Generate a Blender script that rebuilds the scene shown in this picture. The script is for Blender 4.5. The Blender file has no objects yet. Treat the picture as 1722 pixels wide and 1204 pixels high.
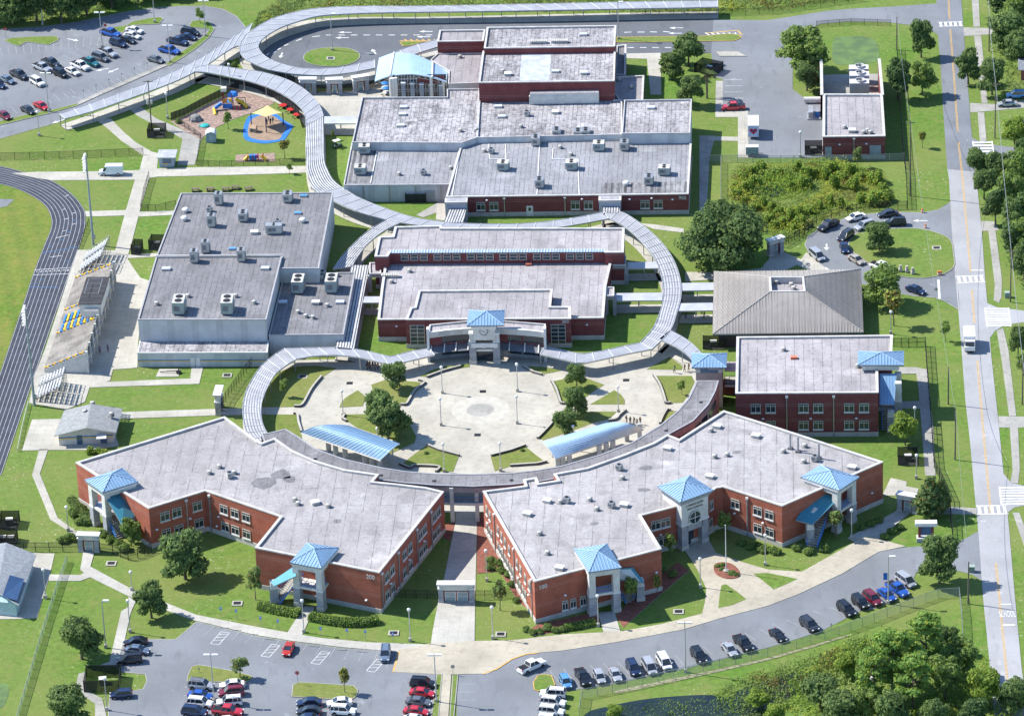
import bpy, math, random
from mathutils import Vector, Matrix
from mathutils.geometry import tessellate_polygon
random.seed(7)
R = math.radians
scene = bpy.context.scene
COL = scene.collection

# ------------------------------------------------------------------ camera (telephoto from a light aircraft, 420 m up)
F_PX, PITCH, ROLL, YAW, CAM_H = 7456.175, 0.46662, -0.03779, -0.066646, 420.0
W0, H0 = 1722.0, 1204.0
_c, _s = math.cos(YAW), math.sin(YAW)
FW = Vector((_s*math.cos(PITCH), _c*math.cos(PITCH), -math.sin(PITCH)))
_r0 = Vector((_c, -_s, 0)); _u0 = _r0.cross(FW)
RT = math.cos(ROLL)*_r0 + math.sin(ROLL)*_u0
UP = -math.sin(ROLL)*_r0 + math.cos(ROLL)*_u0
def ray(px, py): return FW*F_PX + RT*(px-W0/2) - UP*(py-H0/2)
_d = ray(808, 690)
CAM = -_d*(CAM_H/-_d.z); CAM.z = CAM_H
def G(px, py, z=0.0):
    """survey: the ground point (height z, metres) sighted at a photo pixel"""
    d = ray(px, py); p = CAM + d*((z-CAM_H)/d.z)
    return Vector((p.x, p.y, z))
def P(w):
    v = Vector(w)-CAM; q = v.dot(FW)
    return (W0/2+F_PX*v.dot(RT)/q, H0/2-F_PX*v.dot(UP)/q)
def hgt(top, base):
    b = G(*base); lo, hi = 0, 60
    for _ in range(40):
        m = (lo+hi)/2
        if P((b.x, b.y, m))[1] > top[1]: lo = m
        else: hi = m
    return lo
cam_data = bpy.data.cameras.new('camera'); cam = bpy.data.objects.new('camera', cam_data); COL.objects.link(cam)
cam_data.sensor_width = 36; cam_data.lens = F_PX/W0*36; cam_data.clip_start = 10; cam_data.clip_end = 9000
_m = Matrix((RT, UP, -FW)).transposed().to_4x4(); _m.translation = CAM
cam.matrix_world = _m
scene.camera = cam

# ------------------------------------------------------------------ sky, sun, exposure
SUN_EL, SUN_AZ = R(45.5), R(-73)          # azimuth from +Y towards +X
world = bpy.data.worlds.new('World'); scene.world = world; world.use_nodes = True
nt = world.node_tree; bg = nt.nodes['Background']
sky = nt.nodes.new('ShaderNodeTexSky'); sky.sky_type = 'NISHITA'; sky.sun_disc = False
sky.sun_elevation = SUN_EL; sky.sun_rotation = SUN_AZ; sky.air_density = 1.0; sky.dust_density = 0.2; sky.ozone_density = 5.0
nt.links.new(sky.outputs[0], bg.inputs[0]); bg.inputs[1].default_value = 0.125
sd = bpy.data.lights.new('sun', 'SUN'); sd.energy = 4.2; sd.angle = R(0.5); sd.color = (1, .955, .88)
so = bpy.data.objects.new('sun', sd); COL.objects.link(so)
sv = Vector((math.sin(SUN_AZ)*math.cos(SUN_EL), math.cos(SUN_AZ)*math.cos(SUN_EL), math.sin(SUN_EL)))
so.rotation_euler = sv.to_track_quat('Z', 'Y').to_euler(); so.location = (-60, 20, 90)
scene.view_settings.view_transform = 'Standard'; scene.view_settings.look = 'None'
scene.view_settings.exposure = 0.98; scene.view_settings.gamma = 1
scene.render.engine = 'CYCLES'
scene.cycles.max_bounces = 5; scene.cycles.transparent_max_bounces = 12
scene.cycles.diffuse_bounces = 2; scene.cycles.glossy_bounces = 2

# ------------------------------------------------------------------ materials
MATS = {}
def lin(h): return tuple(((int(h[i:i+2], 16)/255+.055)/1.055)**2.4 if int(h[i:i+2], 16) > 10 else int(h[i:i+2], 16)/255/12.92 for i in (0, 2, 4))
class NB:
    """small node-graph helper"""
    def __init__(s, name):
        s.m = bpy.data.materials.new(name); s.m.use_nodes = True; s.t = s.m.node_tree
        s.b = s.t.nodes['Principled BSDF']; s.g = s.t.nodes.new('ShaderNodeNewGeometry')
        MATS[name] = s.m
    def n(s, ty, **k):
        o = s.t.nodes.new(ty)
        for a, v in k.items(): setattr(o, a, v)
        return o
    def l(s, a, b): s.t.links.new(a, b)
    def pos(s, sc=(1, 1, 1), rot=0):
        mp = s.n('ShaderNodeMapping'); mp.inputs['Scale'].default_value = sc; mp.inputs['Rotation'].default_value = (0, 0, rot)
        s.l(s.g.outputs['Position'], mp.inputs[0]); return mp.outputs[0]
    def noise(s, scale, detail=3, vec=None, lo=.35, hi=.65, rough=.55):
        t = s.n('ShaderNodeTexNoise'); t.inputs['Scale'].default_value = scale; t.inputs['Detail'].default_value = detail
        t.inputs['Roughness'].default_value = rough
        s.l(vec if vec else s.g.outputs['Position'], t.inputs['Vector'])
        r = s.n('ShaderNodeMapRange'); r.inputs[1].default_value = lo; r.inputs[2].default_value = hi
        s.l(t.outputs[0], r.inputs[0]); return r.outputs[0]
    def mix(s, f, a, b, mode='MIX'):
        x = s.n('ShaderNodeMix', data_type='RGBA', blend_type=mode, clamp_factor=True)
        for v, i in ((f, 0), (a, 6), (b, 7)):
            if isinstance(v, (int, float)): x.inputs[i].default_value = v
            elif isinstance(v, tuple): x.inputs[i].default_value = (*v[:3], 1)
            else: s.l(v, x.inputs[i])
        return x.outputs[2]
    def math(s, op, a, b=0.0):
        x = s.n('ShaderNodeMath', operation=op)
        for v, i in ((a, 0), (b, 1)):
            if isinstance(v, (int, float)): x.inputs[i].default_value = v
            else: s.l(v, x.inputs[i])
        return x.outputs[0]
    def sep(s, vec=None):
        x = s.n('ShaderNodeSeparateXYZ'); s.l(vec if vec else s.g.outputs['Position'], x.inputs[0]); return x.outputs
    def done(s, col, rough=.8, spec=.3, metal=0.0, bump=None, bs=.3):
        if isinstance(col, tuple): s.b.inputs['Base Color'].default_value = (*col[:3], 1)
        else: s.l(col, s.b.inputs['Base Color'])
        s.b.inputs['Roughness'].default_value = rough; s.b.inputs['Metallic'].default_value = metal
        s.b.inputs['Specular IOR Level'].default_value = spec
        if bump:
            bp = s.n('ShaderNodeBump'); bp.inputs['Strength'].default_value = bs; bp.inputs['Distance'].default_value = .05
            s.l(bump, bp.inputs['Height']); s.l(bp.outputs[0], s.b.inputs['Normal'])
        return s.m
def sc(c, k): return tuple(min(1, x*k) for x in c)
def plain(name, col, rough=.7, var=.12, scale=.6, spec=.3, metal=0.0):
    if name in MATS: return MATS[name]
    b = NB(name); f = b.noise(scale, 4); g = b.noise(scale*9, 2)
    c = b.mix(f, sc(col, 1-var), sc(col, 1+var)); c = b.mix(g, c, b.mix(1.0, c, (.86, .86, .86), 'MULTIPLY'))
    return b.done(c, rough, spec, metal)
def paint(name, col, metal=0.25):
    if name in MATS: return MATS[name]
    b = NB(name); b.done(b.mix(b.noise(1.1, 3), sc(col, .93), sc(col, 1.06)), .28, .5, metal)
    b.b.inputs['Coat Weight'].default_value = .7; b.b.inputs['Coat Roughness'].default_value = .07
    return b.m
def grass(name, a, dry, sand, dryamt=.5, mow=0.0, sandlo=.66):
    b = NB(name)
    c = b.mix(b.noise(.9, 4), sc(a, .8), sc(a, 1.2))
    c = b.mix(b.noise(.045, 5, lo=.5-.22*dryamt, hi=.78), c, dry)
    c = b.mix(b.noise(.35, 3, lo=.52, hi=.78), c, sc(dry, .95))
    c = b.mix(b.math('MULTIPLY', b.noise(1.6, 4, lo=sandlo, hi=sandlo+.05), b.noise(.05, 3, lo=.5, hi=.62)), c, sand)
    c = b.mix(b.noise(4.5, 2, lo=.2, hi=.8), c, b.mix(1.0, c, (.62, .66, .6), 'MULTIPLY'))
    if mow:
        x = b.math('SINE', b.math('MULTIPLY', b.sep(b.pos(rot=R(-14)))[0], 1.35))
        c = b.mix(b.math('MULTIPLY', b.math('ADD', x, 1), mow), c, b.mix(1.0, c, (1.25, 1.15, 1.1), 'MULTIPLY'))
    return b.done(c, .95, .1, bump=b.noise(5, 3), bs=.6)
GR = grass('grass', (.116, .214, .036), (.225, .245, .08), (.50, .46, .36), .85, .05, .62)
GRD = grass('dry_grass', (.14, .205, .04), (.26, .25, .09), (.5, .45, .33), .9, 0)
GRF = grass('field_turf', (.122, .20, .034), (.25, .235, .07), (.36, .34, .2), .55, .3, .85)
def asphalt(name, col, dark, crack=.1):
    b = NB(name)
    c = b.mix(b.noise(.06, 5), sc(col, .86), sc(col, 1.1))
    c = b.mix(b.noise(.5, 4, b.pos((1, .3, 1)), .55, .8), c, dark)
    w = b.n('ShaderNodeTexVoronoi', feature='DISTANCE_TO_EDGE'); w.inputs['Scale'].default_value = .13
    b.l(b.mix(.12, b.g.outputs['Position'], b.n('ShaderNodeTexNoise').outputs[1], 'ADD'), w.inputs['Vector'])
    ck = b.n('ShaderNodeMapRange'); ck.inputs[1].default_value = .004; ck.inputs[2].default_value = .012; ck.inputs[3].default_value = 1; ck.inputs[4].default_value = 0
    b.l(w.outputs['Distance'], ck.inputs[0])
    c = b.mix(b.math('MULTIPLY', ck.outputs[0], crack), c, sc(dark, .6))
    c = b.mix(b.noise(.22, 4, lo=.66, hi=.76), c, sc(col, 1.45))
    c = b.mix(b.noise(7, 2), c, b.mix(1.0, c, (.85, .85, .85), 'MULTIPLY'))
    return b.done(c, .9, .2)
AS = asphalt('asphalt', (.20, .213, .23), (.15, .16, .175))
ASD = asphalt('dark_asphalt', (.13, .14, .155), (.09, .095, .105))
ASR = asphalt('road_asphalt', (.35, .353, .365), (.28, .285, .295), .12)
ASN = asphalt('upper_road_asphalt', (.19, .205, .225), (.15, .16, .175), .15)
def concrete(name, col, joint=3.0, stain=.5, rot=0, jw=.025, js=.3):
    b = NB(name)
    c = b.mix(b.noise(.12, 5), sc(col, .84), sc(col, 1.1))
    c = b.mix(b.math('MULTIPLY', b.noise(.8, 5, lo=.5, hi=.8), stain), c, sc(col, .55))
    v = b.sep(b.pos((1/joint,)*3, rot))
    def ln(o):
        f = b.math('FRACT', o); f = b.math('ABSOLUTE', b.math('SUBTRACT', f, .5))
        return b.math('LESS_THAN', f, jw)
    j = b.math('MAXIMUM', ln(v[0]), ln(v[1]))
    c = b.mix(b.math('MULTIPLY', j, js), c, sc(col, .5))
    c = b.mix(b.noise(5, 3), c, b.mix(1.0, c, (.9, .9, .9), 'MULTIPLY'))
    return b.done(c, .9, .2)
CO = concrete('concrete', (.43, .41, .355), 2.2)
COP = concrete('plaza_concrete', (.44, .415, .35), 5.5, .6, .2, .012, .16)
COW = concrete('walk_concrete', (.44, .425, .38), 1.9)
COL_ = concrete('apron_concrete', (.43, .39, .31), 4.0, .6, .25, .014)
CIR = concrete('worn_concrete', (.35, .34, .31), 1.2, .8)
def membrane(name, col, dark, seam=(2.0, 9.0), streak=.5, blot=.5, stripes=0.0, rot=0.0, mott=0.0):
    """flat-roof sheet: seams, ponding stains, run-off streaks"""
    b = NB(name)
    p = b.pos(rot=rot)
    c = b.mix(b.noise(.05, 5), sc(col, .8), sc(col, 1.12))
    c = b.mix(b.math('MULTIPLY', b.noise(.35, 6, b.pos((1, .28, 1), rot), .46, .74, .7), streak), c, dark)
    c = b.mix(b.math('MULTIPLY', b.noise(1.3, 5, b.pos((.35, 1.1, 1), rot), .5, .72, .7), streak), c, sc(col, .72))
    c = b.mix(b.math('MULTIPLY', b.noise(.16, 5, lo=.58, hi=.7), blot), c, sc(col, .62))
    c = b.mix(b.math('MULTIPLY', b.noise(.11, 4, lo=.62, hi=.75), blot), c, sc(col, 1.5))
    c = b.mix(b.noise(2.2, 5, lo=.6, hi=.8), c, sc(col, 1.35)); c = b.mix(b.math('MULTIPLY', b.noise(3.1, 5, b.pos((1, .45, 1), rot+.5), .58, .68), .6), c, sc(dark, .8))
    if mott:
        c = b.mix(b.math('MULTIPLY', b.noise(.85, 7, lo=.5, hi=.62, rough=.72), mott*.85), c, dark)
        c = b.mix(b.math('MULTIPLY', b.noise(.13, 4, lo=.60, hi=.72), mott), c, sc(dark, .9))
        c = b.mix(b.math('MULTIPLY', b.noise(1.7, 6, lo=.56, hi=.66), mott*.7), c, sc(col, 1.4))
    br = b.n('ShaderNodeTexBrick'); br.inputs['Scale'].default_value = 1; br.inputs['Mortar Size'].default_value = .085
    br.inputs['Brick Width'].default_value = seam[1]; br.inputs['Row Height'].default_value = seam[0]
    br.inputs['Color1'].default_value = (0, 0, 0, 1); br.inputs['Color2'].default_value = (0, 0, 0, 1); br.inputs['Mortar'].default_value = (1, 1, 1, 1)
    b.l(b.pos(rot=rot+R(90)), br.inputs['Vector'])
    brk = b.noise(.5, 3, lo=.36, hi=.55)
    c = b.mix(b.math('MULTIPLY', b.math('MULTIPLY', br.outputs[0], brk), .6), c, sc(dark, .55))
    if stripes:
        x = b.math('SINE', b.math('MULTIPLY', b.sep(p)[0], 4.2))
        c = b.mix(b.math('MULTIPLY', b.math('GREATER_THAN', x, .25), b.math('MULTIPLY', b.noise(.3, 4, b.pos((1, .2, 1)), .4, .6), stripes)), c, sc(dark, .5))
    return b.done(c, .85, .25)
RL = membrane('lavender_roof_membrane', (.368, .35, .35), (.18, .17, .172), (3.2, 14), .8, .8, mott=.22)
RL2 = membrane('pale_lavender_roof_membrane', (.35, .328, .336), (.17, .16, .165), (1.9, 7), .75, .6)
RG = membrane('grey_roof_membrane', (.208, .205, .216), (.10, .10, .106), (1.2, 6), .8, .6)
RG2 = membrane('light_grey_roof_membrane', (.28, .284, .30), (.135, .135, .145), (1.1, 8), .7, .6)
RW = membrane('mottled_roof_membrane', (.40, .385, .395), (.075, .07, .078), (1.0, 2.4), 1.0, 1.0, mott=.9)
RD = membrane('striped_roof_membrane', (.30, .295, .30), (.07, .07, .075), (1.1, 6), .9, .5, .85)
RB = membrane('weathered_roof_membrane', (.22, .212, .222), (.10, .095, .095), (3, 6), .8, .8, mott=.5)
def brick(name, col):
    b = NB(name); z = b.sep()[2]
    c = b.mix(b.noise(.5, 4), sc(col, .88), sc(col, 1.1))
    c = b.mix(b.noise(6, 3), c, b.mix(1.0, c, (.82, .8, .8), 'MULTIPLY'))
    def band(z0, w): return b.math('LESS_THAN', b.math('ABSOLUTE', b.math('SUBTRACT', z, z0)), w)
    m = band(3.55, .05)
    for q in (3.95, 7.05, 7.45): m = b.math('MAXIMUM', m, band(q, .05))
    c = b.mix(b.math('MULTIPLY', m, .4), c, (.42, .3, .26))
    cr = b.n('ShaderNodeTexBrick'); cr.inputs['Scale'].default_value = 1; cr.inputs['Row Height'].default_value = .3; cr.inputs['Brick Width'].default_value = .8
    cr.inputs['Mortar Size'].default_value = .03; cr.inputs['Color1'].default_value = (1, 1, 1, 1); cr.inputs['Color2'].default_value = (.88, .88, .88, 1); cr.inputs['Mortar'].default_value = (.8, .78, .78, 1)
    mp = b.n('ShaderNodeCombineXYZ'); s_ = b.sep(); b.l(b.math('ADD', s_[0], s_[1]), mp.inputs[0]); b.l(z, mp.inputs[1]); b.l(mp.outputs[0], cr.inputs['Vector'])
    c = b.mix(1.0, c, cr.outputs[0], 'MULTIPLY')
    return b.done(c, .85, .2)
BR = brick('red_brick', (.40, .132, .085))
BRD = brick('shade_maroon_brick', (.225, .072, .07))  # shade of the viewer-facing fronts is mixed into this darker brick
def ribbed(name, col, ax=0, period=.55, rough=.4, amt=.35, metal=.2):
    b = NB(name); v = b.sep()[ax]
    f = b.math('FRACT', b.math('MULTIPLY', v, 1/period))
    l_ = b.math('LESS_THAN', f, .3)
    c = b.mix(b.noise(.25, 4), sc(col, .9), sc(col, 1.08))
    c = b.mix(b.math('MULTIPLY', l_, amt), c, sc(col, .45))
    c = b.mix(b.math('MULTIPLY', b.noise(.6, 5, lo=.52, hi=.75), .3), c, sc(col, .7))
    return b.done(c, rough, .4, metal)
def decking(name, col, dark):
    """ribbed aluminium canopy deck; rib direction comes from the mesh UV"""
    b = NB(name); uv = b.n('ShaderNodeUVMap'); s_ = b.sep(uv.outputs[0])
    f = b.math('FRACT', b.math('MULTIPLY', s_[0], 1/.6))
    c = b.mix(b.noise(.4, 5, lo=.35, hi=.7), sc(col, 1.1), sc(col, .78))
    c = b.mix(b.math('MULTIPLY', b.math('LESS_THAN', f, .42), .9), c, dark)
    c = b.mix(b.math('MULTIPLY', b.noise(1.2, 5, lo=.5, hi=.72), .35), c, dark)
    return b.done(c, .55, .4, .15)
DK = decking('ribbed_canopy_deck', (.56, .56, .56), (.03, .03, .034))
DKC = decking('crescent_canopy_deck', (.48, .48, .49), (.17, .17, .18))
DKL = decking('pale_canopy_deck', (.41, .42, .445), (.24, .245, .265))
DKW = decking('white_canopy_deck', (.50, .51, .54), (.36, .37, .39))
WH = plain('white_paint', (.68, .68, .66), .6, .08)
OW = plain('off_white_stucco', (.62, .61, .57), .8, .1)
GS = plain('grey_stone_block', (.33, .34, .36), .85, .14, .8)
PL = plain('pale_plinth_block', (.50, .48, .44), .85, .12)
COPING = plain('white_coping', (.52, .50, .475), .7, .14, .5)
MTL = plain('aluminium', (.52, .53, .54), .4, .12, .7, .5, .5)
GALV = plain('galvanised_steel', (.40, .41, .42), .45, .15, .7, .5, .5)
DKM = plain('black_metal', (.018, .018, .02), .5, .1)
GLS = plain('dark_glass', (.03, .045, .06), .12, .2, .3, .6)
GLSB = plain('blue_glass', (.07, .13, .21), .12, .2, .3, .6)
BLU = ribbed('blue_metal_roof', (.195, .335, .50), 0, .62, .38, .45, .15)
BLUY = ribbed('blue_metal_roof_side', (.165, .345, .62), 1, .62, .38, .45, .15)
BLUE = plain('blue_standing_seam', (.195, .34, .50), .55, .08, .4, .5, .15)
TEAL = ribbed('teal_metal_roof', (.06, .255, .33), 0, .5, .4, .3, .15)
SEAM = plain('blue_seam_metal', (.36, .50, .66), .4, .06)
WOOD = plain('weathered_wood', (.16, .125, .10), .9, .2)
MULCH = plain('bark_mulch', (.30, .215, .175), .95, .3, 1.2)
RMULCH = plain('red_mulch', (.22, .085, .06), .95, .25, 1.2)
TANM = ribbed('tan_metal_roof', (.345, .315, .285), 0, 1.15, .55, .35, .1)
TANS = ribbed('tan_metal_roof_side', (.315, .285, .265), 1, 1.15, .55, .2, .1)
GREYS = plain('grey_shingle', (.25, .27, .29), .9, .16, 1.4)
CLADG = ribbed('grey_cladding', (.52, .54, .545), 0, 5.2, .7, .22, 0)
WHITEP = plain('white_road_paint', (.64, .64, .63), .8, .2, 1.2)
YELP = plain('yellow_road_paint', (.56, .35, .10), .8, .2, 1.2)
TRK = plain('track_rubber', (.046, .053, .073), .85, .2, .35)
RUBB = plain('blue_rubber', (.03, .17, .50), .8, .1)
RUBT = plain('tan_rubber', (.30, .215, .15), .9, .12)
BLUEP = plain('blue_paint', (.035, .20, .58), .5, .1); YELLP = plain('yellow_paint', (.78, .50, .04), .5, .1)
REDP = plain('red_paint', (.50, .03, .03), .5, .1)
WATER = NB('pond_water'); WATER = WATER.done(WATER.mix(WATER.noise(.2, 4), (.008, .016, .02), (.018, .032, .02)), .1, .4)
ALGAE = NB('algae_water'); ALGAE = ALGAE.done(ALGAE.mix(ALGAE.noise(.25, 5, lo=.4, hi=.6), (.075, .125, .035), (.115, .185, .04)), .55, .5)
BARK = plain('bark', (.13, .105, .085), .95, .25)
TYRE = plain('tyre_rubber', (.015, .015, .016), .8, .1)
RIM = plain('alloy_rim', (.45, .46, .47), .35, .1, 1, .5, .6)
HEADL = plain('headlight_lens', (.75, .77, .78), .15, .05)
TAILL = plain('taillight_lens', (.45, .02, .02), .2, .05)
CARGL = plain('car_glass', (.025, .035, .05), .08, .15, .5, .7)
SKIN = plain('skin', (.36, .21, .14), .6, .08)
def leaf(name, cols):
    b = NB(name); oi = b.n('ShaderNodeObjectInfo')
    c = b.mix(b.noise(.7, 3, lo=.35, hi=.65), cols[0], cols[1])
    c = b.mix(b.math('MULTIPLY', oi.outputs['Random'], .5), c, cols[2])
    b.done(c, .7, .08)
    b.b.inputs['Subsurface Weight'].default_value = 0
    tr = b.n('ShaderNodeBsdfTranslucent'); b.l(c, tr.inputs[0]); ms = b.n('ShaderNodeMixShader'); ms.inputs[0].default_value = .42
    out = b.t.nodes['Material Output']
    b.l(b.b.outputs[0], ms.inputs[1]); b.l(tr.outputs[0], ms.inputs[2]); b.l(ms.outputs[0], out.inputs[0])
    return b.m
LOAK = leaf('oak_leaf', [(.145, .215, .078), (.2, .27, .092), (.155, .235, .088)])
LOAK2 = leaf('oak_leaf_light', [(.20, .285, .085), (.26, .34, .10), (.22, .31, .095)])
LBR = leaf('bright_leaf', [(.2, .32, .055), (.28, .40, .07), (.24, .34, .06)])
LYEL = leaf('yellow_green_leaf', [(.36, .42, .07), (.46, .46, .08), (.3, .39, .07)])
LPINE = leaf('pine_needle', [(.17, .31, .08), (.26, .41, .095), (.2, .34, .075)])
LDK = leaf('dark_leaf', [(.088, .145, .058), (.13, .2, .072), (.1, .165, .064)])
LRUST = leaf('rusty_leaf', [(.20, .17, .06), (.25, .21, .065), (.19, .18, .055)])
LPALM = leaf('palm_frond', [(.11, .16, .06), (.17, .21, .08), (.13, .17, .06)])
DEADP = plain('dead_frond', (.24, .19, .14), .9, .2)
def mesh_wire(name, col, cover):
    b = NB(name); b.done(col, .6, .3)
    tr = b.n('ShaderNodeBsdfTransparent'); ms = b.n('ShaderNodeMixShader'); ms.inputs[0].default_value = cover
    b.l(tr.outputs[0], ms.inputs[1]); b.l(b.b.outputs[0], ms.inputs[2]); b.l(ms.outputs[0], b.t.nodes['Material Output'].inputs[0])
    return b.m
CHB = mesh_wire('black_chain_link', (.02, .02, .022), .30)
CHG = mesh_wire('grey_chain_link', (.38, .40, .40), .30)
SCREEN = mesh_wire('black_windscreen', (.018, .02, .022), .9)

# ------------------------------------------------------------------ mesh building
def mname(o): return o
class MB:
    def __init__(s): s.v = []; s.f = []; s.mi = []; s.mats = []; s.uv = {}
    def m(s, mat):
        if mat not in s.mats: s.mats.append(mat)
        return s.mats.index(mat)
    def face(s, pts, mat, uv=None):
        i = len(s.v); s.v += [tuple(p) for p in pts]; s.f.append(tuple(range(i, i+len(pts)))); s.mi.append(s.m(mat))
        if uv: s.uv[len(s.f)-1] = uv
    def poly(s, pts, z, mat, flip=False):
        """flat polygon (2D points, any shape) at height z"""
        q = [Vector((p[0], p[1], 0)) for p in pts]
        i = len(s.v); s.v += [(p[0], p[1], z) for p in pts]
        for t in tessellate_polygon([q]):
            a, b, c = t
            n = (q[b]-q[a]).cross(q[c]-q[a]).z
            if (n < 0) != flip: b, c = c, b
            s.f.append((i+a, i+b, i+c)); s.mi.append(s.m(mat))
    def prism(s, pts, z0, z1, top, side=None, cap=True):
        side = side or top
        if area(pts) < 0: pts = pts[::-1]
        s.poly(pts, z1, top)
        for a, b in zip(pts, pts[1:]+pts[:1]):
            s.face([(a[0], a[1], z0), (b[0], b[1], z0), (b[0], b[1], z1), (a[0], a[1], z1)], side)
    def box(s, c, size, mat, rot=0.0, top=None):
        """box standing on c (x,y,z of base centre)"""
        x, y, z = c; a, b, h = size[0]/2, size[1]/2, size[2]
        cs, sn = math.cos(rot), math.sin(rot)
        pts = [(x+cs*u-sn*w, y+sn*u+cs*w) for u, w in ((-a, -b), (a, -b), (a, b), (-a, b))]
        s.prism(pts, z, z+h, top or mat, mat); s.poly(pts, z, mat, True)
    def tube(s, a, b, r0, mat, r1=None, n=8, caps=True):
        a, b = Vector(a), Vector(b); r1 = r0 if r1 is None else r1
        d = (b-a).normalized(); x = d.orthogonal().normalized(); y = d.cross(x)
        i = len(s.v)
        for k in range(n):
            t = 2*math.pi*k/n; e = x*math.cos(t)+y*math.sin(t)
            s.v += [tuple(a+e*r0), tuple(b+e*r1)]
        mi = s.m(mat)
        for k in range(n):
            j = (k+1) % n
            s.f.append((i+2*k, i+2*j, i+2*j+1, i+2*k+1)); s.mi.append(mi)
        if caps:
            s.f.append(tuple(i+2*k+1 for k in range(n))); s.mi.append(mi)
            s.f.append(tuple(i+2*k for k in reversed(range(n)))); s.mi.append(mi)
    def lathe(s, prof, mat, c=(0, 0, 0), n=12):
        i = len(s.v); mi = s.m(mat)
        for r, z in prof:
            for k in range(n):
                t = 2*math.pi*k/n; s.v.append((c[0]+r*math.cos(t), c[1]+r*math.sin(t), c[2]+z))
        for q in range(len(prof)-1):
            for k in range(n):
                j = (k+1) % n
                s.f.append((i+q*n+k, i+q*n+j, i+(q+1)*n+j, i+(q+1)*n+k)); s.mi.append(mi)
        s.f.append(tuple(i+(len(prof)-1)*n+k for k in range(n))); s.mi.append(mi)
    def strip(s, A, B, mat, z=None):
        for k in range(len(A)-1):
            p = [A[k], B[k], B[k+1], A[k+1]]
            if z is not None: p = [(q[0], q[1], z) for q in p]
            s.face(p, mat)
    def mesh(s, name, off=(0, 0, 0)):
        me = bpy.data.meshes.new(name)
        me.from_pydata([(v[0]-off[0], v[1]-off[1], v[2]-off[2]) for v in s.v], [], s.f)
        for m_ in s.mats: me.materials.append(m_)
        me.polygons.foreach_set('material_index', s.mi)
        if s.uv:
            l_ = me.uv_layers.new(name='UVMap')
            for fi, uv in s.uv.items():
                for k, li in enumerate(me.polygons[fi].loop_indices): l_.data[li].uv = uv[k]
        me.update(); return me
    def build(s, name, parent=None, world=True, smooth=False):
        """ONE mesh object; coordinates are world ones unless the parent is a prototype at the origin"""
        off = wloc(parent) if parent else s.base()
        me = s.mesh(name, off if world else (0, 0, 0))
        if smooth: me.polygons.foreach_set('use_smooth', [True]*len(me.polygons))
        o = bpy.data.objects.new(name, me); COL.objects.link(o)
        if parent: o.parent = parent
        elif world: o.location = off
        return o
    def base(s):
        n = len(s.v); return (sum(v[0] for v in s.v)/n, sum(v[1] for v in s.v)/n, min(v[2] for v in s.v))
def wloc(o):
    p = Vector((0, 0, 0))
    while o: p += o.location; o = o.parent
    return p
def area(p): return sum(a[0]*b[1]-b[0]*a[1] for a, b in zip(p, p[1:]+p[:1]))/2
def offset(p, d):
    """inward (d>0) miter offset of a closed polygon"""
    if area(p) < 0: d = -d
    out = []
    for i in range(len(p)):
        a, b, c = Vector(p[i-1][:2]), Vector(p[i][:2]), Vector(p[(i+1) % len(p)][:2])
        e, f = (b-a).normalized(), (c-b).normalized()
        n1, n2 = Vector((-e.y, e.x)), Vector((-f.y, f.x)); k = n1+n2
        q = k.length_squared
        out.append(b+(k*(2*d/q) if q > .4 else n1*d))
    return [(v.x, v.y) for v in out]
def crom(p, n=6, closed=False):
    p = [Vector(q) for q in p]; out = []; N = len(p)
    for i in range(N if closed else N-1):
        g = lambda k: p[k % N] if closed else p[max(0, min(N-1, k))]
        a, b, c, d = g(i-1), g(i), g(i+1), g(i+2)
        for j in range(n):
            t = j/n; out.append(.5*((2*b)+(c-a)*t+(2*a-5*b+4*c-d)*t*t+(3*b-a-3*c+d)*t**3))
    if not closed: out.append(p[-1])
    return out
def tag(o, label=None, cat=None, group=None, kind=None):
    if label: o['label'] = label
    if cat: o['category'] = cat
    if group: o['group'] = group
    if kind: o['kind'] = kind
    return o
def thing(name, label, cat, loc=(0, 0, 0), rz=0, group=None):
    o = bpy.data.objects.new(name, None); COL.objects.link(o); o.empty_display_size = .5
    o.location = loc; o.rotation_euler.z = rz
    return tag(o, label, cat, group)
def dup(src, parent=None):
    c = src.copy(); COL.objects.link(c)
    if parent: c.parent = parent
    for ch in src.children: dup(ch, c)
    return c
def place(src, loc, rz=0, label=None, group=None, scale=None, used=set()):
    o = dup(src) if src.name in used else src
    used.add(src.name)
    o.location = loc; o.rotation_euler.z = rz
    if label: o['label'] = label
    if group: o['group'] = group
    if scale: o.scale = scale if isinstance(scale, tuple) else (scale,)*3
    return o
def structure(name, mb, cat=None, label=None):
    o = mb.build(name); return tag(o, label, cat, None, 'structure')
def px(pts, z=0.0): return [tuple(G(a, b, z)[:2]) for a, b in pts]
def heading(cx, cy, ax, ay):
    a, b = G(cx-ax*8, cy-ay*8), G(cx+ax*8, cy+ay*8); return math.atan2(b.y-a.y, b.x-a.x)
def text_mesh(txt, size, depth, mat, name):
    cu = bpy.data.curves.new(name, 'FONT'); cu.body = txt; cu.size = size; cu.extrude = depth; cu.align_x = 'CENTER'; cu.align_y = 'CENTER'
    o = bpy.data.objects.new('text_tmp', cu); COL.objects.link(o)
    me = bpy.data.meshes.new_from_object(o.evaluated_get(bpy.context.evaluated_depsgraph_get())); me.name = name
    bpy.data.objects.remove(o); bpy.data.curves.remove(cu)
    me.materials.clear(); me.materials.append(mat); return me
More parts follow.
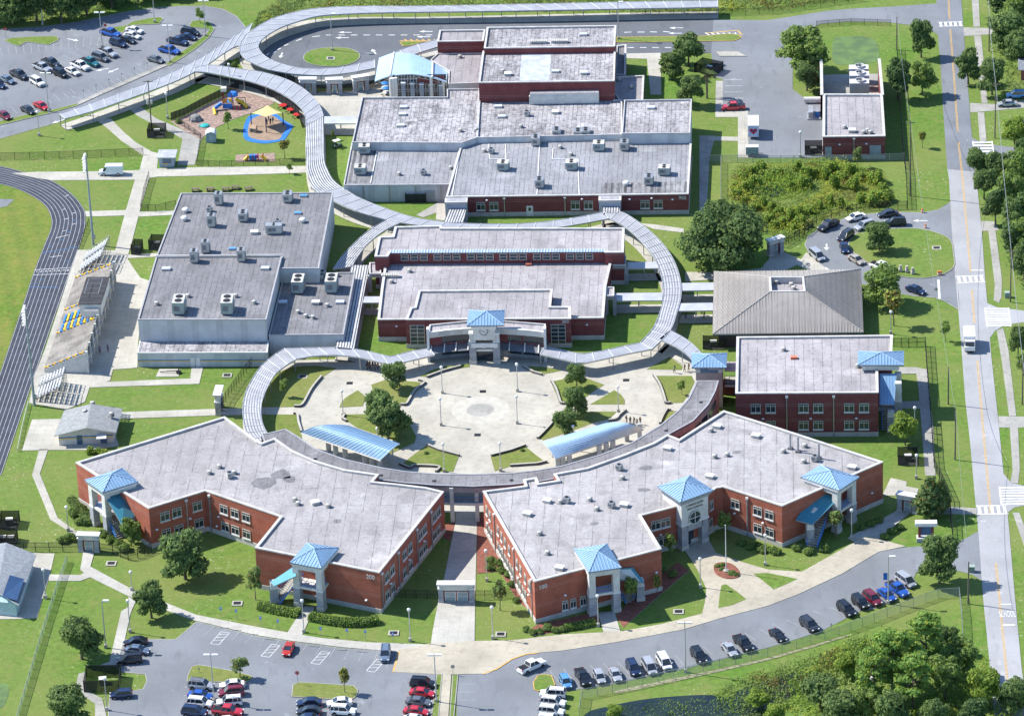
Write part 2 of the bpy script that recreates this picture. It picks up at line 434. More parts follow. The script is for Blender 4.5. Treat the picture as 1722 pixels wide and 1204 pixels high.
# ------------------------------------------------------------------ the setting: ground, roads, paths
def slab(name, pts, z, mat, side=None, smooth=0, below=.1, kerb=None, kz=.05):
    p = px(pts)
    if smooth: p = [tuple(q) for q in crom(p, smooth, True)]
    mb = MB(); mb.prism(p, z-below, z, mat, side or CO)
    o = structure(name, mb)
    if kerb:
        k = MB(); ring(k, p, .16, z-below, z+.02, kerb); structure('kerb', k)
    return o
def ring(mb, p, w, z0, z1, mat, top=None):
    """closed band of width w inside outline p (a kerb, a coping)"""
    if area(p) < 0: p = p[::-1]
    q = offset(p, w)
    for i in range(len(p)):
        j = (i+1) % len(p); a, b, c, d = p[i], p[j], q[j], q[i]
        mb.face([(*a, z1), (*b, z1), (*c, z1), (*d, z1)], top or mat)
        mb.face([(*a, z0), (*b, z0), (*b, z1), (*a, z1)], mat)
        mb.face([(*c, z0), (*d, z0), (*d, z1), (*c, z1)], mat)
def line(mb, a, b, w, z, mat):
    a, b = Vector(a[:2]), Vector(b[:2]); d = (b-a).normalized(); n = Vector((-d.y, d.x))*w/2
    mb.face([(*(a-n), z), (*(b-n), z), (*(b+n), z), (*(a+n), z)], mat)
def pline(mb, pts, w, z, mat):
    """mitred painted or poured band along world points"""
    p = [Vector(q[:2]) for q in pts]; L = []
    for i in range(len(p)):
        t = ((p[min(i+1, len(p)-1)]-p[i]).normalized()+(p[i]-p[max(i-1, 0)]).normalized()).normalized()
        n = Vector((-t.y, t.x))*w/2; L.append((p[i]-n, p[i]+n))
    for (a, b), (c, d) in zip(L, L[1:]): mb.face([(*a, z), (*c, z), (*d, z), (*b, z)], mat)
g = MB(); g.poly([(-3500, -1500), (3500, -1500), (3500, 5000), (-3500, 5000)], 0, GR); structure('ground', g)

# main road and the side streets
RLft = [(1565, -60), (1576, 12), (1578, 70), (1581, 100), (1587, 200), (1593, 285), (1596, 301), (1601, 396), (1606, 463), (1611, 516), (1617, 588), (1623, 670), (1631, 740), (1640, 840), (1646, 903), (1653, 1003), (1663, 1103), (1675, 1230)]
RRgt = [(1611, -60), (1617, 5), (1621, 62), (1626, 125), (1633, 215), (1640, 290), (1642, 301), (1651, 388), (1657, 476), (1661, 516), (1667, 600), (1678, 700), (1688, 800), (1697, 890), (1702, 950), (1709, 1028), (1718, 1123), (1732, 1230)]
cut = 5
slab('upper_road', RLft[:cut+1]+RRgt[cut::-1], .06, ASN, ASN)
slab('lower_road', RLft[cut:]+RRgt[:cut-1:-1], .065, ASR, ASR)
slab('side_street', [(1655, 508), (1676, 517), (1722, 523), (1790, 528), (1790, 548), (1722, 542), (1690, 547), (1674, 556), (1662, 572)], .055, ASR, ASR)
slab('side_street', [(1684, 792), (1700, 812), (1722, 817), (1790, 825), (1790, 855), (1722, 850), (1706, 853), (1690, 866)], .055, ASR, ASR)
slab('side_street', [(1634, 232), (1655, 243), (1722, 250), (1790, 255), (1790, 285), (1722, 280), (1660, 274), (1640, 280)], .055, ASN, ASN)
slab('driveway', [(1620, 47), (1661, 48), (1700, 52), (1700, 62), (1661, 59), (1621, 62)], .055, CIR)
slab('driveway', [(1631, 174), (1680, 176), (1722, 170), (1722, 182), (1680, 186), (1632, 190)], .055, CIR)
slab('driveway', [(1679, 700), (1722, 701), (1790, 702), (1790, 720), (1722, 719), (1680, 719)], .055, CIR)
slab('driveway', [(1650, 372), (1672, 373), (1680, 388), (1651, 389)], .055, CIR)
def walk(mat=CIR, z=.07, *pts): return slab('sidewalk', list(pts), z, mat)
walk(CIR, .07, (1632, -40), (1644, -40), (1648, 46), (1637, 46)); walk(CIR, .07, (1638, 61), (1650, 61), (1661, 174), (1651, 174))
walk(CIR, .07, (1644, 190), (1655, 190), (1659, 238), (1648, 240))
walk(CIR, .07, (1662, 388), (1674, 388), (1685, 471), (1684, 500), (1680, 509), (1671, 505), (1673, 480))
walk(CIR, .07, (1676, 556), (1687, 552), (1696, 590), (1709, 700), (1697, 700), (1685, 610))
walk(CIR, .07, (1698, 719), (1712, 719), (1715, 790), (1712, 813), (1699, 812), (1703, 790)); walk(CIR, .07, (1703, 862), (1714, 862), (1740, 930), (1728, 935))
# north car park, bus loop, service yard
slab('parking_lot', [(-60, 53), (0, 50), (70, 46), (140, 36), (200, 23), (250, 15), (300, 11), (345, 11), (375, 16), (398, 28), (410, 42), (418, 55), (395, 80), (350, 110), (300, 136), (200, 170), (100, 206), (0, 234), (-60, 248)], .05, AS, AS, kerb=CIR)
slab('bus_loop', [(430, 92), (445, 77), (460, 66), (492, 55), (537, 46), (605, 42), (700, 41), (860, 39), (1040, 36), (1206, 33), (1250, 40), (1250, 98), (1200, 90), (1111, 90), (1053, 92), (860, 100), (735, 90), (680, 110), (640, 128), (600, 138), (560, 141), (520, 138), (480, 128), (448, 110)], .05, ASD, AS)
slab('service_yard', [(1200, 34), (1291, 35), (1391, 19), (1440, 15), (1501, 12), (1585, 6), (1586, 66), (1571, 55), (1555, 46), (1531, 43), (1490, 38), (1426, 37), (1380, 41), (1345, 55), (1334, 90), (1333, 126), (1333, 151), (1353, 166), (1385, 168), (1385, 266), (1241, 266), (1241, 187), (1216, 187), (1216, 135), (1200, 128), (1196, 88)], .056, AS, AS)
slab('drop_off_loop', [(1599, 340), (1578, 353), (1551, 358), (1511, 357), (1461, 360), (1421, 367), (1376, 386), (1358, 398), (1353, 413), (1361, 428), (1376, 443), (1395, 456), (1440, 475), (1500, 492), (1540, 499), (1573, 501), (1590, 508), (1613, 522), (1611, 480), (1603, 400)], .05, AS, AS, kerb=CIR)
slab('parking_lot', [(330, 1045), (430, 1069), (492, 1079), (580, 1090), (669, 1096), (661, 1130), (740, 1134), (740, 1290), (180, 1290), (182, 1195), (184, 1168), (200, 1165), (240, 1158), (246, 1145), (244, 1134), (204, 1130), (193, 1120), (206, 1088), (210, 1075), (250, 1074), (285, 1075), (296, 1074)], .05, AS, AS, kerb=CIR)
slab('parking_lot', [(768, 1134), (820, 1133), (835, 1125), (861, 1108), (883, 1100), (948, 1094), (1036, 1080), (1148, 1059), (1211, 1040), (1291, 1019), (1341, 1000), (1416, 965), (1478, 928), (1516, 921), (1551, 918), (1600, 915), (1625, 905), (1650, 890), (1657, 980), (1635, 966), (1612, 960), (1541, 962), (1526, 996), (1471, 1023), (1446, 1028), (1381, 1061), (1291, 1089), (1156, 1123), (1031, 1150), (953, 1162), (945, 1290), (768, 1290)], .05, AS, AS)
# islands with kerbs
def island(pts, smooth=0, mat=GR, kerb=CIR, name='traffic_island'): slab(name, pts, .17, mat, CIR, smooth, .13, kerb)
island([(6, 69), (20, 65), (55, 63), (92, 62), (100, 65), (97, 70), (82, 77), (60, 74), (45, 72), (32, 79), (20, 76)])
island([(186, 48), (212, 44), (222, 38), (250, 32), (270, 30), (275, 33), (268, 42), (240, 43), (215, 45), (207, 57), (195, 54)])
island([(318, 45), (322, 37), (335, 35), (352, 38), (361, 50), (352, 64), (330, 83), (300, 103), (285, 112), (277, 110), (292, 98), (320, 78), (345, 60), (352, 51), (340, 49), (322, 48)])
island([(84, 187), (130, 175), (131, 179), (84, 192)]); island([(-40, 215), (0, 205), (60, 190), (82, 187), (83, 192), (0, 212), (-40, 222)])
island([(131, 173), (175, 152), (220, 132), (277, 108), (281, 112), (222, 138), (176, 158), (132, 178)], 0, CIR)
island([(510, 99), (514, 91), (530, 84), (558, 81), (588, 83), (605, 92), (602, 102), (586, 110), (558, 113.5), (530, 111), (515, 106)], 4)
island([(1036, 64), (1100, 63), (1180, 62), (1225, 58), (1243, 60), (1247, 65), (1235, 70), (1180, 71), (1036, 73)], 0, GR, YELP)
island([(672, 73), (684, 71), (714, 71), (690, 78), (678, 79)], 0, GR, YELP)
island([(1203, 88), (1240, 88), (1256, 96), (1210, 96)], 0, CO)
island([(1427, 408), (1441, 393), (1465, 388), (1491, 386), (1541, 385), (1578, 393), (1599, 405), (1604, 428), (1604, 451), (1578, 465), (1541, 469), (1503, 463), (1468, 448), (1440, 430), (1429, 418)], 3)
island([(315, 1137), (322, 1121), (335, 1118), (400, 1130), (424, 1137), (425, 1143), (408, 1150), (365, 1147), (314, 1147)], 0, GRD)
island([(490, 1172), (492, 1152), (503, 1147), (595, 1153), (602, 1160), (601, 1170), (590, 1178)], 0, GRD)
island([(898, 1160), (896, 1148), (904, 1136), (915, 1134), (928, 1136), (934, 1152), (920, 1160), (905, 1163)], 0, GR, YELP)
island([(725, 1290), (725, 1204), (734, 1134), (744, 1134), (738, 1204), (737, 1290)], 0); island([(755, 1290), (756, 1204), (761, 1134), (771, 1134), (764, 1204), (763, 1290)], 0)
# front walk, apron, gate walks
C2 = dict(z=.12, mat=COW)
slab('sidewalk', [(140, 928), (159, 929), (152, 953), (222, 991), (277, 1013), (330, 1034), (430, 1054), (480, 1063), (540, 1073), (617, 1080), (720, 1084), (720, 1098), (669, 1096), (580, 1089), (492, 1078), (430, 1068), (330, 1044), (275, 1025), (215, 1002), (150, 970), (135, 958)], .12, COW)
slab('apron', [(720, 1083), (800, 1078), (861, 1077), (948, 1067), (1043, 1062), (1111, 1050), (1181, 1032), (1186, 1010), (1188, 990), (1173, 958), (1160, 938), (1146, 918), (1190, 905), (1204, 930), (1218, 935), (1250, 946), (1291, 958), (1348, 962), (1391, 938), (1441, 910), (1430, 905), (1466, 903), (1523, 919), (1478, 928), (1416, 965), (1341, 1000), (1291, 1019), (1211, 1040), (1148, 1059), (1036, 1080), (948, 1094), (883, 1100), (861, 1108), (835, 1125), (820, 1133), (740, 1134), (661, 1130), (669, 1094)], .125, COL_, kerb=None)
slab('sidewalk', [(740, 1133), (759, 1133), (754, 1204), (752, 1290), (735, 1290), (737, 1204)], .12, COL_)
slab('sidewalk', [(766, 830), (802, 830), (802, 881), (800, 971), (799, 1012), (798, 1080), (724, 1086), (728, 1059), (737, 1012), (747, 971), (766, 878)], .115, COW)
slab('sidewalk', [(82, 966), (135, 967), (147, 960), (154, 970), (135, 977), (82, 977)], .1, COW)
slab('sidewalk', [(217, 1020), (204, 1028), (184, 1113), (167, 1119), (195, 1120), (210, 1075), (220, 1030), (228, 1012), (216, 1003)], .11, COW)
slab('sidewalk', [(132, 1133), (144, 1130), (145, 1160), (172, 1175), (179, 1204), (181, 1290), (160, 1290), (160, 1183), (126, 1160)], .11, CIR)
slab('sidewalk', [(511, 1020), (530, 1020), (508, 1068), (482, 1066)], .11, COW); slab('sidewalk', [(1005, 1030), (1033, 1028), (1044, 1064), (1016, 1066)], .11, COW)
slab('sidewalk', [(1510, 858), (1536, 858), (1480, 905), (1441, 913), (1425, 905)], .11, COW)
slab('sidewalk', [(1575, 851), (1642, 855), (1642, 865), (1568, 864)], .1, CIR)
slab('patio', [(1484, 833), (1498, 804), (1525, 810), (1524, 818), (1545, 822), (1540, 836), (1510, 834)], .1, CO)
slab('sidewalk', [(1510, 618), (1540, 618), (1560, 622), (1562, 660), (1569, 715), (1573, 800), (1556, 800), (1549, 710), (1544, 650), (1541, 629), (1510, 629)], .1, CIR)
slab('sidewalk', [(1500, 676), (1546, 675), (1547, 687), (1500, 687)], .105, CIR)
slab('sidewalk', [(1300, 428), (1320, 426), (1347, 437), (1356, 425), (1392, 455), (1362, 456), (1340, 446), (1318, 456), (1290, 458), (1255, 460), (1210, 470), (1152, 474), (1152, 458), (1210, 459), (1280, 452)], .1, CO)
for t in ([(1213, 985), (1221, 983), (1240, 996), (1255, 1008), (1232, 1018), (1208, 1023), (1210, 1002)], [(1266, 965), (1291, 964), (1341, 974), (1320, 984), (1301, 992), (1283, 977)]):
    slab('lawn_island', t, .15, GR, CIR)
slab('flower_bed', [(1200, 956), (1204, 949), (1220, 947), (1236, 953), (1244, 965), (1240, 972), (1222, 974), (1205, 967)], .3, RMULCH, BR, 3, .3)
# west paths and stadium concourse
slab('path', [(163, 203), (186, 200), (207, 222), (228, 240), (255, 256), (267, 259), (264, 283), (250, 303), (237, 348), (226, 392), (216, 428), (191, 424), (194, 421), (212, 353), (227, 303), (235, 286), (241, 262), (232, 256), (205, 238), (180, 216)], .1, CO)
slab('path', [(216, 183), (235, 179), (262, 200), (300, 216), (338, 236), (332, 262), (327, 278), (298, 278), (303, 255), (307, 234), (285, 222), (255, 208), (232, 196)], .095, CIR)
slab('path', [(20, 292), (60, 290), (160, 289), (238, 287), (265, 284), (345, 282), (430, 281), (520, 280), (522, 291), (430, 294), (265, 298), (230, 303), (88, 304), (60, 300)], .09, CO)
slab('path', [(143, 356), (214, 354), (236, 357), (292, 355), (293, 362), (236, 365), (211, 363), (145, 365)], .09, CO)
slab('concourse', [(131, 421), (191, 422), (216, 428), (215, 437), (236, 468), (252, 473), (250, 512), (236, 540), (232, 580), (231, 619), (190, 622), (185, 641), (151, 651), (143, 676), (112, 689), (49, 678), (58, 632), (75, 590), (95, 530), (117, 461)], .11, CO)
slab('path', [(214, 429), (268, 426), (268, 432), (215, 435)], .1, CO)
slab('path', [(150, 644), (320, 637), (322, 619), (342, 617), (335, 646), (150, 652)], .1, CO); slab('path', [(268, 621), (303, 621), (300, 634), (262, 634)], .1, CO)
slab('path', [(190, 694), (362, 688), (407, 687), (445, 686), (445, 698), (407, 698), (362, 699), (190, 705)], .1, CO)
slab('concrete_pad', [(54, 706), (130, 704), (189, 712), (200, 750), (150, 757), (85, 757), (37, 758)], .1, CO)
slab('path', [(66, 756), (81, 756), (67, 797), (97, 871), (127, 893), (142, 902), (125, 903), (115, 893), (85, 874), (54, 799)], .1, CO)
slab('forecourt', [(-60, 928), (50, 930), (92, 931), (84, 966), (62, 1039), (20, 1041), (-60, 1041)], .09, CO)
# plaza, ring walks
slab('plaza', [(497, 606), (620, 604), (657, 614), (700, 602), (760, 596), (860, 596), (917, 595), (976, 612), (1040, 598), (1096, 586), (1125, 600), (1160, 622), (1178, 640), (1165, 670), (1150, 700), (1112, 770), (1000, 830), (860, 862), (740, 862), (600, 840), (500, 790), (455, 745), (440, 700), (439, 680), (447, 655), (462, 632)], .10, COP)
def lawn(pts, smooth=0, mat=GRD): slab('plaza_lawn', pts, .16, mat, CO, smooth)
lawn([(440, 686), (441, 672), (446, 655), (456, 640), (470, 626), (492, 618), (530, 616), (566, 620), (550, 630), (536, 641), (522, 658), (512, 675), (506, 685)])
lawn([(441, 698), (498, 698), (501, 712), (506, 727), (512, 760), (470, 760), (448, 730), (442, 710)])
lawn([(602, 657), (615, 668), (610, 684), (571, 686), (574, 677), (582, 669)])
lawn([(624, 648), (647, 640), (675, 641), (700, 643), (714, 646), (700, 656), (688, 672), (681, 682), (668, 680), (650, 670), (627, 658)])
lawn([(580, 698), (620, 697), (660, 700), (690, 715), (700, 735), (697, 746), (672, 757), (647, 768), (672, 745), (600, 720), (584, 709)])
lawn([(676, 781), (700, 762), (717, 750), (737, 758), (772, 767), (762, 794), (738, 794), (736, 787), (692, 786)])
lawn([(825, 769), (860, 759), (883, 751), (900, 765), (919, 779), (903, 781), (861, 784), (832, 793)])
lawn([(926, 643), (955, 637), (983, 636), (1016, 648), (1000, 658), (986, 668), (960, 674), (941, 677), (936, 665)])
lawn([(1033, 657), (1045, 665), (1051, 674), (1050, 681), (992, 681), (1010, 671)])
lawn([(986, 693), (1037, 693), (1024, 706), (1001, 711), (960, 726), (913, 741), (906, 737), (925, 718), (935, 706), (941, 699), (965, 694)])
lawn([(1101, 633), (1163, 633), (1168, 643), (1158, 664), (1148, 678), (1118, 679), (1112, 657)])
lawn([(1087, 622), (1105, 612), (1126, 601), (1148, 617), (1146, 623)]); lawn([(1121, 693), (1138, 692), (1125, 706), (1111, 714)])
lawn([(706, 634), (730, 622), (752, 616), (790, 613), (790, 618), (742, 625), (722, 635)]); lawn([(878, 616), (912, 618), (946, 624), (915, 630), (892, 622)])
m_ = MB()
cc = G(808, 690); cc.z = .113
for r_, mt in ((6.0, plain('pale_ring_concrete', (.47, .445, .385), .9, .1)), (2.85, CIR)):
    m_.poly([(cc.x+r_*math.cos(t*math.pi/24), cc.y+r_*math.sin(t*math.pi/24)) for t in range(48)], cc.z, mt); cc.z += .006
for x, y in ((812, 659), (803, 732), (588, 645), (1053, 640)):
    c = G(x, y); m_.box((c.x, c.y, .09), (1.3, 1.2, .035), DKM)
structure('plaza_paving', m_)
# mulch, sports ground, ponds
slab('mulch_bed', [(402, 149), (430, 154), (460, 166), (460, 176), (440, 182), (420, 192), (392, 201), (368, 213), (350, 222), (338, 236), (316, 224), (297, 212), (288, 205), (310, 196), (340, 180), (375, 163)], .08, MULCH)
slab('mulch_bed', [(396, 261), (462, 258), (463, 272), (396, 273)], .08, MULCH)
slab('playground_surface', [(435, 193.5), (420, 195), (412, 207), (409, 220), (409.5, 230), (414, 236.5), (427, 240), (446, 242), (467, 239), (478, 236), (484, 228), (490.5, 218), (492.5, 212), (478, 203.5), (466, 193.5), (452, 191.6)], .09, RUBB, RUBB, 4)
slab('playground_surface', [(432, 197), (421, 205), (417.5, 217), (417.5, 228), (423, 233), (437, 236.5), (452, 237), (469.6, 235), (474.6, 227), (482, 215), (472, 205), (460, 196.5), (446, 195)], .11, RUBT, RUBT, 4)
slab('mulch_bed', [(802, 881), (816, 840), (905, 1040), (870, 1010), (840, 960), (802, 965)], .07, RMULCH)
slab('mulch_bed', [(750, 880), (766, 878), (757, 910), (745, 905)], .07, RMULCH)
slab('mulch_bed', [(885, 1062), (905, 1050), (1005, 1028), (1010, 1052), (900, 1068)], .07, RMULCH); slab('mulch_bed', [(1035, 1035), (1060, 1010), (1140, 945), (1158, 960), (1110, 1000), (1048, 1055)], .07, RMULCH)
TI = [(-60, 296), (-30, 303), (0, 310), (25, 317), (55, 331), (77, 348), (86, 368), (85, 386), (75, 411), (55, 463), (40, 508), (10, 598), (-45, 760)]
TO = [(-60, 272), (-30, 276), (0, 280), (37, 289), (86, 304), (120, 326), (140, 350), (144, 368), (140, 396), (117, 461), (100, 510), (69, 601), (2, 800)]
A = crom(px(TI), 6); B = crom(px(TO), 6)
slab('athletic_field', [(-60, 290), (0, 305), (25, 314), (60, 330), (84, 350), (92, 370), (90, 388), (80, 412), (62, 455), (45, 500), (14, 595), (-45, 760)], .02, GRF, GR)
m_ = MB(); m_.strip(A, B, TRK, .06); structure('running_track', m_)
LANEP = plain('lane_paint', (.40, .40, .40), .8, .2, 1)
TB = plain('track_blue_paint', (.06, .17, .36))
m_ = MB()
def lane(t): return [a.lerp(b, t) for a, b in zip(A, B)]
for k in range(9): pline(m_, lane(.02+k*.12), .1, .072, LANEP)
def cross(i, t0, t1, mt, w=.12): line(m_, A[i].lerp(B[i], t0), A[i].lerp(B[i], t1), w, .078, mt)
for i, t0, t1, mt in ((30, .75, .9, WHITEP), (34, .4, .5, WHITEP), (37, .62, .75, WHITEP), (39, .38, .5, WHITEP), (41, .6, .75, TB), (43, .62, .75, WHITEP), (45, .38, .5, WHITEP), (46, .5, .62, TB), (47, .25, .6, WHITEP), (48, .37, .5, TB), (49, .13, .25, TB), (50, .02, .98, TB), (51, .3, .6, WHITEP), (52, .75, .87, TB), (53, .0, .98, WHITEP), (54, .02, .98, WHITEP), (55, .25, .36, TB), (56, .1, .2, TB), (57, .03, .8, TB)):
    cross(i, t0, t1, mt, .2 if mt is TB else .16)
for k in range(8):
    p = A[53].lerp(B[53], .08+k*.12); q = A[54].lerp(B[54], .08+k*.12); c = p.lerp(q, .4)
    me = text_mesh(str(k+1), 1.15, .004, WHITEP, 'lane_number'); o = bpy.data.objects.new('lane_number', me); COL.objects.link(o); o.location = (c.x, c.y, .078); o.rotation_euler.z = R(-12); tag(o, kind='structure')
structure('track_marking', m_)
slab('long_jump_pad', [(-30, 334), (24, 336), (12, 347), (-30, 357)], .06, AS)
slab('pond', [(985, 1200), (1020, 1188), (1080, 1176), (1140, 1170), (1195, 1168), (1228, 1172), (1245, 1160), (1300, 1140), (1345, 1130), (1362, 1140), (1340, 1165), (1300, 1190), (1270, 1230), (985, 1235)], .03, WATER, GR, 3)
slab('pond', [(-40, 1150), (5, 1148), (15, 1155), (12, 1175), (0, 1192), (-40, 1205)], .03, ALGAE, GR, 3)
slab('pond', [(1402, 66), (1420, 62), (1450, 62), (1470, 68), (1478, 85), (1475, 104), (1440, 109), (1405, 108), (1400, 90)], .03, ALGAE, GR, 3)
slab('marsh_water', [(1285, 318), (1310, 312), (1325, 322), (1305, 332), (1288, 330)], .03, WATER, GR, 3)
for q in ([(1040, 1160), (1120, 1143), (1290, 1106), (1420, 1068), (1420, 1071), (1290, 1110), (1122, 1148), (1040, 1165)],): slab('sandy_patch', q, .02, plain('sandy_grass', (.30, .28, .17), .95, .4, 1.3), GR, 2)
walk(CO, .08, (1053, 91), (1111, 90), (1112, 160), (1094, 160), (1088, 100), (1053, 99)); walk(CO, .085, (1203, 187), (1258, 187), (1259, 266), (1241, 266), (1241, 198), (1203, 198)); walk(CO, .08, (1190, 230), (1242, 231), (1242, 238), (1190, 237)); walk(CIR, .08, (1204, 137), (1216, 137), (1216, 190), (1203, 190)); walk(CIR, .075, (1176, 229), (1203, 229), (1193, 265), (1188, 360), (1176, 360)); walk(CO, .08, (512, 156), (600, 153), (660, 120), (760, 100), (760, 215), (545, 218), (540, 180)); walk(CO, .08, (1075, 376), (1100, 378), (1150, 385), (1150, 392), (1100, 386))
walk(CIR, .08, (785, 415), (800, 408), (815, 412), (802, 420)); walk(CIR, .08, (700, 362), (735, 342), (735, 358), (712, 366)); walk(CO, .085, (735, 338), (752, 338), (752, 372), (733, 370))
# painted markings
mk = MB()
def ppx(pts, w, z=.075, mat=WHITEP): pline(mk, px(pts), w, z, mat)
cl = crom(px([(1594, -20), (1598, 50), (1605, 140), (1612, 240), (1618.5, 301), (1632, 458), (1643.5, 607), (1661, 809), (1671, 908), (1693.5, 1138), (1703, 1230)]), 5)
for a, b in ((0, 4), (5, 14), (15, 25), (26, 28), (30, 38), (41, 50)):
    for s_ in (-.13, .13):
        pline(mk, [(p.x+s_, p.y) for p in cl[a:b+1]], .12, .078, YELP)
def crosswalk(x0, y0, x1, y1, h, n=5):
    """ladder crossing between two kerb pixels"""
    a, b = G(x0, y0), G(x1, y1); d = (b-a).normalized(); t = Vector((-d.y, d.x, 0)); L = (b-a).length
    for s_ in (-1, 1): line(mk, a+t*s_*h/2, b+t*s_*h/2, .3, .08, WHITEP)
    for k in range(n):
        c = a+d*L*(k+.5)/n; line(mk, c-t*h/2, c+t*h/2, L/n*.5, .0815, WHITEP)
crosswalk(1578, 42, 1619, 41, 2.6); crosswalk(1608, 471, 1656, 469, 3.2); crosswalk(1642, 858, 1695, 857, 3.4)
crosswalk(1652, 238, 1656, 268, 4.4, 6); crosswalk(1676, 518, 1680, 550, 5, 8); crosswalk(1706, 818, 1710, 850, 6, 7)
ppx([(1633, 455), (1654, 455)], .4); ppx([(1686, 1051), (1707, 1051)], .5, .08); ppx([(1682, 1016), (1702, 1016)], .3, .08)
ppx([(1578, 471), (1580, 503)], .5)
for y, x0, x1 in ((60, 548, 735), (81, 1055, 1130)):
    x = x0
    while x < x1: ppx([(x, y), (x+11, y)], .35); x += 21
for x in (1050, 1072, 1093, 1115): ppx([(x, 55.5-(x-1050)*.02), (x+12, 55)], .35)
for q in ([(448, 94), (453, 90)], [(459, 91), (464, 87)], [(466, 85), (472, 82)], [(478, 78), (485, 75)], [(498, 70), (508, 66)], [(525, 63), (538, 61.5)]): ppx(q, .35)
for q in ([(672, 70), (735, 70)], [(1185, 57), (1240, 52)], [(1240, 52), (1248, 60)]): ppx(q, .4, .075, YELP)
for k in range(6): ppx([(680+k*10, 67), (686+k*10, 71)], .4, .076, YELP); ppx([(1186+k*10, 56), (1194+k*9, 61)], .35, .076, WHITEP)
def arrow(x, y, ax, ay, L=3.4, mt=WHITEP):
    c = G(x, y); h = heading(x, y, ax, ay); d = Vector((math.cos(h), math.sin(h))); n = Vector((-d.y, d.x)); c = Vector((c.x, c.y))
    line(mk, c-d*L/2, c+d*L*.1, .35, .076, mt)
    a = c+d*L*.1; mk.face([(*(a-n*.65), .076), (*(c+d*L/2), .076), (*(a+n*.65), .076)], mt)
for q in ((580, 55.5, -1, 0), (575, 64.5, -1, 0), (716, 54, -1, 0), (712, 63, -1, 0), (629, 88, -.6, -.7), (473, 94, -.4, 1), (1137, 48, -1, 0), (1135, 57, -1, 0), (123, 68, 1, .2), (190, 120, -1, .4), (1547, 372, -1, 0), (1390, 416, 0, 1), (1395, 455, .8, .5), (98, 205, -1, .3), (172, 118, -1, .2)): arrow(*q)
# stall lines: along two matched edges
FADED = plain('faded_paint', (.34, .35, .36), .9, .25, .8)
def stalls(a0, a1, b0, b1, n, mt=FADED, w=.1):
    a0, a1, b0, b1 = [G(*q) for q in (a0, a1, b0, b1)]
    for k in range(n+1): line(mk, a0.lerp(a1, k/n), b0.lerp(b1, k/n), w, .066, mt)
stalls((340, 1047), (660, 1097), (318, 1066), (650, 1122), 14)
stalls((1150, 1118), (1530, 988), (1136, 1102), (1505, 984), 16); stalls((945, 1152), (1125, 1122), (925, 1128), (1105, 1103), 8)
stalls((905, 1160), (900, 1290), (945, 1162), (945, 1290), 8); stalls((770, 1150), (768, 1260), (800, 1150), (800, 1260), 8)
stalls((700, 1140), (694, 1280), (734, 1142), (728, 1280), 9); stalls((310, 1155), (304, 1290), (410, 1155), (404, 1290), 9); stalls((492, 1180), (486, 1290), (602, 1180), (598, 1290), 7)
stalls((140, 172), (275, 112), (128, 160), (262, 104), 14); stalls((0, 80), (180, 60), (4, 96), (176, 76), 14); stalls((0, 200), (130, 162), (-10, 190), (118, 150), 9)
stalls((10, 150), (210, 65), (-10, 140), (190, 57), 16); stalls((300, 100), (350, 62), (262, 92), (310, 55), 7); stalls((1218, 135), (1218, 187), (1248, 135), (1252, 187), 5, WHITEP)
stalls((1325, 104), (1300, 104), (1325, 90), (1300, 90), 1)
for bx, by in ((372, 1062), (457, 1083), (541, 1095), (634, 1108)):      # access aisles
    a, b, c, d = G(bx, by), G(bx+14, by+2), G(bx-18, by+20), G(bx-4, by+22)
    for p, q in ((a, b), (b, d), (d, c), (c, a)): line(mk, p, q, .12, .067, WHITEP)
    for t in (.25, .5, .75): line(mk, a.lerp(c, t), b.lerp(d, t-.15), .12, .068, WHITEP)
ppx([(661, 1130), (671, 1096)], .3, .128, YELP); ppx([(812, 1133.5), (835, 1125.5), (861, 1108.5), (884, 1100.5), (905, 1098)], .3, .13, YELP)
structure('road_marking', mk)
me = text_mesh('SCHOOL', 1.35, .004, WHITEP, 'road_lettering'); o = bpy.data.objects.new('road_lettering', me); COL.objects.link(o)
c = G(1694, 1033); o.location = (c.x, c.y, .08); o.rotation_euler.z = R(2); o.scale = (.56, 2.3, 1); tag(o, kind='structure')
# ------------------------------------------------------------------ building kit
def ccw(p): return p if area(p) > 0 else p[::-1]
def volume(root, p, h, wall, roof, z0=0.0, plinth=True, par=.45, cop=.5, copm=COPING, roofname='roof'):
    """walls with their parapet, plinth, sunken flat roof, coping: each a part of root"""
    p = ccw(p); q = offset(p, cop-.06)
    mb = MB()
    for a, b in zip(p, p[1:]+p[:1]): mb.face([(*a, z0), (*b, z0), (*b, h-.22), (*a, h-.22)], wall)
    for a, b in zip(q, q[1:]+q[:1]): mb.face([(*b, h-par-.05), (*a, h-par-.05), (*a, h-.22), (*b, h-.22)], COPING)
    w = mb.build('wall', root)
    mb = MB(); mb.poly(q, h-par, roof); r = mb.build(roofname, root)
    mb = MB(); ring(mb, offset(p, -.07), cop+.07, h-.24, h, copm); mb.build('coping', root)
    if plinth:
        mb = MB(); o = offset(p, -.07)
        for a, b in zip(o, o[1:]+o[:1]): mb.face([(*a, z0-.05), (*b, z0-.05), (*b, .95), (*a, .95)], PL)
        for i in range(len(p)):
            j = (i+1) % len(p); mb.face([(*o[i], .95), (*o[j], .95), (*p[j], .99), (*p[i], .99)], PL)
        mb.build('plinth', root)
    return w, r
def mid(p, z=0): n = len(p); return (sum(a[0] for a in p)/n, sum(a[1] for a in p)/n, z)
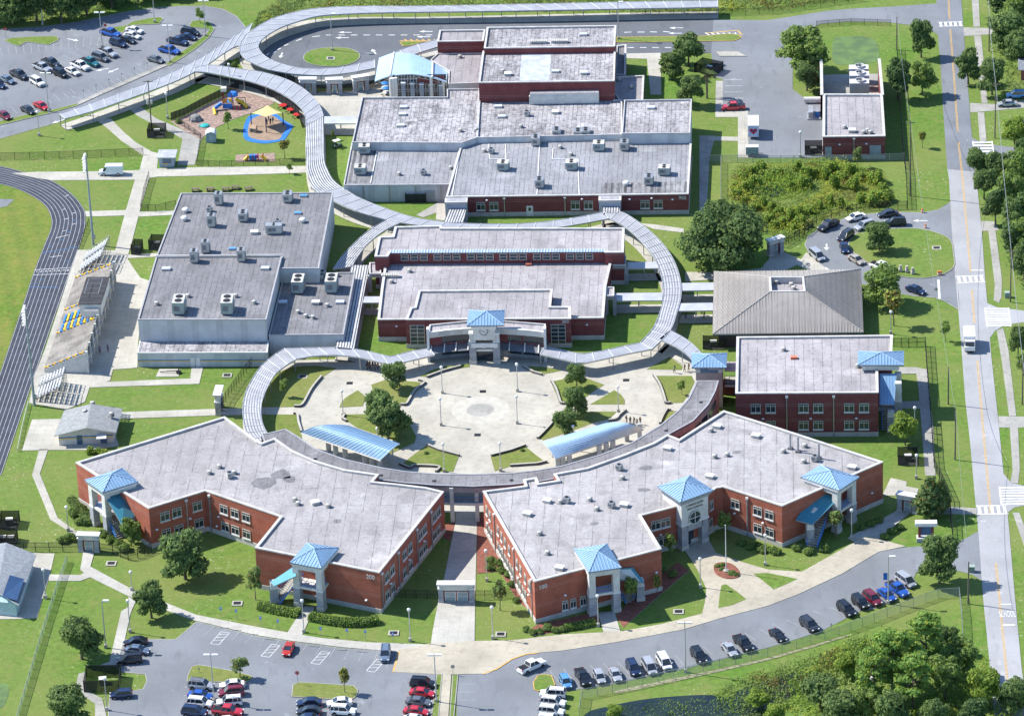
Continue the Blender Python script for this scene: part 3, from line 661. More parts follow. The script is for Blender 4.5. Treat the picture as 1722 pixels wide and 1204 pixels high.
# window prototype: dark panes, pale frame with small top lights, sill (x along the wall, -y outward)
def window_proto(w, h, nx=2, tl=True, sill=True, rows=2, glass=GLS, fr=plain('window_frame_paint', (.55, .53, .47), .6, .06)):
    m = MB(); m.face([(-w/2, -.03, 0), (w/2, -.03, 0), (w/2, -.03, h), (-w/2, -.03, h)], glass)
    g_ = m.mesh('window'); f = MB(); t = .11
    for x in [-w/2+t/2, w/2-t/2]+[-w/2+w*k/nx for k in range(1, nx)]: f.box((x, -.05, 0), (t, .1, h), fr)
    for z in [0, h-t]+([h*.68] if tl else [h*k/rows for k in range(1, rows)]): f.box((0, -.055, z), (w-.02, .1, t), fr)
    if tl:
        for x in (-w*.25, w*.25): f.box((x, -.05, h*.68), (t*.7, .09, h*.3), fr)
    fm = f.mesh('window_frame'); sm = None
    if sill: s_ = MB(); s_.box((0, -.1, -.24), (w+.16, .2, .24), WH); sm = s_.mesh('window_sill')
    return g_, fm, sm
WP = window_proto(2.0, 1.95); WPN = window_proto(1.25, 1.95, 2); WPG = window_proto(3.1, 4.7, 2, False, False, 5); WPS = window_proto(2.9, 1.5, 2, False, False)
def edge(a, b, h):
    """world wall line from two roof-edge pixels, ordered so that it faces the viewer"""
    a, b = G(*a, h), G(*b, h); d = b-a
    if Vector((d.y, -d.x)).dot(Vector((CAM.x-a.x, CAM.y-a.y))) < 0: a, b = b, a
    return a, b
def on_wall(e, x, z):
    a, b = e; x0 = P((a.x, a.y, z))[0]; x1 = P((b.x, b.y, z))[0]; t = (x-x0)/(x1-x0)
    p = a.lerp(b, t); d = b-a; return Vector((p.x, p.y, z)), math.atan2(d.y, d.x)
def child(name, me, parent, loc, rz=0):
    o = bpy.data.objects.new(name, me); COL.objects.link(o); o.parent = parent
    o.location = Vector(loc)-wloc(parent); o.rotation_euler.z = rz; return o
def windows(root, e, xs, z, proto=WP, lift=.0):
    for x in xs:
        p, r = on_wall(e, x, z); n = Vector((math.sin(r), -math.cos(r), 0))*.03
        w = child('window', proto[0], root, p+n, r)
        for nm, me in (('frame', proto[1]), ('sill', proto[2])):
            if me: o = bpy.data.objects.new(nm, me); COL.objects.link(o); o.parent = w
_m = MB(); _m.box((0, -.12, -9), (.2, .2, 8.6), GALV); _m.box((0, -.16, -.75), (.55, .32, .45), WH); SPOUT = _m.mesh('downspout')
_m = MB(); _m.lathe([(.02, -.16), (.22, -.1), (.3, 0), (.22, .14), (.04, .2)], plain('lamp_globe', (.8, .8, .78), .3, .03), (0, -.2, 0), 10); LAMPM = _m.mesh('wall_lamp')
def spouts(root, e, xs, h, L=9.0):
    for x in xs:
        p, r = on_wall(e, x, h-.3); o = child('downspout', SPOUT, root, p, r); o.scale.z = (h-.35)/9
def lamps(root, e, xz):
    for x, z in xz: p, r = on_wall(e, x, z); child('wall_lamp', LAMPM, root, p, r)
def number(root, e, x, z, txt, size):
    p, r = on_wall(e, x, z); me = text_mesh(txt, size, .04, WH, 'building_number')
    n = Vector((math.sin(r), -math.cos(r), 0))*.08; o = child('building_number', me, root, p+n, r); o.rotation_euler = (R(90), 0, r)
def ribs(mb, a, b, c, d, n, mat, w=.1, t=.09):
    """standing seams up a roof face a-b (eave) to d-c (top)"""
    a, b, c, d = Vector(a), Vector(b), Vector(c), Vector(d); e = (b-a); L = e.length; u = e/L
    td, tc = (d-a).dot(u)/L, (c-a).dot(u)/L; s = (d-a)-u*td*L; nn = u.cross(s).normalized(); nn = nn if nn.z > 0 else -nn
    for k in range(n):
        q = (k+.5)/n; f = q/td if q < td else ((1-q)/(1-tc) if q > tc else 1); f = max(0, min(1, f))
        p0 = a+e*q; p1 = p0+s*f; h = u*w/2; v = nn*t
        mb.face([p0-h+v, p0+h+v, p1+h+v, p1-h+v], mat); mb.face([p0-h, p0-h+v, p1-h+v, p1-h], mat); mb.face([p0+h, p1+h, p1+h+v, p0+h+v], mat)
def hip_roof(root, cs, apex, mat=BLUE, cap=SEAM, n=9, th=.28, soffit=OW, name='hip_roof'):
    """cs: 4 eave corners (ccw); apex: one point, or two/four top points"""
    mb = MB(); cs = [Vector(c) for c in cs]
    if sum((cs[i].x*cs[(i+1) % 4].y-cs[(i+1) % 4].x*cs[i].y) for i in range(4)) < 0: cs = cs[::-1]; apex = apex[::-1] if isinstance(apex, list) else apex
    tops = apex if isinstance(apex, list) else [Vector(apex)]*4
    for i in range(4):
        j = (i+1) % 4; a, b, c, d = cs[i], cs[j], tops[j], tops[i]
        mb.face([a, b, c] if (c-d).length < .01 else [a, b, c, d], mat)
        ribs(mb, a, b, c, d, max(4, int((b-a).length/.62)) if n == 9 else n, cap)
        mb.face([a-Vector((0, 0, th)), b-Vector((0, 0, th)), b, a], GREYS)
        mb.tube(a+Vector((0, 0, .06)), d+Vector((0, 0, .06)), .1, cap, n=5)
    mb.face([c-Vector((0, 0, th)) for c in cs[::-1]], soffit)
    return mb.build(name, root)
def eaves(pts, h): return [G(a, b, h) for a, b in pts]
def pillar(root, x, y, rz, h, w=1.25, split=4.1, z0=0):
    mb = MB(); mb.box((x, y, z0), (w+.16, w+.16, split), GS, rz); mb.box((x, y, z0), (w+.3, w+.3, .9), PL, rz); mb.box((x, y, split), (w+.2, w+.2, .3), WH, rz); mb.box((x, y, split+.3), (w, w, h-split-.3), OW, rz)
    return mb.build('pillar', root)
def railing(root, a, b, z, h=1.1, mat=DKM, n=None):
    a, b = Vector(a[:2]).to_3d(), Vector(b[:2]).to_3d(); L = (b-a).length; n = n or max(2, int(L/.45)); mb = MB()
    for q in (z+h, z+.15): mb.tube(a+Vector((0, 0, q)), b+Vector((0, 0, q)), .045, mat, n=4)
    for k in range(n+1): p = a.lerp(b, k/n); mb.tube(p+Vector((0, 0, z)), p+Vector((0, 0, z+h)), .03, mat, n=4, caps=False)
    return mb.build('railing', root)
def open_tower(root, cs, h, rise, mid_floor=True):
    E_ = eaves(cs, h); c = sum(E_, Vector())/4; hip_roof(root, E_, c+Vector((0, 0, rise)))
    B = [c+(e-c)*.74 for e in E_]; r = math.atan2(E_[1].y-E_[0].y, E_[1].x-E_[0].x)
    for b in B: pillar(root, b.x, b.y, r, h-1.3)
    p = ccw([(b.x, b.y) for b in B]); o = offset(p, -.62); mb = MB(); mb.prism(o, h-1.5, h-.28, OW); mb.prism(offset(p, -.85), h-.62, h-.3, WH); mb.build('beam', root)
    if mid_floor:
        mb = MB(); mb.prism(offset(p, -.45), 4.0, 4.5, OW); mb.build('landing', root)
        for i in range(4): railing(root, p[i], p[(i+1) % 4], 4.5, 1.1, BLUEP)
def slope_roof(root, pts, th=.22, mat=TEAL, name='stair_canopy', n=12):
    """pts: (px, py, z) corners of a sloping metal canopy"""
    q = [G(*p) for p in pts]; mb = MB(); n_ = (q[1]-q[0]).cross(q[2]-q[0]); 
    if n_.z < 0: q = q[::-1]
    d = Vector((0, 0, th)); mb.face(q, mat); mb.face([v-d for v in q[::-1]], OW)
    for a, b in zip(q, q[1:]+q[:1]): mb.face([a-d, b-d, b, a], GREYS)
    return mb.build(name, root)
def post_mesh(h, r=.09, mat=GALV):
    m = MB(); m.box((0, 0, 0), (r*2, r*2, h), mat); m.box((0, 0, 0), (.34, .34, .06), mat); return m.mesh('post')
# rooftop units: sub-parts of a roof
def ac_mesh(w, d, h, body, top=GALV, fans=2, curb=.35):
    m = MB(); m.box((0, 0, 0), (w*.8, d*.8, curb), GALV); m.box((0, 0, curb), (w, d, h), body, 0, top)
    for k in range(fans):
        y = (k-(fans-1)/2)*d/max(fans, 1)*.9 if fans > 1 else 0
        m.lathe([(min(w, d/max(fans, 1))*.36, 0), (min(w, d/max(fans, 1))*.36, .09), (.05, .1)], DKM, (0, y, curb+h), 10)
    m.box((w/2+.1, d*.1, curb*.4), (.22, d*.5, h*.7), GALV); m.box((-w*.1, -d/2-.015, curb+h*.25), (w*.5, .04, h*.45), plain('louvre_grey', (.2, .21, .22), .7, .2)); return m.mesh('air_handler')
CREAMU = plain('cream_unit_paint', (.5, .48, .43), .6, .12); GREENU = plain('grey_green_unit_paint', (.33, .39, .37), .6, .12)
U = {'ac': ac_mesh(2.0, 2.6, 1.7, CREAMU), 'tall': ac_mesh(1.7, 2.0, 2.4, CREAMU, GALV, 2), 'big': ac_mesh(2.5, 4.4, 2.6, GREENU, CREAMU, 2), 'box': ac_mesh(1.1, 1.2, .9, CREAMU, GALV, 1), 'green': ac_mesh(2.6, 2.4, 1.6, GREENU, CREAMU, 2), 'wide': ac_mesh(4.2, 2.2, 1.9, CREAMU, GALV, 3)}
U['wide'] = ac_mesh(3.6, 1.9, 1.8, CREAMU, GALV, 3)
_m = MB(); _m.lathe([(.4, 0), (.4, .45), (.75, .5), (.8, .75), (.55, 1.0), (.05, 1.1)], WH, n=14); U['dome'] = _m.mesh('roof_ventilator')
_m = MB(); _m.lathe([(.28, 0), (.28, .5), (.42, .52), (.42, .75), (.05, .85)], CREAMU, n=10); _m.box((.35, .25, 0), (.35, .35, .8), GALV); _m.box((.1, 0, -.01), (1.1, 1.0, .08), RG); U['vent'] = _m.mesh('roof_vent')
_m = MB(); _m.box((0, 0, 0), (1.9, 1.3, .35), GALV); _m.box((0, 0, .35), (1.8, 1.2, .16), plain('skylight_dome', (.55, .6, .66), .25, .06)); U['sky'] = _m.mesh('skylight')
_m = MB(); _m.box((0, 0, 0), (1.6, 1.0, .3), GALV); _m.box((0, 0, .3), (1.5, .9, .14), plain('blue_skylight_dome', (.12, .33, .62), .25, .06)); U['bsky'] = _m.mesh('skylight')
_m = MB(); _m.box((0, 0, 0), (1.5, 1.2, .55), CREAMU, 0, GALV); _m.box((0, 0, .55), (1.7, 1.4, .12), WH); U['hatch'] = _m.mesh('roof_hatch')
_m = MB(); _m.tube((0, 0, 0), (0, 0, 3.4), .22, GALV, n=10); _m.box((0, 0, 0), (.9, .9, .4), RG); U['pipe'] = _m.mesh('flue_pipe')
_m = MB(); _m.box((0, 0, 0), (1.3, .9, .5), plain('orange_red_box', (.5, .12, .07), .6, .1), 0, plain('orange_red_top', (.62, .2, .12), .6, .1)); U['red'] = _m.mesh('roof_box')
_m = MB(); _m.box((0, 0, 0), (3.8, 1.1, .5), GALV); [_m.box((-1.7+k*.5, 0, .5), (.4, 1.3, .2), CREAMU) for k in range(8)]; U['long'] = _m.mesh('intake_hood')
UN = {'ac': 'air_handler', 'tall': 'air_handler', 'big': 'air_handler', 'box': 'fan_unit', 'green': 'air_handler', 'wide': 'air_handler', 'dome': 'roof_ventilator', 'vent': 'roof_vent', 'sky': 'skylight', 'bsky': 'skylight', 'hatch': 'roof_hatch', 'pipe': 'flue_pipe', 'red': 'roof_box', 'long': 'intake_hood'}
def units(roof, h, lst, rz=0, par=.45):
    for kind, x, y in lst: child(UN[kind], U[kind], roof, G(x, y, h-par), rz+random.uniform(-.05, .05))
# ------------------------------------------------------------------ front wing, left ("200")
P200 = [(127.5, 777), (377.5, 700), (433, 741), (440, 744), (462, 736), (492, 757), (530, 774), (580, 789), (637, 797), (627, 809), (667, 813), (717, 819), (746, 826), (637.5, 962), (429, 920), (471, 868), (345, 824.5), (250, 854)]
h = 9.0; p = px(P200, h)
B2 = thing('school_wing', 'red brick two-storey school wing numbered 200, left of the central gate', 'building', mid(p))
w, r = volume(B2, p, h, BR, RL)
units(r, h, [('vent', 352, 797), ('vent', 369, 787), ('box', 386, 803), ('vent', 394, 797), ('vent', 501, 849), ('hatch', 530, 847), ('vent', 552, 853), ('vent', 496, 842)], .4)
for x, y, k in ((474, 798, 5.5), (487, 806, 3.5), (445, 812, 6), (568, 876, 2.2)):     # patched drains
    c = G(x, y, h-.44); q = MB(); q.poly([(c.x+k*.5*math.cos(t*.785)*random.uniform(.6, 1), c.y+k*.5*math.sin(t*.785)*random.uniform(.6, 1)) for t in range(8)], h-.44+.004, RB); q.build('roof_patch', r)
e1 = edge((250, 854), (345, 824.5), h); e2 = edge((345, 824.5), (471, 868), h); e3 = edge((429, 920), (637.5, 962), h); e4 = edge((637.5, 962), (746, 826), h); e5 = edge((127.5, 777), (250, 854), h)
windows(B2, e1, (277.5, 297.5, 332), 5.2); windows(B2, e1, (280, 301, 335), 1.4)
windows(B2, e2, (377.5, 396, 415), 5.2); windows(B2, e2, (380, 397, 416), 1.4)
windows(B2, e4, (650, 659, 679.5, 688.5, 706, 713, 729.5, 737), 5.2); windows(B2, e4, (651, 660, 680, 689.5, 707, 714, 730, 737.5), 1.4)
spouts(B2, e1, (312,), h); spouts(B2, e4, (641, 668, 699, 723), h); spouts(B2, e2, (352,), h)
lamps(B2, e1, ((263, 3.9), (319, 4.0))); lamps(B2, e2, ((369, 4.2), (366, 1.9))); lamps(B2, e3, ((617, 2.4),)); lamps(B2, e4, ((655, 4), (686, 4), (711, 4)))
number(B2, e3, 623.5, 7.6, '200', 1.2)
open_tower(B2, [(142.5, 807), (172.5, 828), (232.5, 809.5), (206, 787)], 9.9, 1.45)
open_tower(B2, [(487.5, 945.5), (540, 955.5), (570, 920.5), (516, 912.5)], 9.7, 1.45)
slope_roof(B2, [(178, 836, 8.2), (210, 822, 8.2), (228, 866, 5.2), (206, 884, 5.2)]); slope_roof(B2, [(494, 952, 7.6), (455, 978, 5.0), (461, 985, 5.0), (498, 968, 7.2)])
def stair(root, a, b, z1, w=2.2):
    """flight with stringers and treads from ground point a up to b at height z1"""
    a = Vector(a); b = Vector(b); d = (b-a).to_2d().normalized(); n = Vector((-d.y, d.x)); mb = MB(); N = 14
    for k in range(N):
        p_ = a.lerp(b, (k+.5)/N); mb.box((p_.x, p_.y, z1*(k+.4)/N), (.42, w, .16), CO, math.atan2(d.y, d.x))
    mb.build('stair', root)
    for s_ in (-1, 1):
        m = MB(); o = (n*w/2*s_).to_3d(); m.tube(a+o+Vector((0, 0, 1)), b+o+Vector((0, 0, z1+1)), .06, BLUEP, n=4); m.tube(a+o+Vector((0, 0, .1)), b+o+Vector((0, 0, z1)), .14, BLUEP, n=4)
        for k in range(9): q = a.lerp(b, k/8)+o; m.tube(q+Vector((0, 0, z1*k/8)), q+Vector((0, 0, z1*k/8+1)), .03, BLUEP, n=4, caps=False)
        m.build('railing', root)
stair(B2, G(205, 905), G(185, 888), 4.4); stair(B2, G(466, 1013), G(500, 1003), 4.4)
for x, y in ((462, 1012), (228, 903)): q = G(x, y); pillar(B2, q.x, q.y, .3, 4.6, 1.3, 3.2)

# ------------------------------------------------------------------ front wing, right ("100")
P100 = [(812, 825), (861, 819), (883, 816), (880, 806), (902, 802), (906, 812), (938, 807), (931, 796), (986, 786), (1048, 764), (1098, 744), (1122, 730), (1142, 738), (1217, 690), (1291, 713), (1485, 776), (1315, 850), (1216, 818), (1204, 820), (1180, 838), (1133, 852), (1078, 866), (1112, 922), (898.5, 977)]
h = 9.2; p = px(P100, h)
B1 = thing('school_wing', 'red brick two-storey school wing numbered 100, with the main entrance tower', 'building', mid(p))
w, r = volume(B1, p, h, BR, RL)
units(r, h, [('hatch', 1206, 719), ('vent', 1195, 726), ('hatch', 1271, 735), ('hatch', 1123, 756), ('box', 1041, 790), ('vent', 1046, 806), ('vent', 1201, 770), ('vent', 1222, 767), ('hatch', 1194, 803), ('hatch', 920, 844), ('vent', 942, 846), ('box', 953, 845), ('vent', 991, 842), ('vent', 1003, 858), ('box', 1028, 853), ('hatch', 1050, 851), ('hatch', 887, 866), ('vent', 907, 899), ('pipe', 1329, 755), ('pipe', 1342, 760), ('pipe', 1377, 771), ('box', 1370, 775), ('vent', 1317, 761), ('vent', 1351, 778), ('hatch', 1433, 788), ('vent', 920, 932), ('hatch', 941, 957), ('vent', 1353, 752)], -.35)
for x, y, k in ((1087, 786, 3.5), (1080, 824, 3), (1240, 760, 2.5), (1000, 880, 2)): c = G(x, y, h-.44); q = MB(); q.poly([(c.x+k*.6*math.cos(t*.785)*random.uniform(.5, 1), c.y+k*.4*math.sin(t*.785)*random.uniform(.6, 1)) for t in range(8)], h-.446, RB); q.build('roof_patch', r)
e1 = edge((812, 825), (898.5, 977), h); e2 = edge((898.5, 977), (1112, 922), h); e3 = edge((1078, 866), (1133, 852), h); e4 = edge((1180, 838), (1204, 820), h); e5 = edge((1216, 818), (1315, 850), h); e6 = edge((1315, 850), (1485, 776), h)
windows(B1, e1, (819.6, 825, 839, 845, 851, 858, 871, 877, 884.5, 891), 5.3, WPN); windows(B1, e1, (819.6, 824, 828, 839, 843, 847, 851.6, 855.6, 860, 864, 871.7, 876, 881, 885), 1.5, WPN)
windows(B1, e2, (950, 963.5, 980), 1.4, WPN); windows(B1, e3, (1102.5, 1119), 5.3); windows(B1, e3, (1108, 1122), 1.5); windows(B1, e4, (1196,), 5.3, WPN); windows(B1, e4, (1195,), 1.5, WPN)
windows(B1, e5, (1237, 1274.5, 1294), 5.3); windows(B1, e5, (1275, 1294.5), 1.5)
spouts(B1, e1, (832, 865, 894), h); spouts(B1, e5, (1257,), h); lamps(B1, e2, ((949.5, 4.6), (1103, 4.4))); lamps(B1, e1, ((822, 3.9), (847, 3.9), (874, 3.9), (891, 4.2))); lamps(B1, e5, ((1236, 4.2), (1284, 4.1))); lamps(B1, e6, ((1465, 3.4),)); lamps(B1, e3, ((1110, 3.9),))
number(B1, e2, 912.5, 7.6, '100', 1.2)
open_tower(B1, [(965, 923), (990, 962), (1045, 954), (1021, 914)], 9.9, 1.45)
open_tower(B1, [(1346, 802), (1411, 824.5), (1445, 802), (1380, 781.5)], 9.9, 1.45)
slope_roof(B1, [(1038, 956, 7.6), (1064, 954, 7.0), (1084, 979, 4.6), (1037, 974, 5.6)]); slope_roof(B1, [(1372, 822, 8.2), (1410, 838, 7.0), (1366, 882, 4.8), (1338, 874, 5.2)])
stair(B1, G(1060, 1012), G(1040, 1000), 4.4); stair(B1, G(1365, 920), G(1385, 895), 4.4)
for x, y in ((1077, 1008), (1362, 912)): q = G(x, y); pillar(B1, q.x, q.y, .2, 4.6, 1.3, 3.2)
# main entrance tower: solid shaft with round window
ht = 11.4; E_ = eaves([(1105, 818), (1144, 844.6), (1200, 824), (1160.7, 799)], ht); c = sum(E_, Vector())/4
hip_roof(B1, E_, c+Vector((0, 0, 1.5)))
B = [c+(e_-c)*.80 for e_ in E_]; bp = ccw([(v.x, v.y) for v in B]); mb = MB()
mb.prism(bp, 5.6, ht-.9, OW); mb.build('tower_shaft', B1)
mb = MB(); mb.prism(offset(bp, -.12), 5.3, 5.75, WH); mb.prism(offset(bp, -.2), ht-1.15, ht-.3, GS); mb.build('tower_band', B1)
f0, f1 = B[1], B[2]; d = (f1-f0).to_2d().normalized(); fr = math.atan2(d.y, d.x); L = (f1-f0).length; out = Vector((d.y, -d.x, 0))
mb = MB(); bc = Vector(mid(bp))
for t in (.12, .88):
    q = f0.lerp(f1, t)-out*.75; mb.box((q.x, q.y, 0), (L*.24, 1.5, 5.3), GS, fr); mb.box((q.x, q.y, 0), (L*.24+.12, 1.62, .9), PL, fr)
q = f0.lerp(f1, .5)-out*2.6; mb.box((q.x, q.y, 0), (L*.98, 2.2, 5.3), BRD, fr)
mb.build('portal', B1); mb = MB(); q = f0.lerp(f1, .5)-out*.6; mb.box((q.x, q.y, 3.9), (L*.6, 1.2, 1.4), GS, fr); mb.build('lintel', B1)
q = f0.lerp(f1, .5)-out*1.45; mb = MB(); mb.box((q.x, q.y, .05), (L*.5, .1, 3.2), GLS, fr); mb.build('entrance_doors', B1)
mb = MB(); q = f0.lerp(f1, .48)+out*.2; q.z = 6.6; u3 = d.to_3d(); z3 = Vector((0, 0, 1))
rim = [q+u3*1.35*math.cos(t*math.pi/14)+z3*1.35*math.sin(t*math.pi/14) for t in range(28)]; mb.face(rim, GLS)
rw = mb.build('round_window', B1); mb = MB()
for t in range(28): mb.tube(rim[t]+out*.03, rim[(t+1) % 28]+out*.03, .09, OW, n=4, caps=False)
mb.tube(q-u3*1.35+out*.05, q+u3*1.35+out*.05, .09, OW, n=4); mb.tube(q-z3*1.35+out*.05, q+z3*1.35+out*.05, .09, OW, n=4); mb.build('frame', rw)
for txt, z, s_ in (('CYPRESS RIVER', 9.45, .62), ('HIGH SCHOOL', 8.7, .56)):
    me = text_mesh(txt, s_, .03, plain('bronze_letter', (.16, .15, .14), .5, .1), 'tower_lettering'); q = f0.lerp(f1, .5)+out*.06; o = child('tower_lettering', me, B1, (q.x, q.y, z)); o.rotation_euler = (R(90), 0, fr)

# ------------------------------------------------------------------ curved two-storey corridor behind the two wings
ci = [(439, 729), (451, 728), (480, 721), (502, 734), (530, 754), (580, 772), (642, 786), (680, 792), (730, 796), (795, 797), (860, 795), (905, 790), (945, 783), (1010, 764), (1062, 744), (1111, 714), (1140, 690), (1157, 670), (1166, 652), (1171, 640)]
co = [(445, 745), (462, 740), (480, 752), (500, 764), (530, 782), (580, 798), (640, 807), (680, 812), (730, 816), (795, 818), (860, 815), (905, 810), (950, 802), (1016, 786), (1075, 762), (1126, 730), (1166, 708), (1192, 680), (1204, 657), (1209, 640)]
h = 8.0; a_ = [tuple(v) for v in px(ci, h)]; b_ = [tuple(v) for v in px(co, h)]
CR = thing('corridor_building', 'curved two-storey corridor with weathered flat roof joining both front wings', 'building', mid(a_+b_))
pp = [a_[k] for k in range(len(a_))]+b_[::-1]
mb = MB()
for S, f in ((a_, 1), (b_, -1)):
    for k in range(len(S)-1):
        near = 715 < (ci if f == 1 else co)[k][0] < 815 or 715 < (ci if f == 1 else co)[k+1][0] < 815
        z0 = 6.6 if near else 0
        q = [(*S[k], z0), (*S[k+1], z0), (*S[k+1], h-.1), (*S[k], h-.1)]; mb.face(q if f < 0 else q[::-1], plain('pink_stucco', (.40, .31, .29), .85, .12))
q = [(*a_[-1], 0), (*b_[-1], 0), (*b_[-1], h), (*a_[-1], h)]; mb.face(q, OW); mb.build('wall', CR)
mb = MB(); mb.poly(pp, h-.05, RB); rc = mb.build('roof', CR); mb = MB(); ring(mb, pp, .35, h-.4, h+.05, plain('grey_gutter', (.33, .33, .35), .6, .1)); mb.build('gutter', CR)
for k in range(len(ci)):
    if k in (4, 6, 8, 10, 12, 13, 15, 17):
        q = Vector(a_[k]).lerp(Vector(b_[k]), .62); m = MB(); m.box((q.x, q.y, h-.1), (.7, .7, .12), DKM); m.build('roof_drain', rc)
fl = [k for k in range(len(ci)) if 675 <= ci[k][0] <= 865]
mb = MB(); mb.poly([a_[k] for k in fl]+[b_[k] for k in fl][::-1], 4.3, CO); mb.poly([a_[k] for k in fl]+[b_[k] for k in fl][::-1], 3.7, OW, True)
for S, f in ((a_, 1), (b_, -1)):
    for k in fl[:-1]:
        q = [(*S[k], 3.7), (*S[k+1], 3.7), (*S[k+1], 4.3), (*S[k], 4.3)]; mb.face(q if f < 0 else q[::-1], OW)
mb.build('bridge_floor', CR)
for S in (a_, b_):
    for k in fl[:-1]: railing(CR, S[k], S[k+1], 4.3, 1.2, BLUEP)
for x, y in ((761.5, 877), (803.5, 876)):
    c = G(x, y); m = MB(); m.box((c.x, c.y, 0), (.75, .75, 7.6), OW); m.build('column', CR)
ee = (Vector((*b_[15], 0)), Vector((*b_[17], 0)))
for t in (.25, .7):
    for ia, ib in ((15, 16), (16, 17), (17, 18)):
        a, b = Vector((*b_[ia], 4.8)), Vector((*b_[ib], 4.8)); q = a.lerp(b, t); d_ = b-a; child('window', WPS[0], CR, q+Vector((d_.y, -d_.x, 0)).normalized()*.05, math.atan2(d_.y, d_.x))
# stair tower beside it
ht = 9.6; E_ = eaves([(1163, 618), (1221.5, 618), (1223, 594), (1163, 594)], ht); c = sum(E_, Vector())/4
T4 = thing('stair_tower', 'cream stair tower with blue hip roof at the corridor end', 'tower', (c.x, c.y, 0))
hip_roof(T4, E_, c+Vector((0, 0, 1.3))); bp = ccw([((c+(e_-c)*.78).x, (c+(e_-c)*.78).y) for e_ in E_])
mb = MB(); mb.prism(bp, 8.05, ht-.3, OW); mb.prism(offset(bp, .05), 0, 8.05, plain('mauve_stucco', (.36, .29, .28), .85, .1)); mb.prism(offset(bp, -.2), ht-.8, ht-.28, GS); mb.build('tower_shaft', T4)
q = Vector(mid(bp)); y0 = min(v[1] for v in bp); mb = MB(); mb.box((q.x, y0-.05, 8.1), (3.6, .2, 1.0), GLSB); mb.build('louvre', T4)

# ------------------------------------------------------------------ right two-storey building ("400")
P400 = [(1237, 661), (1239, 566), (1501, 563), (1499, 617), (1476, 618), (1477, 659.5)]
h = 10.0; p = px(P400, h)
B4 = thing('school_wing', 'maroon brick two-storey school wing beside the grey hip-roofed building', 'building', mid(p))
w, r = volume(B4, p, h, BRD, RL2)
e = edge((1237, 661), (1477, 659.5), h); windows(B4, e, (1271, 1296, 1351.5, 1376, 1428, 1453), 5.6); windows(B4, e, (1271, 1296, 1351.5, 1376, 1428, 1453), 1.7)
spouts(B4, e, (1323, 1402), h); lamps(B4, e, ((1363.5, 4.2), (1440, 4.2), (1283, 4.2)))
units(r, h, [('vent', 1317, 590), ('red', 1335, 603), ('vent', 1442, 618), ('vent', 1452, 612)])
ht = 11.2; E_ = eaves([(1442, 614), (1520, 614), (1520, 591), (1443, 591)], ht); c = sum(E_, Vector())/4; hip_roof(B4, E_, c+Vector((0, 0, 1.3)))
bp = ccw([((c+(v-c)*.8).x, (c+(v-c)*.8).y) for v in E_]); mb = MB(); mb.prism(bp, h-.3, ht-.3, OW); mb.build('tower_top', B4)
for x, y in ((1510, 690), (1510, 706)): q = G(x, y); pillar(B4, q.x, q.y, 0, 8.6, 1.3, 4.5)
slope_roof(B4, [(1479, 628, 9.3), (1508, 628, 9.3), (1504, 680, 6.2), (1479, 680, 6.2)], mat=BLU); q = G(1498, 724); pillar(B4, q.x, q.y, 0, 4.5, 1.3, 3.4); stair(B4, G(1492, 724), G(1492, 700), 4.4)
# breezeway to the tower
mb = MB(); p = px([(1218, 608), (1238, 608), (1238, 622), (1218, 622)], 7.6); BW = thing('breezeway', 'short two-level bridge linking stair tower and maroon wing', 'bridge', mid(p))
mb.prism(p, 7.2, 7.6, RL2, OW); mb.build('roof', BW); mb = MB(); mb.prism(p, 3.6, 4.2, CO, OW); mb.build('bridge_floor', BW); p = ccw(p)
for a, b in zip(p, p[1:]+p[:1]): railing(BW, a, b, 4.2)
mb = MB(); q = mid(p); mb.box((q[0], q[1]+2, 0), (5.2, .3, 3.6), BRD); mb.build('wall', BW)

# ------------------------------------------------------------------ grey hip-roofed building
he = 3.7; E_ = eaves([(1198.5, 562), (1452, 558.5), (1448, 453), (1200.5, 457)], he)
HB = thing('hip_roof_building', 'low building with large grey metal hip roof and sunken roof well', 'building', mid([(v.x, v.y) for v in E_]))
T_ = eaves([(1295, 491), (1355, 491), (1352, 466), (1293, 466)], 9.4)
hip_roof(HB, E_, T_, TANM, plain('grey_seam', (.45, .41, .37), .5, .08), 9, .3, OW, 'roof')
bp = offset(ccw([(v.x, v.y) for v in E_]), 1.2); mb = MB(); mb.prism(bp, 0, he-.3, plain('eave_shade_block', (.07, .055, .055), .9, .2)); mb.build('wall', HB)  # wall colour holds the shade of the recess below the eaves
tp = ccw([(v.x, v.y) for v in T_]); mb = MB(); ring(mb, tp, .4, 8.0, 9.55, COPING); mb.poly(offset(tp, .35), 8.1, RL2); rw_ = mb.build('roof_well', HB)
for k, x, y in (('vent', 1306, 477), ('hatch', 1333, 473), ('vent', 1334, 487), ('vent', 1330, 481)): child(UN[k], U[k], rw_, G(x, y, 8.1))
# ------------------------------------------------------------------ central building ("300")
B3 = thing('school_building', 'maroon brick building numbered 300 with clock tower facing the round plaza', 'building', mid(px([(681, 583), (961, 583), (1048, 440), (640, 440)])))
h = 5.2; p = px([(635, 537), (641, 485), (649, 431), (657, 427), (1026, 424), (1031, 426), (1028, 441), (1019, 481), (1015, 534)], h); w, r3 = volume(B3, p, h, BRD, RL2)
units(r3, h, [('long', 656, 466), ('vent', 658, 476), ('vent', 688, 458), ('red', 889, 446)])
e = edge((635, 537), (1015, 534), h); lamps(B3, e, ((667, 3.6), (987, 3.6)))
h = 6.8; pc = px([(682, 537), (690, 517), (697, 516), (704, 488), (929, 486), (926, 515), (959, 515), (960, 535.5)], h); w, r = volume(B3, pc, h, BRD, RL2)
e = edge((682, 537), (960, 535.5), h); windows(B3, e, (703, 939.5), .75, WPG); number(B3, e, 950.5, 6.05, '300', 1.0)
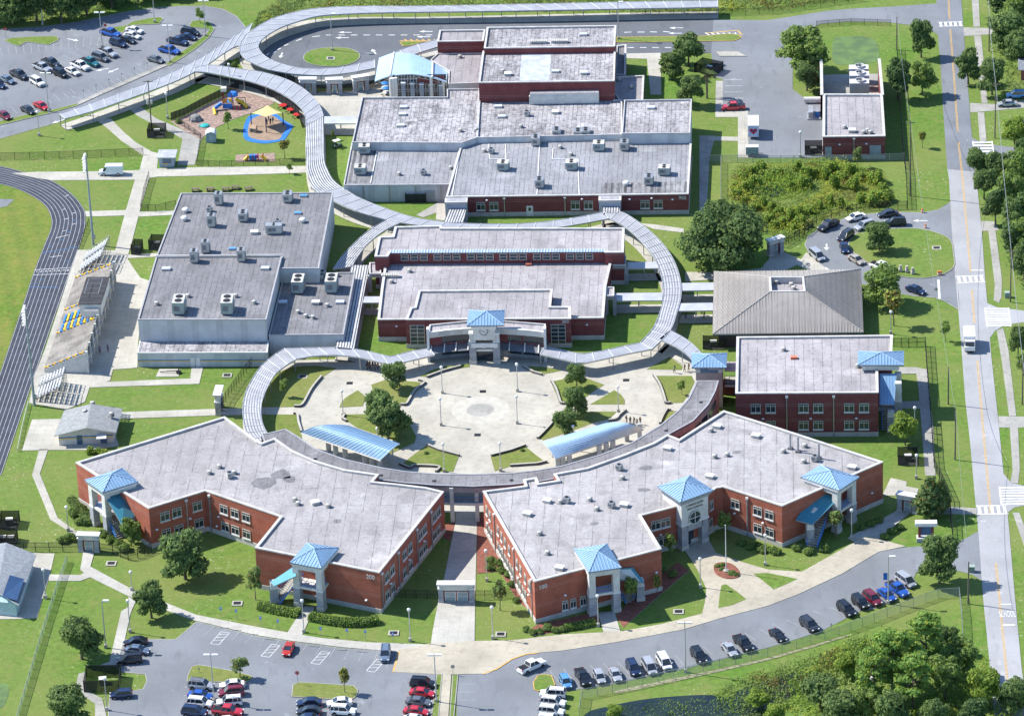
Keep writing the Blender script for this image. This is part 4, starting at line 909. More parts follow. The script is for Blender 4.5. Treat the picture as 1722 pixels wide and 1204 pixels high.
h = 7.8; pb = px([(630, 431), (637, 398), (660, 397), (664, 381), (742, 379), (743, 383), (1050, 383), (1048.5, 424), (1017, 424), (1017, 421), (657, 423), (652, 431)], h); w, r = volume(B3, pb, h, BRD, RL2)
e = edge((1017, 421), (657, 423), h); WPC = window_proto(1.7, 1.55, 1, False, False)
windows(B3, e, (681, 697, 713, 736, 752, 768, 792, 808, 824, 847, 864, 879.5, 903.5, 919.5, 935, 959, 975, 991), 5.6, WPC)
a, b = e; d = (b-a).normalized(); n = Vector((d.y, -d.x, 0)); mb = MB()
z = Vector((0, 0, 1)); mb.face([Vector((a.x, a.y, 7.55))+n*.4, Vector((b.x, b.y, 7.55))+n*.4, Vector((b.x, b.y, 8.0))-n*.25, Vector((a.x, a.y, 8.0))-n*.25], plain('glare_blue_sheet', (.40, .57, .72), .3, .06, .3, .5, .1))
N = int((b-a).length/.62)
for k in range(N+1):
    q = a.lerp(b, k/N); mb.tube(Vector((q.x, q.y, 7.6))+n*.4, Vector((q.x, q.y, 8.05))-n*.4, .11, WH, n=4)
mb.build('clerestory_eave', B3)
# clock tower
ht = 9.6; E_ = eaves([(785, 548), (847, 547), (849, 522), (788.5, 522)], ht); c = sum(E_, Vector())/4; hip_roof(B3, E_, c+Vector((0, 0, 1.5)))
c0 = G(816, 612); mb = MB(); mb.box((c0.x, c0.y+.8, 5.8), (4.6, 2.6, ht-6.1), OW); mb.box((c0.x, c0.y+.6, ht-1.0), (5.2, 3.2, .7), WH); mb.build('clock_housing', B3)
for s_ in (-1, 1):
    pillar(B3, c0.x+s_*2.5, c0.y+.4, 0, 7.0, 1.25, 5.2); m = MB(); m.box((c0.x+s_*2.5, c0.y+.4, 7.0), (1.5, 1.5, .3), WH); m.build('pillar_cap', B3)
mb = MB(); mb.box((c0.x, c0.y-.2, 4.0), (5.6, .5, 1.0), WH); mb.box((c0.x, c0.y+.4, 2.9), (3.8, .6, .5), WH); mb.build('lintel', B3)
mb = MB(); mb.box((c0.x, c0.y+1.6, 0), (3.7, .2, 5.6), GLS); mb.build('entrance_doors', B3)
fy = c0.y+.8-1.3-.03; q = Vector((c0.x, fy, 7.85)); face_ = [q+Vector((.85*math.cos(t*math.pi/12), 0, .85*math.sin(t*math.pi/12))) for t in range(24)]
mb = MB(); mb.face(face_, WH); ck = mb.build('clock', B3); mb = MB()
for t in range(24): mb.tube(face_[t]+Vector((0, -.02, 0)), face_[(t+1) % 24]+Vector((0, -.02, 0)), .05, DKM, n=4, caps=False)
mb.tube(q+Vector((0, -.05, 0)), q+Vector((.4, -.05, -.28)), .035, DKM, n=4); mb.tube(q+Vector((0, -.05, 0)), q+Vector((-.5, -.05, .22)), .035, DKM, n=4)
for t in range(12): v = Vector((math.cos(t*math.pi/6), 0, math.sin(t*math.pi/6))); mb.tube(q+v*.66+Vector((0, -.03, 0)), q+v*.76+Vector((0, -.03, 0)), .04, DKM, n=4)
mb.build('clock_hands', ck)
# concave wings either side of the tower
for pts, xs1 in (([(722, 607), (749, 603), (775, 600.5), (800, 599)], (0, 1)), ([(832, 599), (858, 600.5), (892, 603), (918, 606)], (0, 1))):
    g_ = [Vector((q.x, q.y, 0)) for q in crom([G(*q) for q in pts], 4)]; N = len(g_)
    def band(name, z0, z1, mat, dy0=0, dy1=None, th=.3):
        mb = MB(); dy1 = dy0 if dy1 is None else dy1
        for a, b in zip(g_, g_[1:]):
            A0, B0, B1, A1 = [Vector((v.x, v.y+dy, z_)) for v, dy, z_ in ((a, dy0, z0), (b, dy0, z0), (b, dy1, z1), (a, dy1, z1))]
            mb.face([A0, B0, B1, A1], mat); k = Vector((0, th, 0)); mb.face([A1+k, A1, B1, B1+k], mat); mb.face([A0+k, A1+k, B1+k, B0+k], mat); mb.face([A0, A0+k, B0+k, B0], mat)
        return mb.build(name, B3)
    band('wall', 0, 3.2, GS); band('wall', 3.2, 5.4, BRD); band('fascia', 5.4, 6.7, OW, -.25, -.25, .5)
    band('canopy_roof', 2.75, 3.25, plain('dark_canopy_metal', (.16, .17, .19), .5, .15), -2.6, -.05, .1)
    mb = MB(); pp = [(v.x, v.y) for v in g_]+[(g_[-1].x, g_[-1].y+4.2), (g_[0].x, g_[0].y+4.2)]; mb.poly(pp, 6.1, RL2); mb.build('roof', B3)
    mb = MB(); ring(mb, ccw([(v[0], v[1]) for v in ((g_[0].x, g_[0].y), (g_[-1].x, g_[-1].y), pp[-2], pp[-1])]), .3, 5.6, 6.5, COPING); mb.build('coping', B3)
    for k in (1, 4, 7, 10):
        a, b = g_[k], g_[min(k+2, N-1)]; q = a.lerp(b, .5); d_ = b-a; r_ = math.atan2(d_.y, d_.x)
        if 2 < k+1: child('window', WPS[0], B3, Vector((q.x, q.y-.06, 3.75)), r_); child('window', WPS[0], B3, Vector((q.x, q.y-.06, .9)), r_)
        m = MB(); m.tube((a.x, a.y-2.7, 2.9), (a.x, a.y-.2, 3.6), .14, WH, n=6); m.build('canopy_rib', B3)
    e0 = g_[0] if pts[0][0] < 800 else g_[-1]; m = MB(); m.box((e0.x, e0.y-.3, 0), (.5, 1.4, 7.9), WH); m.build('fin_wall', B3)
# side porches
for x0, x1, y0, y1, h in ((621, 641, 443, 462, 4.4), (1030, 1053, 431, 447, 4.6), (1019, 1033, 484, 499, 4.6)):
    q = px([(x0, y1), (x1, y1), (x1, y0), (x0, y0)], h); mb = MB(); mb.prism(q, h-.5, h-.1, RL2, COPING); pr = mb.build('porch_roof', B3); mb = MB(); ring(mb, ccw(q), .3, h-.7, h+.25, COPING); mb.build('porch_coping', B3)
    for v in (ccw(q)[0], ccw(q)[1]): m = MB(); m.box((v[0], v[1]+.6, 0), (.8, .8, h-.5), GS); m.build('pillar', B3)

# ------------------------------------------------------------------ north block ("900") with its many roof levels
B9 = thing('school_building', 'large maroon and grey building numbered 900 with many flat roof levels', 'building', mid(px([(750, 360), (1157, 360), (1163, 200), (600, 200)])))
def nine(pts, h, wall, roof, un=(), par=.45, cop=.4, plinth=False):
    k = wall is CLADG
    w, r = volume(B9, px(pts, h), h, wall, roof, 0, plinth, par, .2 if k else cop, plain('grey_roof_edge', (.46, .45, .45), .7, .14, .5) if k else COPING); units(r, h, un, 0, par); return w, r
_, rA = nine([(750, 331), (777, 236), (1163, 234), (1157.5, 326)], 5.0, BRD, RG2, [('ac', 936, 230), ('ac', 901, 243), ('ac', 972, 232), ('ac', 985, 231), ('green', 1007, 252), ('ac', 1050, 251), ('green', 961, 284), ('green', 1117, 293), ('green', 846, 285), ('box', 826, 258), ('vent', 814, 256), ('ac', 907, 314), ('dome', 1053, 312), ('ac', 1091, 309), ('vent', 942, 250), ('vent', 960, 262)], .3, .4, True)
q = MB(); q.poly(px([(1012, 325), (1155, 323), (1156, 306), (1014, 308)], 4.71), 4.71, RD); q.build('roof_patch', rA)
for p0, p1 in (((908, 234), (903, 328)), ((777, 238), (760, 330)), ((930, 250), (929, 268)), ((929, 268), (972, 269)), ((972, 269), (974, 328)), ((822, 243), (824, 268)), ((850, 243), (851, 268)), ((824, 268), (851, 268))):
    a, b = G(*p0, 4.75), G(*p1, 4.75); m = MB(); m.tube(a, b, .14, WH, n=4); m.build('expansion_joint', rA)
_, rA2 = nine([(578, 311), (592, 238), (776, 238), (757, 310)], 4.3, CLADG, RG2, [('green', 613, 257), ('green', 606, 292), ('box', 720, 251), ('box', 712, 294), ('vent', 671, 295), ('vent', 758, 285)], .3)
q = MB(); q.poly(px([(581, 308), (595, 243), (634, 243), (622, 308)], 4.01), 4.01, RD); q.build('roof_patch', rA2)
a, b = G(636, 244, 4.1), G(623, 309, 4.1); m = MB(); m.tube(a, b, .15, WH, n=4); m.build('expansion_joint', rA2)
nine([(592.5, 239), (609, 164), (752, 163), (752, 150), (806, 149), (802, 231), (776, 240)], 6.2, CLADG, RW, [('sky', 679, 182), ('sky', 677, 194), ('sky', 674, 213), ('vent', 774, 222)])
nine([(802.5, 231), (807.5, 150), (1028, 150), (1046, 172), (1046, 226)], 6.25, CLADG, RW, [('sky', 838, 181), ('sky', 844, 198), ('box', 886, 195), ('hatch', 934, 191), ('vent', 876, 215), ('vent', 800, 221)])
nine([(1046, 224.5), (1050, 168.5), (1163, 167), (1160, 223.5)], 7.4, CLADG, RW, [('sky', 1095, 183)])
_, rE = nine([(805, 139), (812, 86), (1035, 83), (1033, 136)], 10.9, BRD, RW, [('sky', 934, 122), ('hatch', 982, 125), ('hatch', 854, 127), ('vent', 846, 122)])
q = MB(); q.poly(px([(874, 136), (877, 91), (927, 89), (924, 135)], 10.46), 10.46, plain('pale_blue_patch', (.44, .47, .50), .8, .15)); q.build('roof_patch', rE)
nine([(814, 81), (819, 46), (1036, 43), (1034, 78)], 12.2, BRD, RW, [('sky', 981, 60), ('long', 906, 73), ('long', 941, 72)])
nine([(735.5, 70), (739, 51), (816, 50), (813, 69)], 9.0, BRD, RL2)
_, rG = nine([(754, 141), (755, 119), (724, 101), (736, 90), (812, 89), (806, 139)], 6.0, OW, RL2, [('vent', 773, 98)], .3, .2)
nine([(1036, 77), (1053, 75), (1052, 126), (1033, 126)], 5.2, BRD, RG); nine([(1033, 129), (1083, 127), (1081, 169), (1031, 169)], 6.1, BRD, RL2, [('vent', 1061, 149), ('vent', 1041, 137)])
mb = MB(); q = px([(891, 179), (1006, 173), (1006, 168), (891, 173)], 6.2); qq = px([(891, 158), (891, 154), (1007, 151), (1007, 156)], 8.6); mb.prism(qq, 5.9, 8.6, RL2, OW); mb.build('penthouse', B9)
mb = MB(); qq = px([(948, 158), (948, 154.5), (891, 156), (891, 159)], 8.0); c = mid(qq); mb.box((c[0], c[1]-.8, 5.9), (8.2, 1.8, 2.0), OW); mb.build('penthouse', B9)
e = edge((750, 331), (1157.5, 326), 5.0)
windows(B9, e, (809, 831, 968, 990, 1085, 1107), 1.6); spouts(B9, e, (848, 950), 5.0); lamps(B9, e, ((819, 4.1), (979, 4.1), (1096, 4.1), (1059, 3.9), (1131, 3.7))); number(B9, e, 1147.5, 4.0, '900', 1.15)
pp, rr = on_wall(e, 891.5, 0); m = MB(); m.box((0, -.06, 0), (1.5, .14, 2.5), WH); m.box((0, -.14, 1.3), (.6, .04, .8), GLS); child('door', m.mesh('door'), B9, pp, rr)
for x in (769, 1027):       # portals to the covered ring walk
    pp, rr = on_wall(e, x, 0); m = MB(); m.box((0, -1.2, 0), (4.9, 2.4, 4.2), plain('pale_blue_stucco', (.42, .46, .52), .8, .08)); m.box((0, -1.2, 4.2), (5.1, 2.6, .55), COPING); m.box((0, -1.2, 4.66), (4.2, 1.7, .1), GS)
    o = m.build('portal', None, world=False); o.parent = B9; o.location = pp-wloc(B9); o.rotation_euler.z = rr
for x in (612, 656, 700, 742): pp, rr = on_wall(edge((578, 311), (757, 310), 4.3), x, 0); m = MB(); m.box((0, -.06, 0), (.25, .12, 4.1), GALV); child('downspout', m.mesh('downspout'), B9, pp, rr)
pp, rr = on_wall(edge((578, 311), (757, 310), 4.3), 724, 0); m = MB(); m.box((0, -.06, 0), (2.2, .12, 2.7), plain('door_grey', (.3, .34, .37), .6, .1)); child('door', m.mesh('door'), B9, pp, rr)
# glazed lobby wall under the barrel roof
ga, gb = G(662, 170), G(752, 169); d = gb-ga; rz = math.atan2(d.y, d.x); L = d.length; mb = MB()
q = ga.lerp(gb, .5); mb.box((q.x, q.y, .2), (L, .3, 6.5), GLS, rz); lw = mb.build('lobby_glazing', B9); mb = MB()
for k in range(19):
    q = ga.lerp(gb, k/18); mb.box((q.x, q.y-.18, .2), (.11, .1, 6.4), OW, rz)
for z in (.2, 2.4, 2.9, 4.3, 5.6): q = ga.lerp(gb, .5); mb.box((q.x, q.y-.18, z), (L, .12, .16), OW, rz)
mb.build('mullions', lw)
for t in (.2, .37, .54, .72, .9):
    q = ga.lerp(gb, t); m = MB(); m.box((q.x, q.y-.7, 0), (1.0, 1.0, 5.0-t*.9), plain('blue_grey_block', (.27, .31, .36), .85, .12)); m.box((q.x, q.y-.7, 5.0-t*.9), (1.15, 1.15, .3), WH); m.build('pier', B9)
q = ga.lerp(gb, .72); mb = MB(); mb.box((q.x, q.y-.05, 4.4), (L*.5, .42, 2.0), BRD, rz); mb.build('wall', B9)
# barrel roof
def vault(name, label, front, back, mat, nr, cat='canopy', th=.18, rib=.07, bars=(), group=None):
    """arched roof lofted between two arcs given as (px, py, z)"""
    A_ = crom([G(*q) for q in front], 5); B_ = crom([G(*q) for q in back], 5); base = mid([(v.x, v.y) for v in A_+B_])
    t = thing(name, label, cat, base, 0, group); mb = MB(); N = len(A_)
    for i in range(N-1):
        mb.face([A_[i], A_[i+1], B_[i+1], B_[i]], mat); dz = Vector((0, 0, th)); mb.face([A_[i]-dz, B_[i]-dz, B_[i+1]-dz, A_[i+1]-dz], OW)
        mb.face([A_[i]-dz, A_[i+1]-dz, A_[i+1], A_[i]], WH); mb.face([B_[i], B_[i+1], B_[i+1]-dz, B_[i]-dz], WH)
    for i in (0, N-1): mb.face([A_[i], B_[i], B_[i]-dz, A_[i]-dz], WH)
    for k in range(nr+1):
        f = k/max(nr, 1); L_ = [a.lerp(b, f)+Vector((0, 0, .03)) for a, b in zip(A_, B_)]
        for a, b in zip(L_, L_[1:]): mb.tube(a, b, rib, SEAM, n=4, caps=False)
    for i in bars:
        mb.tube(A_[i]+Vector((0, 0, .1)), B_[i]+Vector((0, 0, .1)), .22, OW, n=6)
    mb.build('roof', t); return t, A_, B_
BV, A_, B_ = vault('barrel_canopy', 'pale blue barrel-vaulted entrance roof over the glazed lobby', [(630, 137.5, 5.2), (656, 128.5, 6.4), (683, 125.5, 7.1), (700, 126, 7.1), (727, 131, 6.4), (751, 139, 5.2)], [(637.5, 98, 5.2), (663, 89, 7.2), (683, 90, 7.6), (697, 92, 7.4), (728, 105, 6.3), (752.5, 121, 5.2)], plain('glare_blue_sheet', (.40, .57, .72), .3, .06, .3, .5, .1), 0, bars=(5, 20))
mb = MB()
for i in range(len(A_)-1):
    a, b = A_[i]+Vector((0, .6, -.2)), A_[i+1]+Vector((0, .6, -.2)); lo0, lo1 = a-Vector((0, 0, .8)), b-Vector((0, 0, .8))
    mb.tube(lo0, lo1, .07, OW, n=4); mb.tube(a, lo1 if i % 2 else lo0, .05, OW, n=4); mb.tube(a if i % 2 else b, lo0 if i % 2 else lo1, .05, OW, n=4)
mb.build('truss', BV)
for x, y, hh in ((659, 171, 6.3), (663.5, 171, 6.4), (668, 171, 6.5), (727, 170, 6.4), (747, 169, 5.4)): q = G(x, y); m = MB(); m.tube((q.x, q.y-.8, 0), (q.x, q.y-.8, hh), .38, OW, n=12); m.build('column', BV)
for nm, lab, f, bk, cols in (
    ('shade_shelter', 'blue ribbed vaulted shelter at the lower left of the plaza, beside the big oak', [(506, 727, 3.4), (527, 718.5, 5.1), (550, 714.5, 5.7), (570, 714.5, 5.2), (588, 716, 4.2)], [(640, 773, 3.4), (650, 764, 4.5), (657, 757, 5.2), (664, 751, 4.9), (672, 746, 4.2)], [(553, 760), (565, 766), (581, 771), (614, 781), (626, 784), (639, 787)]),
    ('shade_shelter', 'pale blue smooth vaulted shelter at the lower right of the plaza', [(933.5, 771, 3.4), (926, 758, 4.5), (920, 751, 5.0), (916, 747, 4.7), (912, 743, 4.2)], [(1082, 721, 3.4), (1066, 715, 5.0), (1050, 711, 5.6), (1033, 710, 5.2), (1016, 712, 4.2)], [(938, 790), (947, 789), (958, 787), (1008, 772), (1020, 768), (1031, 764), (1054, 742), (1075, 736)])):
    t, A_, B_ = vault(nm, lab, f, bk, BLUE if f[0][0] < 600 else plain('glare_blue_sheet', (.40, .57, .72)), 22 if f[0][0] < 600 else 24, 'shelter', .15, .06 if f[0][0] < 600 else .018, group='plaza shelters')  # right shelter's pale tone has sun glare mixed into its colour
    for x, y in cols: q = G(x, y); m = MB(); m.box((q.x, q.y, 0), (.95, .5, 3.2), plain('column_grey', (.42, .45, .45), .7, .1), .4); m.build('column', t)
    for s_, e_ in ((A_[0], B_[0]), (A_[-1], B_[-1])): m = MB(); m.tube(s_-Vector((0, 0, .25)), e_-Vector((0, 0, .25)), .12, OW, n=5); m.build('beam', t)
    for k in (.15, .5, .85): q = A_[-1].lerp(B_[-1], k); m = MB(); m.tube((q.x, q.y, 0), q-Vector((0, 0, .2)), .14, OW, n=8); m.build('post', t)

# ------------------------------------------------------------------ white gymnasium
GY = thing('gymnasium', 'large pale grey gymnasium with dark flat roofs beside the grandstand', 'building', mid(px([(235, 590), (450, 590), (560, 340), (304, 340)])))
def gym(pts, h, roof, un=(), par=.25, cop=.25, wall=CLADG):
    w, r = volume(GY, px(pts, h), h, wall, roof, 0, False, par, cop, plain('grey_gravel_stop', (.36, .36, .37), .7, .1)); units(r, h, un, 0, par); return w, r
gym([(263, 431), (304, 325), (560, 323.5), (536, 451), (470, 451), (474, 431)], 8.0, RG, [('tall', 368, 343), ('box', 352, 356), ('tall', 356, 380), ('ac', 409, 370), ('tall', 346, 424), ('dome', 312, 357), ('dome', 310, 371), ('hatch', 428, 393), ('ac', 484, 338), ('bsky', 511, 331), ('bsky', 501, 360), ('dome', 509, 374), ('box', 467, 378), ('wide', 461, 392), ('bsky', 391, 420)])
gym([(232, 537), (262.5, 432), (474, 430), (447.5, 537)], 8.5, RG, [('tall', 327, 440), ('tall', 406, 438), ('big', 302, 523), ('big', 383, 523), ('sky', 280, 454), ('vent', 263, 513), ('sky', 446, 453), ('vent', 427, 511), ('vent', 316, 500), ('vent', 396, 500)])
m = MB(); a, b = G(262.5, 431, 8.6), G(474, 429.5, 8.6); m.tube(a, b, .28, COPING, n=5); m.build('parapet_wall', GY)
gym([(452, 563), (478, 459), (597, 458), (577.5, 562)], 4.7, RG, [('big', 502, 488), ('big', 558, 487), ('box', 511, 464), ('box', 543, 464), ('vent', 501, 527), ('vent', 514, 534), ('vent', 526, 536), ('sky', 476, 510), ('hatch', 531, 511), ('vent', 550, 516), ('sky', 572, 510), ('vent', 540, 470), ('vent', 566, 465)])
w, r = volume(GY, px([(231, 593), (236, 570), (452, 569), (449.5, 592)], 3.4), 3.4, CLADG, RW, 0, False, .1, .2, WH)
e = edge((231, 593), (449.5, 592), 3.4); a, b = e; d_ = b-a; n = Vector((d_.y, -d_.x, 0)).normalized()
mb = MB()
for z0, z1, mt in ((1.5, 1.68, BLUEP), (1.3, 1.48, YELLP)): mb.face([Vector((a.x, a.y, z0))+n*.04, Vector((b.x, b.y, z0))+n*.04, Vector((b.x, b.y, z1))+n*.04, Vector((a.x, a.y, z1))+n*.04], mt)
mb.build('wall_stripe', GY)
for x in (325, 334): pp, rr = on_wall(e, x, 0); m = MB(); m.box((0, -.07, 0), (1.0, .12, 2.2), WH); child('door', m.mesh('door'), GY, pp, rr)
# ------------------------------------------------------------------ plant building, top right
PB = thing('plant_building', 'small maroon brick plant building with open-backed walled yard, near the road', 'building', mid(px([(1383, 267), (1490, 267), (1485, 165), (1384, 165)])))
w, r = volume(PB, px([(1383.5, 230), (1384, 158), (1484, 158), (1488.5, 228.5)], 5.8), 5.8, BRD, RL2, 0, True, .5, .55); units(r, 5.8, [('vent', 1420, 216), ('hatch', 1433, 222), ('vent', 1459, 222), ('vent', 1463, 225), ('vent', 1452, 225)])
e = edge((1383.5, 230), (1488.5, 228.5), 5.8); spouts(PB, e, (1436,), 5.8); lamps(PB, e, ((1457, 3.9), (1412, 3.8)))
for x, ww, hh in ((1393, 1.5, 2.3), (1472, 2.6, 2.5)): pp, rr = on_wall(e, x, .9); m = MB(); m.box((0, -.07, 0), (ww, .12, hh), plain('door_grey', (.3, .34, .37))); child('door', m.mesh('door'), PB, pp, rr)
for p0, p1 in (((1382, 160), (1381, 101)), ((1484, 160), (1478.5, 99))):
    a, b = G(*p0, 5.9), G(*p1, 5.9); m = MB(); line(m, a, b, .7, 5.9, COPING); d_ = (b-a).normalized(); n = Vector((-d_.y, d_.x, 0))*.3
    for s_ in (-1, 1): v = [a+n*s_, b+n*s_]; m.face([Vector((v[0].x, v[0].y, 0)), Vector((v[1].x, v[1].y, 0)), v[1], v[0]], BRD)
    m.face([Vector(((b-n).x, (b-n).y, 0)), Vector(((b+n).x, (b+n).y, 0)), b+n, b-n], BRD); m.build('yard_wall', PB)
slab('yard_floor', [(1384, 170), (1484, 170), (1480, 125), (1382, 127)], .1, CIR)
for k, (x, y) in enumerate(((1445, 163), (1445, 150), (1444, 139))):
    q = G(x, y); t = thing('cooling_tower', ('cooling tower nearest the plant building roof', 'middle cooling tower of three in the walled yard', 'farthest cooling tower in the walled yard')[k], 'cooling tower', (q.x, q.y, 0), 0, 'cooling towers in the yard')
    m = MB(); m.box((q.x, q.y, .6), (4.6, 2.6, 3.4), plain('tower_casing', (.42, .46, .5), .5, .08), 0, WH); m.box((q.x, q.y, 0), (4.2, 2.2, .6), GALV); m.build('casing', t)
    m = MB(); m.lathe([(1.1, 0), (1.15, .5), (1.05, .5), (1.0, .1), (.1, .15)], WH, (q.x+.2, q.y, 4.0), 16); [m.box((q.x+.2, q.y, 4.3), (2.1, .14, .06), DKM, a_) for a_ in (.4, 1.45, 2.5)]; m.build('fan', t)
q = G(1472, 152); m = MB(); m.box((q.x, q.y, 0), (2.2, 4.5, .12), MULCH); structure('mulch_bed', m)
q = G(1369, 196); t = thing('generator_skid', 'grey generator on a skid by the plant building wall', 'generator', (q.x, q.y, 0)); m = MB(); m.box((q.x, q.y, 0), (3.2, 4.8, .4), GALV); m.build('skid', t); m = MB(); m.box((q.x-.8, q.y, .4), (1.1, 4.2, 1.5), GALV, 0, MTL); m.box((q.x+.8, q.y+.4, .4), (.9, 3.2, 1.3), BLUEP, 0, GALV); m.build('tank', t)
q = G(1366, 174); t = thing('propane_tank', 'white horizontal tank beside the service yard', 'tank', (q.x, q.y, 0)); m = MB(); m.tube((q.x-2, q.y, 1), (q.x+2, q.y, 1), .6, WH, n=12); m.build('shell', t); m = MB(); [m.box((q.x+s_, q.y, 0), (.3, .9, .5), CO) for s_ in (-1.2, 1.2)]; m.build('saddle', t)
# ------------------------------------------------------------------ covered walkways
POST3 = post_mesh(2.9)
def resample(p, n):
    L = [0]
    for a, b in zip(p, p[1:]): L.append(L[-1]+(b-a).length)
    out = []; j = 0
    for k in range(n+1):
        s = L[-1]*k/n
        while j < len(L)-2 and L[j+1] < s: j += 1
        f = (s-L[j])/max(1e-6, L[j+1]-L[j]); out.append(p[j].lerp(p[j+1], f))
    return out
def canopy(label, E1, E2, mat, step=3.2, z=3.1, th=.28, smooth=True, posts=(1, 1), every=2, walk_=True, bat=True, fall=0.0, group='covered walkways'):
    """walkway roof between two surveyed edges, on posts over a concrete walk"""
    a = [G(*q, z) for q in E1]; b = [G(*q, z) for q in E2]
    if smooth and len(a) > 2: a, b = crom(a, 6), crom(b, 6)
    L = sum((v-u).length for u, v in zip(a, a[1:])); n = max(2, int(L/step)); a, b = resample(a, n*2), resample(b, n*2)
    base = mid([(v.x, v.y) for v in a+b]); t = thing('covered_walkway', label, 'covered walkway', base, 0, group)
    mb = MB(); s = 0; N = len(a); dz = Vector((0, 0, th))
    for i in range(N-1):
        s2 = s+((a[i+1]-a[i]).length+(b[i+1]-b[i]).length)/2; w0, w1 = (b[i]-a[i]).length, (b[i+1]-a[i+1]).length
        up = (a[i+1]-a[i]).cross(b[i]-a[i]).z > 0
        q = [a[i], a[i+1], b[i+1], b[i]]; uv = [(0, s), (0, s2), (w1, s2), (w0, s)]
        if not up: q, uv = q[::-1], uv[::-1]
        mb.face(q, mat, uv); mb.face([v-dz for v in q[::-1]], OW)
        for e in (a, b): mb.face([e[i]-dz, e[i+1]-dz, e[i+1], e[i]], MTL)
        s = s2
    for i in (0, N-1): mb.face([a[i]-dz, b[i]-dz, b[i], a[i]], MTL)
    d = mb.build('roof', t)
    if bat:
        mb = MB(); u = Vector((0, 0, .03))
        for i in range(0, N, 2): mb.tube(a[i]+u, b[i]+u, .1, plain('pale_batten', (.55, .56, .57), .6, .06), n=4)
        for e in (a, b):
            for i in range(N-1): mb.tube(e[i]+u, e[i+1]+u, .09, MTL, n=4, caps=False)
        mb.build('battens', d)
    k = 0
    for i in range(0, N, 2*every):
        for e, o, on in ((a, b, posts[0]), (b, a, posts[1])):
            if on and k < 96:
                q = e[i].lerp(o[i], .08); k += 1
                c = bpy.data.objects.new('post', POST3); COL.objects.link(c); c.parent = t; c.location = Vector((q.x, q.y, 0))-Vector(base)
    if walk_:
        m = MB(); A2 = [u.lerp(v, -.04) for u, v in zip(a, b)]; B2_ = [v.lerp(u, -.04) for u, v in zip(a, b)]
        for i in range(N-1):
            q = [A2[i], A2[i+1], B2_[i+1], B2_[i]]; q = [(v.x, v.y, .13) for v in (q if (A2[i+1]-A2[i]).cross(B2_[i]-A2[i]).z > 0 else q[::-1])]; m.face(q, COW)
        structure('sidewalk', m)
    return t
canopy('long covered walkway along the driveway of the upper left car park', [(100, 192), (150, 175), (200, 157), (250, 139), (288, 122), (325, 104), (350, 90), (375, 73), (400, 57), (424, 40)], [(110, 200), (160, 186), (212, 168), (262, 150), (300, 135), (328, 121), (348, 110), (372, 93), (397, 78), (408, 80)], DKL, 4.2, 3.02)
canopy('horseshoe covered walkway wrapping the bus loop roundabout', [(1207, 1.5), (1100, 3), (1000, 5), (861, 8), (700, 11), (617, 11), (555, 13), (515, 17), (480, 25), (455, 33), (435, 44), (417, 56), (406, 70), (403, 85), (410, 98), (428, 108), (450, 117), (475, 122), (505, 126), (547, 127), (587, 123), (630, 115)], [(1207, 12.5), (1100, 14.5), (1000, 16.5), (861, 19), (700, 21), (620, 22.5), (565, 25), (532, 28), (500, 37), (474, 46), (452, 58), (440, 68), (434, 77), (437, 86), (447, 96), (462, 104), (480, 110), (498, 114), (520, 116), (546, 116), (582, 112), (630, 101)], DKL, 4.4)
canopy('short covered walkway behind the blue barrel roof', [(655, 108), (680, 98), (705, 89), (737, 79)], [(648, 97), (668, 87), (695, 77), (735, 67)], DKL, 4)
canopy('main covered walkway arching past the playground to the school', [(327, 115), (347, 110), (375, 112), (405, 117), (430, 120), (457, 126), (484, 135), (508, 148), (526, 163), (538, 179), (544, 195)], [(327, 121), (345, 122), (372, 127), (405, 134), (432, 141), (460, 151), (487, 166), (503, 179), (511, 190), (514, 200), (514, 212)], DKL, 3.6)
canopy('main covered walkway running south between playground and north block', [(544, 195), (545, 225), (546, 267), (553, 288), (562, 303), (576, 315)], [(514, 210), (514, 240), (515, 275), (519, 297), (526, 318), (538, 325)], DK, 3.2, bat=False)
canopy('main covered walkway curving in front of the north block', [(576, 315), (598, 330), (625, 342), (660, 355), (697, 366), (742, 373), (780, 376), (861, 377), (918, 373), (961, 367), (991, 362), (1016, 356)], [(538, 325), (562, 339), (592, 353), (620, 362), (655, 371), (700, 379), (745, 383), (800, 387), (861, 388), (918, 385), (970, 378), (1023, 368)], DKL, 4.0)
canopy('dark ribbed covered walkway branching towards the gymnasium', [(650, 370), (620, 388), (595, 410), (574, 433), (560, 453)], [(675, 374), (642, 391), (616, 413), (600, 434), (592, 448)], DK, 5.0)
canopy('straight dark ribbed walkway roof between gymnasium and clock tower building', [(590, 446), (577, 515), (563, 586)], [(621, 446), (608, 515), (595, 588)], DK, 30, bat=False, smooth=False, every=1)
canopy('left arm of the plaza covered walkway before the clock tower', [(478, 586), (520, 585), (565, 584), (597, 587), (622, 591.5), (656, 600), (698, 589), (722, 586)], [(497, 604), (530, 598), (565, 597), (598, 599.5), (627, 606), (658, 614), (700, 604), (731, 597)], DKL, 3.4, smooth=False)
canopy('right arm of the plaza covered walkway before the clock tower', [(917, 583), (934, 586), (977, 596), (1008, 591), (1036, 585), (1077, 576)], [(908, 596), (940, 603), (977, 612), (1012, 604.5), (1040, 598), (1096, 587)], DKL, 3.4, smooth=False)
canopy('left crescent covered walkway beside the gymnasium lawn', [(478, 586), (458, 599), (439, 616), (424, 638), (413, 660), (408, 688), (411, 715), (418, 732), (432, 748)], [(497, 605), (477, 617), (461, 632), (448, 655), (440, 678), (439, 700), (443, 716), (450, 729), (460, 742)], DKC, 3.0)
